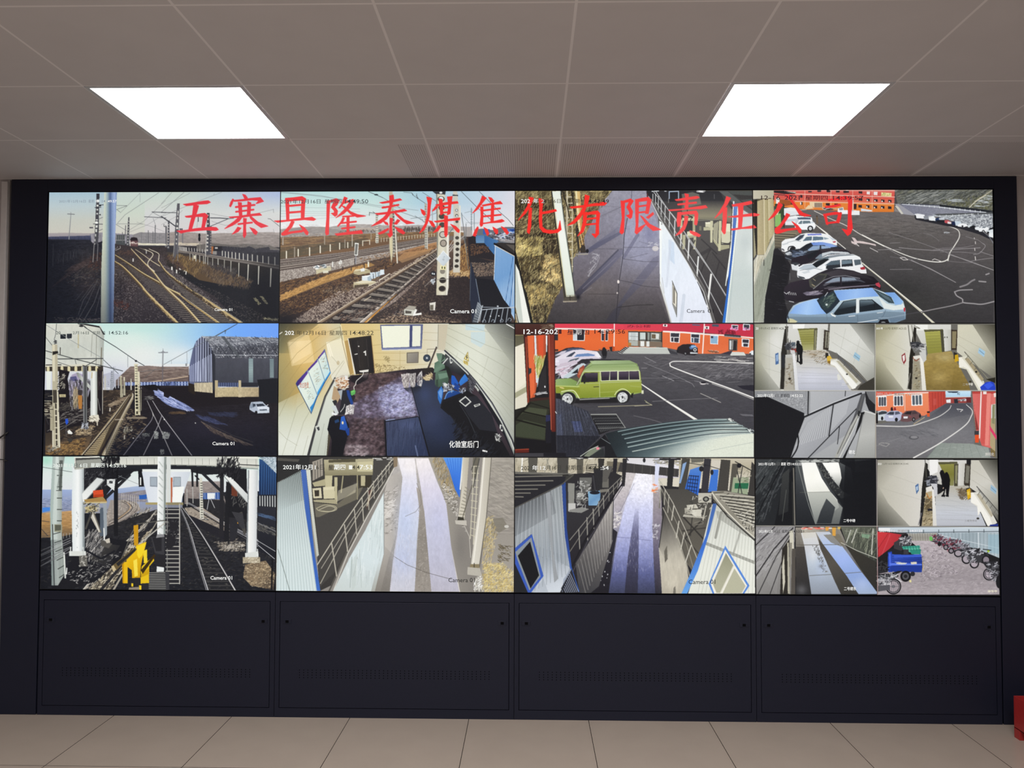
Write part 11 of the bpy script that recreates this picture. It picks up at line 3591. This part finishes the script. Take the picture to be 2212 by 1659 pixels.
DISPLAYS.append((3, 2, """
V 1626 986 2.3519
P 1e1e20 0,0 1280,0 1280,730 0,730
# ---- feed 1 dark weighbridge
G 26292c/1d2023/17191d 16,0 620,0 14,14 626,14 626,350 14,350
G 3a3e40/2a2e30 14,20 180,300 14,14 150,14 60,160 14,200
H 4a4e50/2a2d30/55585a 200 22,60,12,3 14,60 120,14 160,120 60,330 14,330
L 55595b 4 90,14 14,110
L 4a4d50 4 175,20 100,190 60,310
L 15171a 6 60,100 14,170
L 15171a 6 155,30 20,300
P 17191c 150,130 205,60 205,350 110,350 130,250
G 3a3c3c/26282a 140,80 190,300 150,90 185,60 180,280 130,300
L 6a6c66 2 170,170 150,330
L 8a857a 5 206,60 214,348
L 3a3a36 3 200,130 206,348
G 55595a/33363a/202327 0,14 0,350 215,20 350,20 400,160 460,260 450,350 222,350
G f6f6f2/fcfcf6/e9e9e0/9a9d9a/55595c 0,30 0,345 246,30 318,30 350,110 395,180 430,220 440,260 330,345 320,345 285,220 262,120
B f8f8f0:.9 300,100 34,70
B e9eae2:.6 330,170 50,30
G b9bcb4:.9/8a8e8a:.6 0,180 0,345 280,184 395,180 430,230 458,262 440,345 320,345 290,240
G 3a3e42:.9/2a2e32 330,220 320,345 375,215 345,280 325,342 400,342 420,260
G fdfdf8/f4f4ee/b9bbb6/4a4d50 0,30 0,180 352,32 436,30 446,70 452,110 440,150 450,180 400,120
B fcfcf8:.8 405,60 30,30
G 3a3c3c/2a2c2e 0,20 0,200 316,25 350,28 400,110 460,180 500,200 450,215 400,170 350,80
H 6a6c68/22242a 90 8,40,60,3 318,30 350,30 460,190 440,200 360,100
G 8a8e8e:.6/16181c:0 0,20 0,180 440,30 500,60 520,180 460,180
P e2e4de:.7 222,18 440,14 440,28 250,30
H 9a9c96/2a2c2e 40 16,0,10,3 216,14 440,14 440,30 216,32
L 6a6c66:.8 2 240,184 395,180
P 3a3d3f:.5 520,14 600,14 600,80 520,80
G 14161a:.7/14161a:.95 460,0 620,0 470,30 626,14 626,350 470,350 460,270
L 8a8e8a 3 222,20 262,170 285,250 320,345
# ---- feed 2 washroom with two persons
G b9b6a8/c9c6bb/d6d3cc 640,0 860,0 634,18 880,18 862,160 850,356 634,356
G 3a3a33:.95/3a3a33:0 634,356 740,230 634,140 690,240 800,356 634,356
G 8a877a:.8/8a877a:0 634,18 720,100 634,18 780,18 680,150 634,220
L a9a69a:.5 2 660,80 860,150
L a9a69a:.5 2 650,160 850,220
P 4a6a9a 828,150 844,138 846,175 834,194
P b5cade 832,158 841,150 842,170 835,178
G d6d4d0/c2c0b8 0,16 0,160 862,18 1090,20 1080,150 1020,160 940,140
P f0efec 900,18 945,18 942,80 902,100
G 8f8d4a/7a7838/8a885a 0,35 0,150 948,36 1030,34 1024,150 1000,150
P 55533a 944,30 1042,28 1044,38 948,42
P 4a4636 1026,40 1048,38 1044,160 1026,152
P 8a8868 1032,48 1044,46 1040,140 1032,138
G d9d7d2/c6c4bc 1046,0 1082,0 1048,38 1080,36 1074,148 1048,150
P 3a342c 1082,36 1112,48 1106,150 1076,146
P 77756a 1088,46 1106,52 1100,138 1082,136
G c9c6ba/cfcdc4/a9a79c/55544e 1112,60 1250,340 1112,20 1250,18 1250,330 1150,190 1106,160
G 33332c:.9/33332c:0 1250,30 1160,120 1150,18 1250,18 1250,180
P 9ab8cc 1214,145 1244,168 1240,195 1210,172
L 6a8aa4 3 1216,160 1240,182
L a9a69a:.6 2 1120,70 1250,150
L a9a69a:.6 2 1116,120 1250,210
G b5b0a2/c2c2c0/c6cad2/b9bcc4 0,150 0,356 1000,155 1100,150 1120,200 1170,310 1190,356 935,356 930,200 955,190
H 55483a/7a6a54/8a7a62 120 14,20,50,4 1040,168 1120,170 1110,220 1060,220
B 6a5c48:.7 1075,190 26,20
Q a9abae:.7 1.5 6 1 0 940,200 935,350 1120,210 1180,350
Q a9abae:.7 1.5 5 1 0 975,175 950,356 1070,220 1150,356
P 232220 862,160 878,30 892,40 888,150 878,230 864,230
L 55534c 4 878,20 886,120
G cfcbbd/8a8066/a99c80 0,160 0,356 884,170 918,165 920,356 860,356
P 6a5e48 880,215 914,215 918,270 876,272
P b5a684 882,180 914,180 914,215 880,216
H 55482f/cbb890 50 12,20,60,3 880,200 914,200 918,350 866,350
G eceae4/d9d7d0 0,160 0,356 914,170 926,168 938,356 918,356
P e2dfd8 882,160 914,150 916,175 884,185
C b5702f 4 886,190 900,215 912,205
P 26242a 890,268 914,266 916,278 892,280
P 3a3c44 900,100 936,98 942,112 940,140 904,140
P c9c9cc 904,140 940,140 942,200 926,205 920,160
P 8a8f98 884,120 904,118 904,150 886,150
H 26262c/8a8a92 30 16,0,30,4 884,105 940,105 940,140 884,140
L 77757a 4 860,290 845,350
P 151518 952,84 960,72 972,76 978,88 986,110 984,150 976,176 966,180 962,120
P 121215 974,100 982,84 992,82 1000,96 1006,120 1004,150 998,204 986,204 984,160 976,200 962,206 974,180 970,140 976,120
E 121215 987,90 8,9
E 17171a 964,78 9,8
P 151518 964,196 982,198 980,208 960,206
P 151518 984,198 1000,202 998,208 984,206
L c9b09a 4 972,160 970,165
P 2a2824 1086,165 1104,160 1106,178 1088,184
P d6a820 1090,172 1108,164 1112,210 1096,222
P e9c850 1092,182 1104,178 1106,196 1094,200
P dcdad0 1112,186 1150,182 1210,270 1246,340 1220,358 1196,356 1150,262 1112,236
P f2f0e8 1112,186 1124,186 1206,310 1222,350 1200,358 1162,280 1148,306 1144,250 1112,236
P b5ad98 1140,195 1158,192 1226,300 1216,312
E 33302a 1148,318 7,5
L 4a4a48 4 1142,155 1250,280
L 8a8a86 4 1150,170 1250,295
Q 6a6a64 3 4 1 0 1160,178 1240,275 1148,196 1230,290
P 2a3a8a 1210,350 1250,345 1250,358 1206,358
# ---- feed 3
G 8f8d90/9a9896/7a7876 16,360 200,700 16,358 215,358 205,702 16,702
Q a9a8aa:.5 2 16 1 0 16,370 150,360 16,560 120,700
H b0aeb0/7a787a 200 26,45,10,3 16,370 190,362 150,500 16,640
L 2a292b 5 112,358 16,452
L 2a292b 6 205,365 110,470 16,610
L 3a393a 5 190,400 120,510 30,700
L 2a292b 4 186,430 140,560 90,700
P 2f2c28 150,470 188,420 186,702 140,702
P cfcbba 186,380 206,376 210,470 190,480
P 8a867a 190,440 200,440 196,560 188,600
P c9c5b4 150,560 160,500 166,640 156,700
P b5b1a0 176,440 184,440 190,700 180,700
P 55504a 200,470 218,470 218,702 196,702
G 8a857c/6a665f/4a4744 0,360 0,702 218,362 440,362 480,450 620,620 634,702 222,702
N .1 16,16 218,362 440,362 480,450 634,660 634,702 222,702
G d9d9d6/c9ccd2/b9c4d2/a4aebd/8f96a2 0,390 0,702 246,390 320,386 340,450 385,560 420,640 450,702 300,702 285,600 264,460
B e2e6ea:.6 310,500 30,50
B b5c4e0:.6 350,560 30,60
G cfd0d0/b2c4e6/9ab2e8/8ea6d8/a2b2cc 0,360 0,702 320,384 390,384 450,450 540,570 634,690 634,702 540,702 480,610 420,530 360,450
B a6bcf2:.6 460,520 50,50
B b9c9ee:.5 560,650 40,40
G d0c9b9:.7/d0c9b9:0 250,380 300,450 246,365 420,365 430,400 260,420
L 5a554c:.9 3 225,452 440,450
L 6a6a66:.9 3 290,608 400,602 560,590
H 5a5a58/4a4a4a/8a8a8a 70 7,60,60,3 305,455 330,455 385,590 360,590
B 6a6a6c:.7 350,560 14,10
G 4a463f/55514a/3a3834 350,400 470,700 335,420 360,450 420,530 480,610 540,702 450,702 400,590 345,470
P 77705f:.7 360,400 440,395 470,450 450,460 400,440
H e06a5a/f0ece6 30 16,0,5,5 250,364 400,362 400,370 250,372
P e0a04a 370,360 388,360 386,378 372,380
P d9a24a 405,362 424,362 422,406 406,404
P cfb060 432,360 448,360 446,372 434,372
G 6a6c60/55584e/3a3d38 440,360 630,520 448,360 632,360 632,640 560,540 480,450
H 8a8e7c/3a3e38/6a7060 160 30,70,20,3 470,370 630,380 630,520 520,460
P 8ab090:.7 555,395 600,400 590,420 556,412
L d6d6cc 4 500,376 478,440
L d6d6cc 4 530,372 505,440
L d6d6cc 4 614,370 606,500
L c9c9be 3 450,440 530,480 632,520
L 8a8e80 3 470,380 630,400
G 3a3832/2f2e2c 480,460 632,660 470,450 632,540 632,690 560,590
G 4a4642/2a2a2c 230,460 300,700 220,460 264,460 300,702 222,702
B 77777a:.6 250,680 30,30
# ---- feed 4 motorbike shed
G b9afb4/a9a0a4/9a9296/aba2a6 0,430 0,706 800,430 900,430 960,450 1200,560 1255,640 1258,706 640,706 640,600 860,480
N .08 16,8 800,430 900,430 1200,560 1258,706 640,706
H c9c0c5:.7/8e868a:.7/9a9296:.6 420 14,10,40,2 840,440 920,440 1100,560 1250,700 800,700
H 6a6068/d9ced6 160 10,20,60,2 860,470 960,470 1050,600 860,640
G c9d4dc/b2bec6/a4b0b8 0,365 0,440 640,362 1256,362 1256,400 960,392 800,395 640,400
Q 5a6468 4 8 1 0 640,378 1256,374 640,392 1256,390
L 3a4248 3 640,392 1256,384
G a9a69e/98958c/b0ada4 0,392 0,440 790,394 940,392 940,432 800,432
Q 77746c 2 10 1 0 800,394 930,394 806,430 930,430
G aebcc4/9aa8b0/b9c6cc 940,390 1256,500 938,392 1256,390 1258,520 1160,480 1000,430
Q 7a888e:.9 2 16 1 0 960,392 1250,392 962,420 1250,515
L dfe6ea 2 940,400 1256,470
L c9d2d8 2 1060,392 1060,430
L e9eef2 3 1150,390 1152,470
P 8ab0c0:.5 1200,400 1256,400 1256,500 1200,490
P 3a3436 636,380 790,392 740,410 636,400
G cf3a40/b8343c/a42e36 636,400 760,500 636,384 700,390 760,400 740,430 700,470 640,516
L d9606a:.7 3 700,400 660,500
L 8a2028:.7 3 690,395 640,470
P f0eeee:.8 640,366 700,366 700,380 640,380
# green bits
P 3a3a3e 720,440 770,410 808,412 810,450 780,470 720,500
P 22242a 690,480 720,470 780,490 770,510 700,520
H 2a2a2e/8a8a8e/e2e2e6 90 12,30,60,3 750,410 810,410 810,450 750,450
P 3a9a86 760,460 850,455 856,468 800,475 770,480
P 55b49a 770,470 850,466 854,484 800,490
P 2f8a78 800,478 858,474 856,500 810,500
P 6aba5a 900,412 916,408 918,430 902,430
Q 1f5a50 2 5 1 0 775,460 845,458 780,480 850,480
# blue trike
G 3a5ac8/2a48b4/203a94 690,500 860,590 690,510 710,500 860,505 868,560 860,590 690,585
P 2a48b0 690,490 710,485 712,590 692,590
P 4a6ade 694,496 704,494 706,560 696,560
Q 1a2c6a 3 5 1 0 712,510 712,560 860,508 866,555
P 5a7ae6 700,545 862,548 862,556 700,556
P 203a94 700,560 866,558 862,592 700,588
H d9d9d0/c9c9c2 14 26,0,10,3 735,540 780,546 780,552 735,550
P d9d2c0 806,540 836,538 836,550 808,552
P 3a5ac8 720,505 860,500 862,514 720,520
P 3a3a40 770,475 796,475 796,500 770,500
L c9a84a 3 866,540 868,580
E 17171a 780,612 27,28
E 55555a 780,612 17,18
E 26262a 780,612 9,9
E 2a2a2e 816,600 12,12
P 2a2a2e 640,560 690,540 690,590 640,600
H 17171a/3a3a3e 80 16,30,60,5 636,540 690,540 690,580 636,580
# motorbike near left
P 1f1f23 640,600 700,598 740,585 765,585 730,605 690,625 640,620
L 8a8a8e 5 640,640 740,610
L 2a2a2e 8 690,640 740,610
L d9d9dc 4 700,600 760,640
E 1a1a1d 718,664 40,40
E 9a939a 718,664 34,34
E 3a383c 718,664 31,31
E b0a4aa 718,664 27,27
Q 55555a 2 4 1 0 700,640 736,640 700,690 736,690
L 55555a 2 690,664 746,664
E 6a6a70 718,664 8,8
H c9c9cc/3a3a3e/8a8a90 120 18,30,60,4 640,610 740,600 700,660 640,680
P 55555a 640,660 700,655 700,680 640,690
P e2d9a0 798,632 810,630 810,644 800,642
# row of bikes right
H 2a2a30/6a5a68/c9c9d2/8a2a3a/3a3a42 260 14,30,60,3 915,405 960,405 1010,440 1000,480 930,440
H 2a2a30/6a4a5a/c9c9d2/4a4a52/a03a4a 260 16,30,60,3 980,420 1060,430 1080,490 1000,485
H 26262a/55555c/c9c9d2/8a8a94 260 18,30,60,3 1040,440 1100,450 1130,530 1040,510
E 1d1d20 1012,483 15,15
E 8a828a 1012,483 9,9
E 1d1d20 1048,495 22,20
E a49aa2 1048,495 16,14
E 1d1d20 985,465 13,14
E 8a828a 985,465 8,9
E 1d1d20 952,448 10,11
E 1d1d20 1090,525 25,25
E a9a0a8 1090,525 18,18
L 2a2a2e 9 1060,480 1160,500
L c9c9ce 3 1060,490 1150,470
E 1d1d20 1130,548 24,25
E b0a6ae 1130,548 17,18
P 2a2a30 1090,490 1150,480 1160,500 1110,510
H 26262a/c9c9d0/55555a 120 18,30,60,4 1080,480 1170,480 1170,540 1110,540
L 17171a 5 1140,500 1155,470
L 17171a 4 1130,470 1160,475
P 3a3a3e 1130,510 1200,500 1215,530 1150,545
E 1d1d20 1190,530 22,24
E 8a828a 1190,530 15,17
L 2a2a2e 5 1180,510 1208,480
P a9c83a 1196,478 1208,480 1206,490 1196,490
L 17171a 4 1175,475 1215,480
E 1d1d20 1205,602 30,32
E b0a6ae 1205,602 24,26
E 4a464a 1205,602 21,23
E b5abb3 1205,602 17,19
L 55555a 2 1184,602 1226,602
L 55555a 2 1205,582 1205,624
P 2a2a2e 1170,540 1250,535 1258,580 1200,580
H 26262a/c9c9d0/55555a 120 18,30,60,4 1180,545 1256,545 1256,640 1230,640
E 1d1d20 1256,640 16,34
L 8a8a90 4 1190,570 1250,600
# dividers
L bdb4b0 3 630,16 634,356
L c4c0b6 3 16,354 634,357 1254,362
L d6b4b0 3 634,358 638,706
T f4f4f2 26,30 110,46 2021年12月1
T 8a8a88:.8 112,30 136,46 6日
T f0f0ee 142,30 166,46 星期
T f4f4f2 174,30 190,46 四
T f4f4f2 196,32 246,44 14:52:22
T f6f6f4 462,320 522,336 二号中磅
T f2f2ee 636,33 656,43 2021
T 6a6a60 660,33 710,43 12月16日
T 6a6a60 714,33 746,43 星期四
T 6a6a60 750,33 792,43 14:33:41
T efefec 30,374 100,390 2021年12月
T 4a4a48 102,374 136,390 16日
T 3a3a3c 148,374 192,390 星期四
T 2a2a2c 200,376 262,388 14:52:23
T f6f6f4 466,666 528,684 二号磅东
T f4f0f2 646,374 722,386 2021-12-16
T efebee:.7 738,374 790,386 星期四
T f4f0f2 804,374 864,386 14:31:23
T a9a8aa:.8 1080,324 1142,336 三楼洗手间
T efead0 1198,682 1246,696 停车中
""", 'wall display split in four, with a dark ramp above and parked motorbikes below'))

# ---------------------------------------------------------------- displays
PX = [[(107.0, 414.2), (607, 413.7), (1112.4, 414.3), (1624.3, 410.3), (2144, 408)],
      [(100, 697), (603.8, 697.5), (1111.5, 698.4), (1625.9, 697.7), (2150.2, 697.5)],
      [(91.8, 983.8), (599, 984.6), (1110.6, 984.6), (1629.2, 989), (2157, 992)],
      [(85, 1273.4), (594.1, 1277.2), (1109.7, 1279.1), (1633.2, 1285.1), (2163, 1289.7)]]
def homography(q):                               # unit square (u right, v down) -> picture coordinates
    a, r = [], []
    for (u, v), (x, y) in zip(((0, 0), (1, 0), (1, 1), (0, 1)), q):
        a += [[u, v, 1, 0, 0, 0, -u*x, -v*x], [0, 0, 0, u, v, 1, -u*y, -v*y]]; r += [x, y]
    return np.append(np.linalg.solve(np.array(a, float), np.array(r, float)), 1).reshape(3, 3)
def hmap(H, p):
    q = np.c_[p, np.ones(len(p))] @ H.T; return q[:, :2]/q[:, 2:]
TXT = {}
def text_tris(s, bold):
    if (s, bold) in TXT: return TXT[s, bold]
    cu = bpy.data.curves.new('writing', 'FONT'); cu.body = s; cu.size = 1; cu.resolution_u = 2; cu.offset = .012 if bold else .004
    o = bpy.data.objects.new('writing', cu); C.objects.link(o)
    me = o.evaluated_get(bpy.context.evaluated_depsgraph_get()).to_mesh(); me.calc_loop_triangles()
    v = np.array([q.co[:2] for q in me.vertices], float).reshape(-1, 2); f = [tuple(q.vertices) for q in me.loop_triangles]
    C.objects.unlink(o); bpy.data.objects.remove(o); bpy.data.curves.remove(cu)
    if len(v):
        v[:, 0] = (v[:, 0]-v[:, 0].min())/max(np.ptp(v[:, 0]), 1e-6)
        lo, hi = (-.11, .83) if any(ord(c) > 999 for c in s) else (0, .73)
        v[:, 1] = (v[:, 1]-lo)/(hi-lo)
    TXT[s, bold] = v, f
    return v, f
mt = bpy.data.materials.new('screen_picture'); mt.use_nodes = True; nt = mt.node_tree; bs = nt.nodes['Principled BSDF']
at = nt.nodes.new('ShaderNodeAttribute'); at.attribute_name = 'picture'
bs.inputs['Base Color'].default_value = (.004, .004, .005, 1); bs.inputs['Roughness'].default_value = .4
bs.inputs['Specular IOR Level'].default_value = .15
nt.links.new(at.outputs['Color'], bs.inputs['Emission Color']); bs.inputs['Emission Strength'].default_value = .95
sv = nt.nodes.new('ShaderNodeMix'); sv.data_type = 'RGBA'; sv.inputs['Factor'].default_value = .1   # a little of the picture in the base colour, to guide the denoiser
sv.inputs['A'].default_value = (.003, .003, .004, 1); nt.links.new(at.outputs['Color'], sv.inputs['B']); nt.links.new(sv.outputs['Result'], bs.inputs['Base Color'])
mt.cycles.emission_sampling = 'NONE'
NX, NY = 560, 316
BZ = .0021                                       # half of the dark gap between two pictures
def display(i, j, src, label):
    q = [PX[j][i], PX[j][i+1], PX[j+1][i+1], PX[j+1][i]]
    xs, ys = [p[0] for p in q], [p[1] for p in q]
    cv = Canvas(min(xs)-4, min(ys)-4, max(xs)+5, max(ys)+5, '1c1d22'); cv.run(src)
    if j == 0: cv.run(RED)
    a = cv.a
    a = (a[:-1:, :-1]+a[1:, :-1]+a[:-1, 1:]+a[1:, 1:])/4
    g = cv.rng.normal(0, .010, a.shape[:2]).astype(np.float32); a = np.clip(a+g[..., None], 0, 1)
    Hm = homography(q)
    u, v = np.meshgrid(np.linspace(0, 1, NX), np.linspace(0, 1, NY))
    uv = np.c_[u.ravel(), v.ravel()]
    eu, ev = BZ/CW, BZ/CH
    p = hmap(Hm, np.c_[eu+uv[:, 0]*(1-2*eu), ev+uv[:, 1]*(1-2*ev)])
    fx = np.clip((p[:, 0]-cv.x0)*S-1, 0, a.shape[1]-1.01); fy = np.clip((p[:, 1]-cv.y0)*S-1, 0, a.shape[0]-1.01)
    x_, y_ = fx.astype(int), fy.astype(int); dx, dy = (fx-x_)[:, None], (fy-y_)[:, None]
    col = (a[y_, x_]*(1-dx)+a[y_, x_+1]*dx)*(1-dy)+(a[y_+1, x_]*(1-dx)+a[y_+1, x_+1]*dx)*dy
    sw, sh = CW-2*BZ, CH-2*BZ
    co = np.c_[(uv[:, 0]-.5)*sw, np.zeros(len(uv)), (1-uv[:, 1])*sh+BZ]
    k = np.arange(NX*NY).reshape(NY, NX)
    f = np.stack([k[:-1, :-1], k[1:, :-1], k[1:, 1:], k[:-1, 1:]], -1).reshape(-1, 4)
    # writing shown in the picture
    Hi = np.linalg.inv(Hm); tv, tf, tc = [], [], []; n = len(co)
    for c, (p0, p1), s in cv.texts:
        cc, al = hexc(c); bold = cc.mean() > .7
        vv, ff = text_tris(s, bold)
        if not len(vv): continue
        px = np.c_[p0[0]+vv[:, 0]*(p1[0]-p0[0]), p1[1]-vv[:, 1]*(p1[1]-p0[1])]
        uu = hmap(Hi, px)
        tv.append(np.c_[(np.clip(uu[:, 0], eu, 1-eu)-.5)*CW, np.full(len(uu), -.0004), (1-np.clip(uu[:, 1], ev, 1-ev))*CH])
        tf += [(n+x, n+y, n+z) for x, y, z in ff]; tc.append(np.repeat(cc[None]*al, len(uu), 0)); n += len(uu)
    if tv: co = np.r_[co, np.concatenate(tv)]; col = np.r_[col, np.concatenate(tc)]
    nq, ntri = len(f), len(tf)
    me = bpy.data.meshes.new('screen'); me.vertices.add(len(co)); me.vertices.foreach_set('co', co.astype(np.float32).ravel())
    loops = np.r_[f.ravel(), np.array(tf, int).ravel()].astype(np.int32)
    me.loops.add(len(loops)); me.loops.foreach_set('vertex_index', loops)
    me.polygons.add(nq+ntri); me.polygons.foreach_set('loop_start', np.r_[np.arange(nq)*4, nq*4+np.arange(ntri)*3].astype(np.int32))
    me.update(calc_edges=True); me.validate()
    ca = me.color_attributes.new('picture', 'BYTE_COLOR', 'POINT')
    ca.data.foreach_set('color_srgb', np.c_[np.clip(col, 0, 1), np.ones(len(col))].astype(np.float32).ravel())
    me.materials.append(mt)
    t = thing('wall_display', ((i-1.5)*CW, 0, GC+(.5-j)*CH+.0), label, 'display', 'displays of the video wall')
    o = bpy.data.objects.new('screen', me); C.objects.link(o); o.parent = t
    hw = CW/2-.0006
    b = MB(); z0, z1 = .0006, CH-.0006
    b.box(-hw, -sw/2, -.0012, .01, z0, z1); b.box(sw/2, hw, -.0012, .01, z0, z1)
    b.box(-sw/2, sw/2, -.0012, .01, z0, BZ); b.box(-sw/2, sw/2, -.0012, .01, CH-BZ, z1)
    b.build('bezel', M['black'], t)
    b = MB(); b.box(-hw, hw, .011, .09, z0, z1); b.build('housing', M['black'], t)
for i, j, src, label in DISPLAYS: display(i, j, src, label)
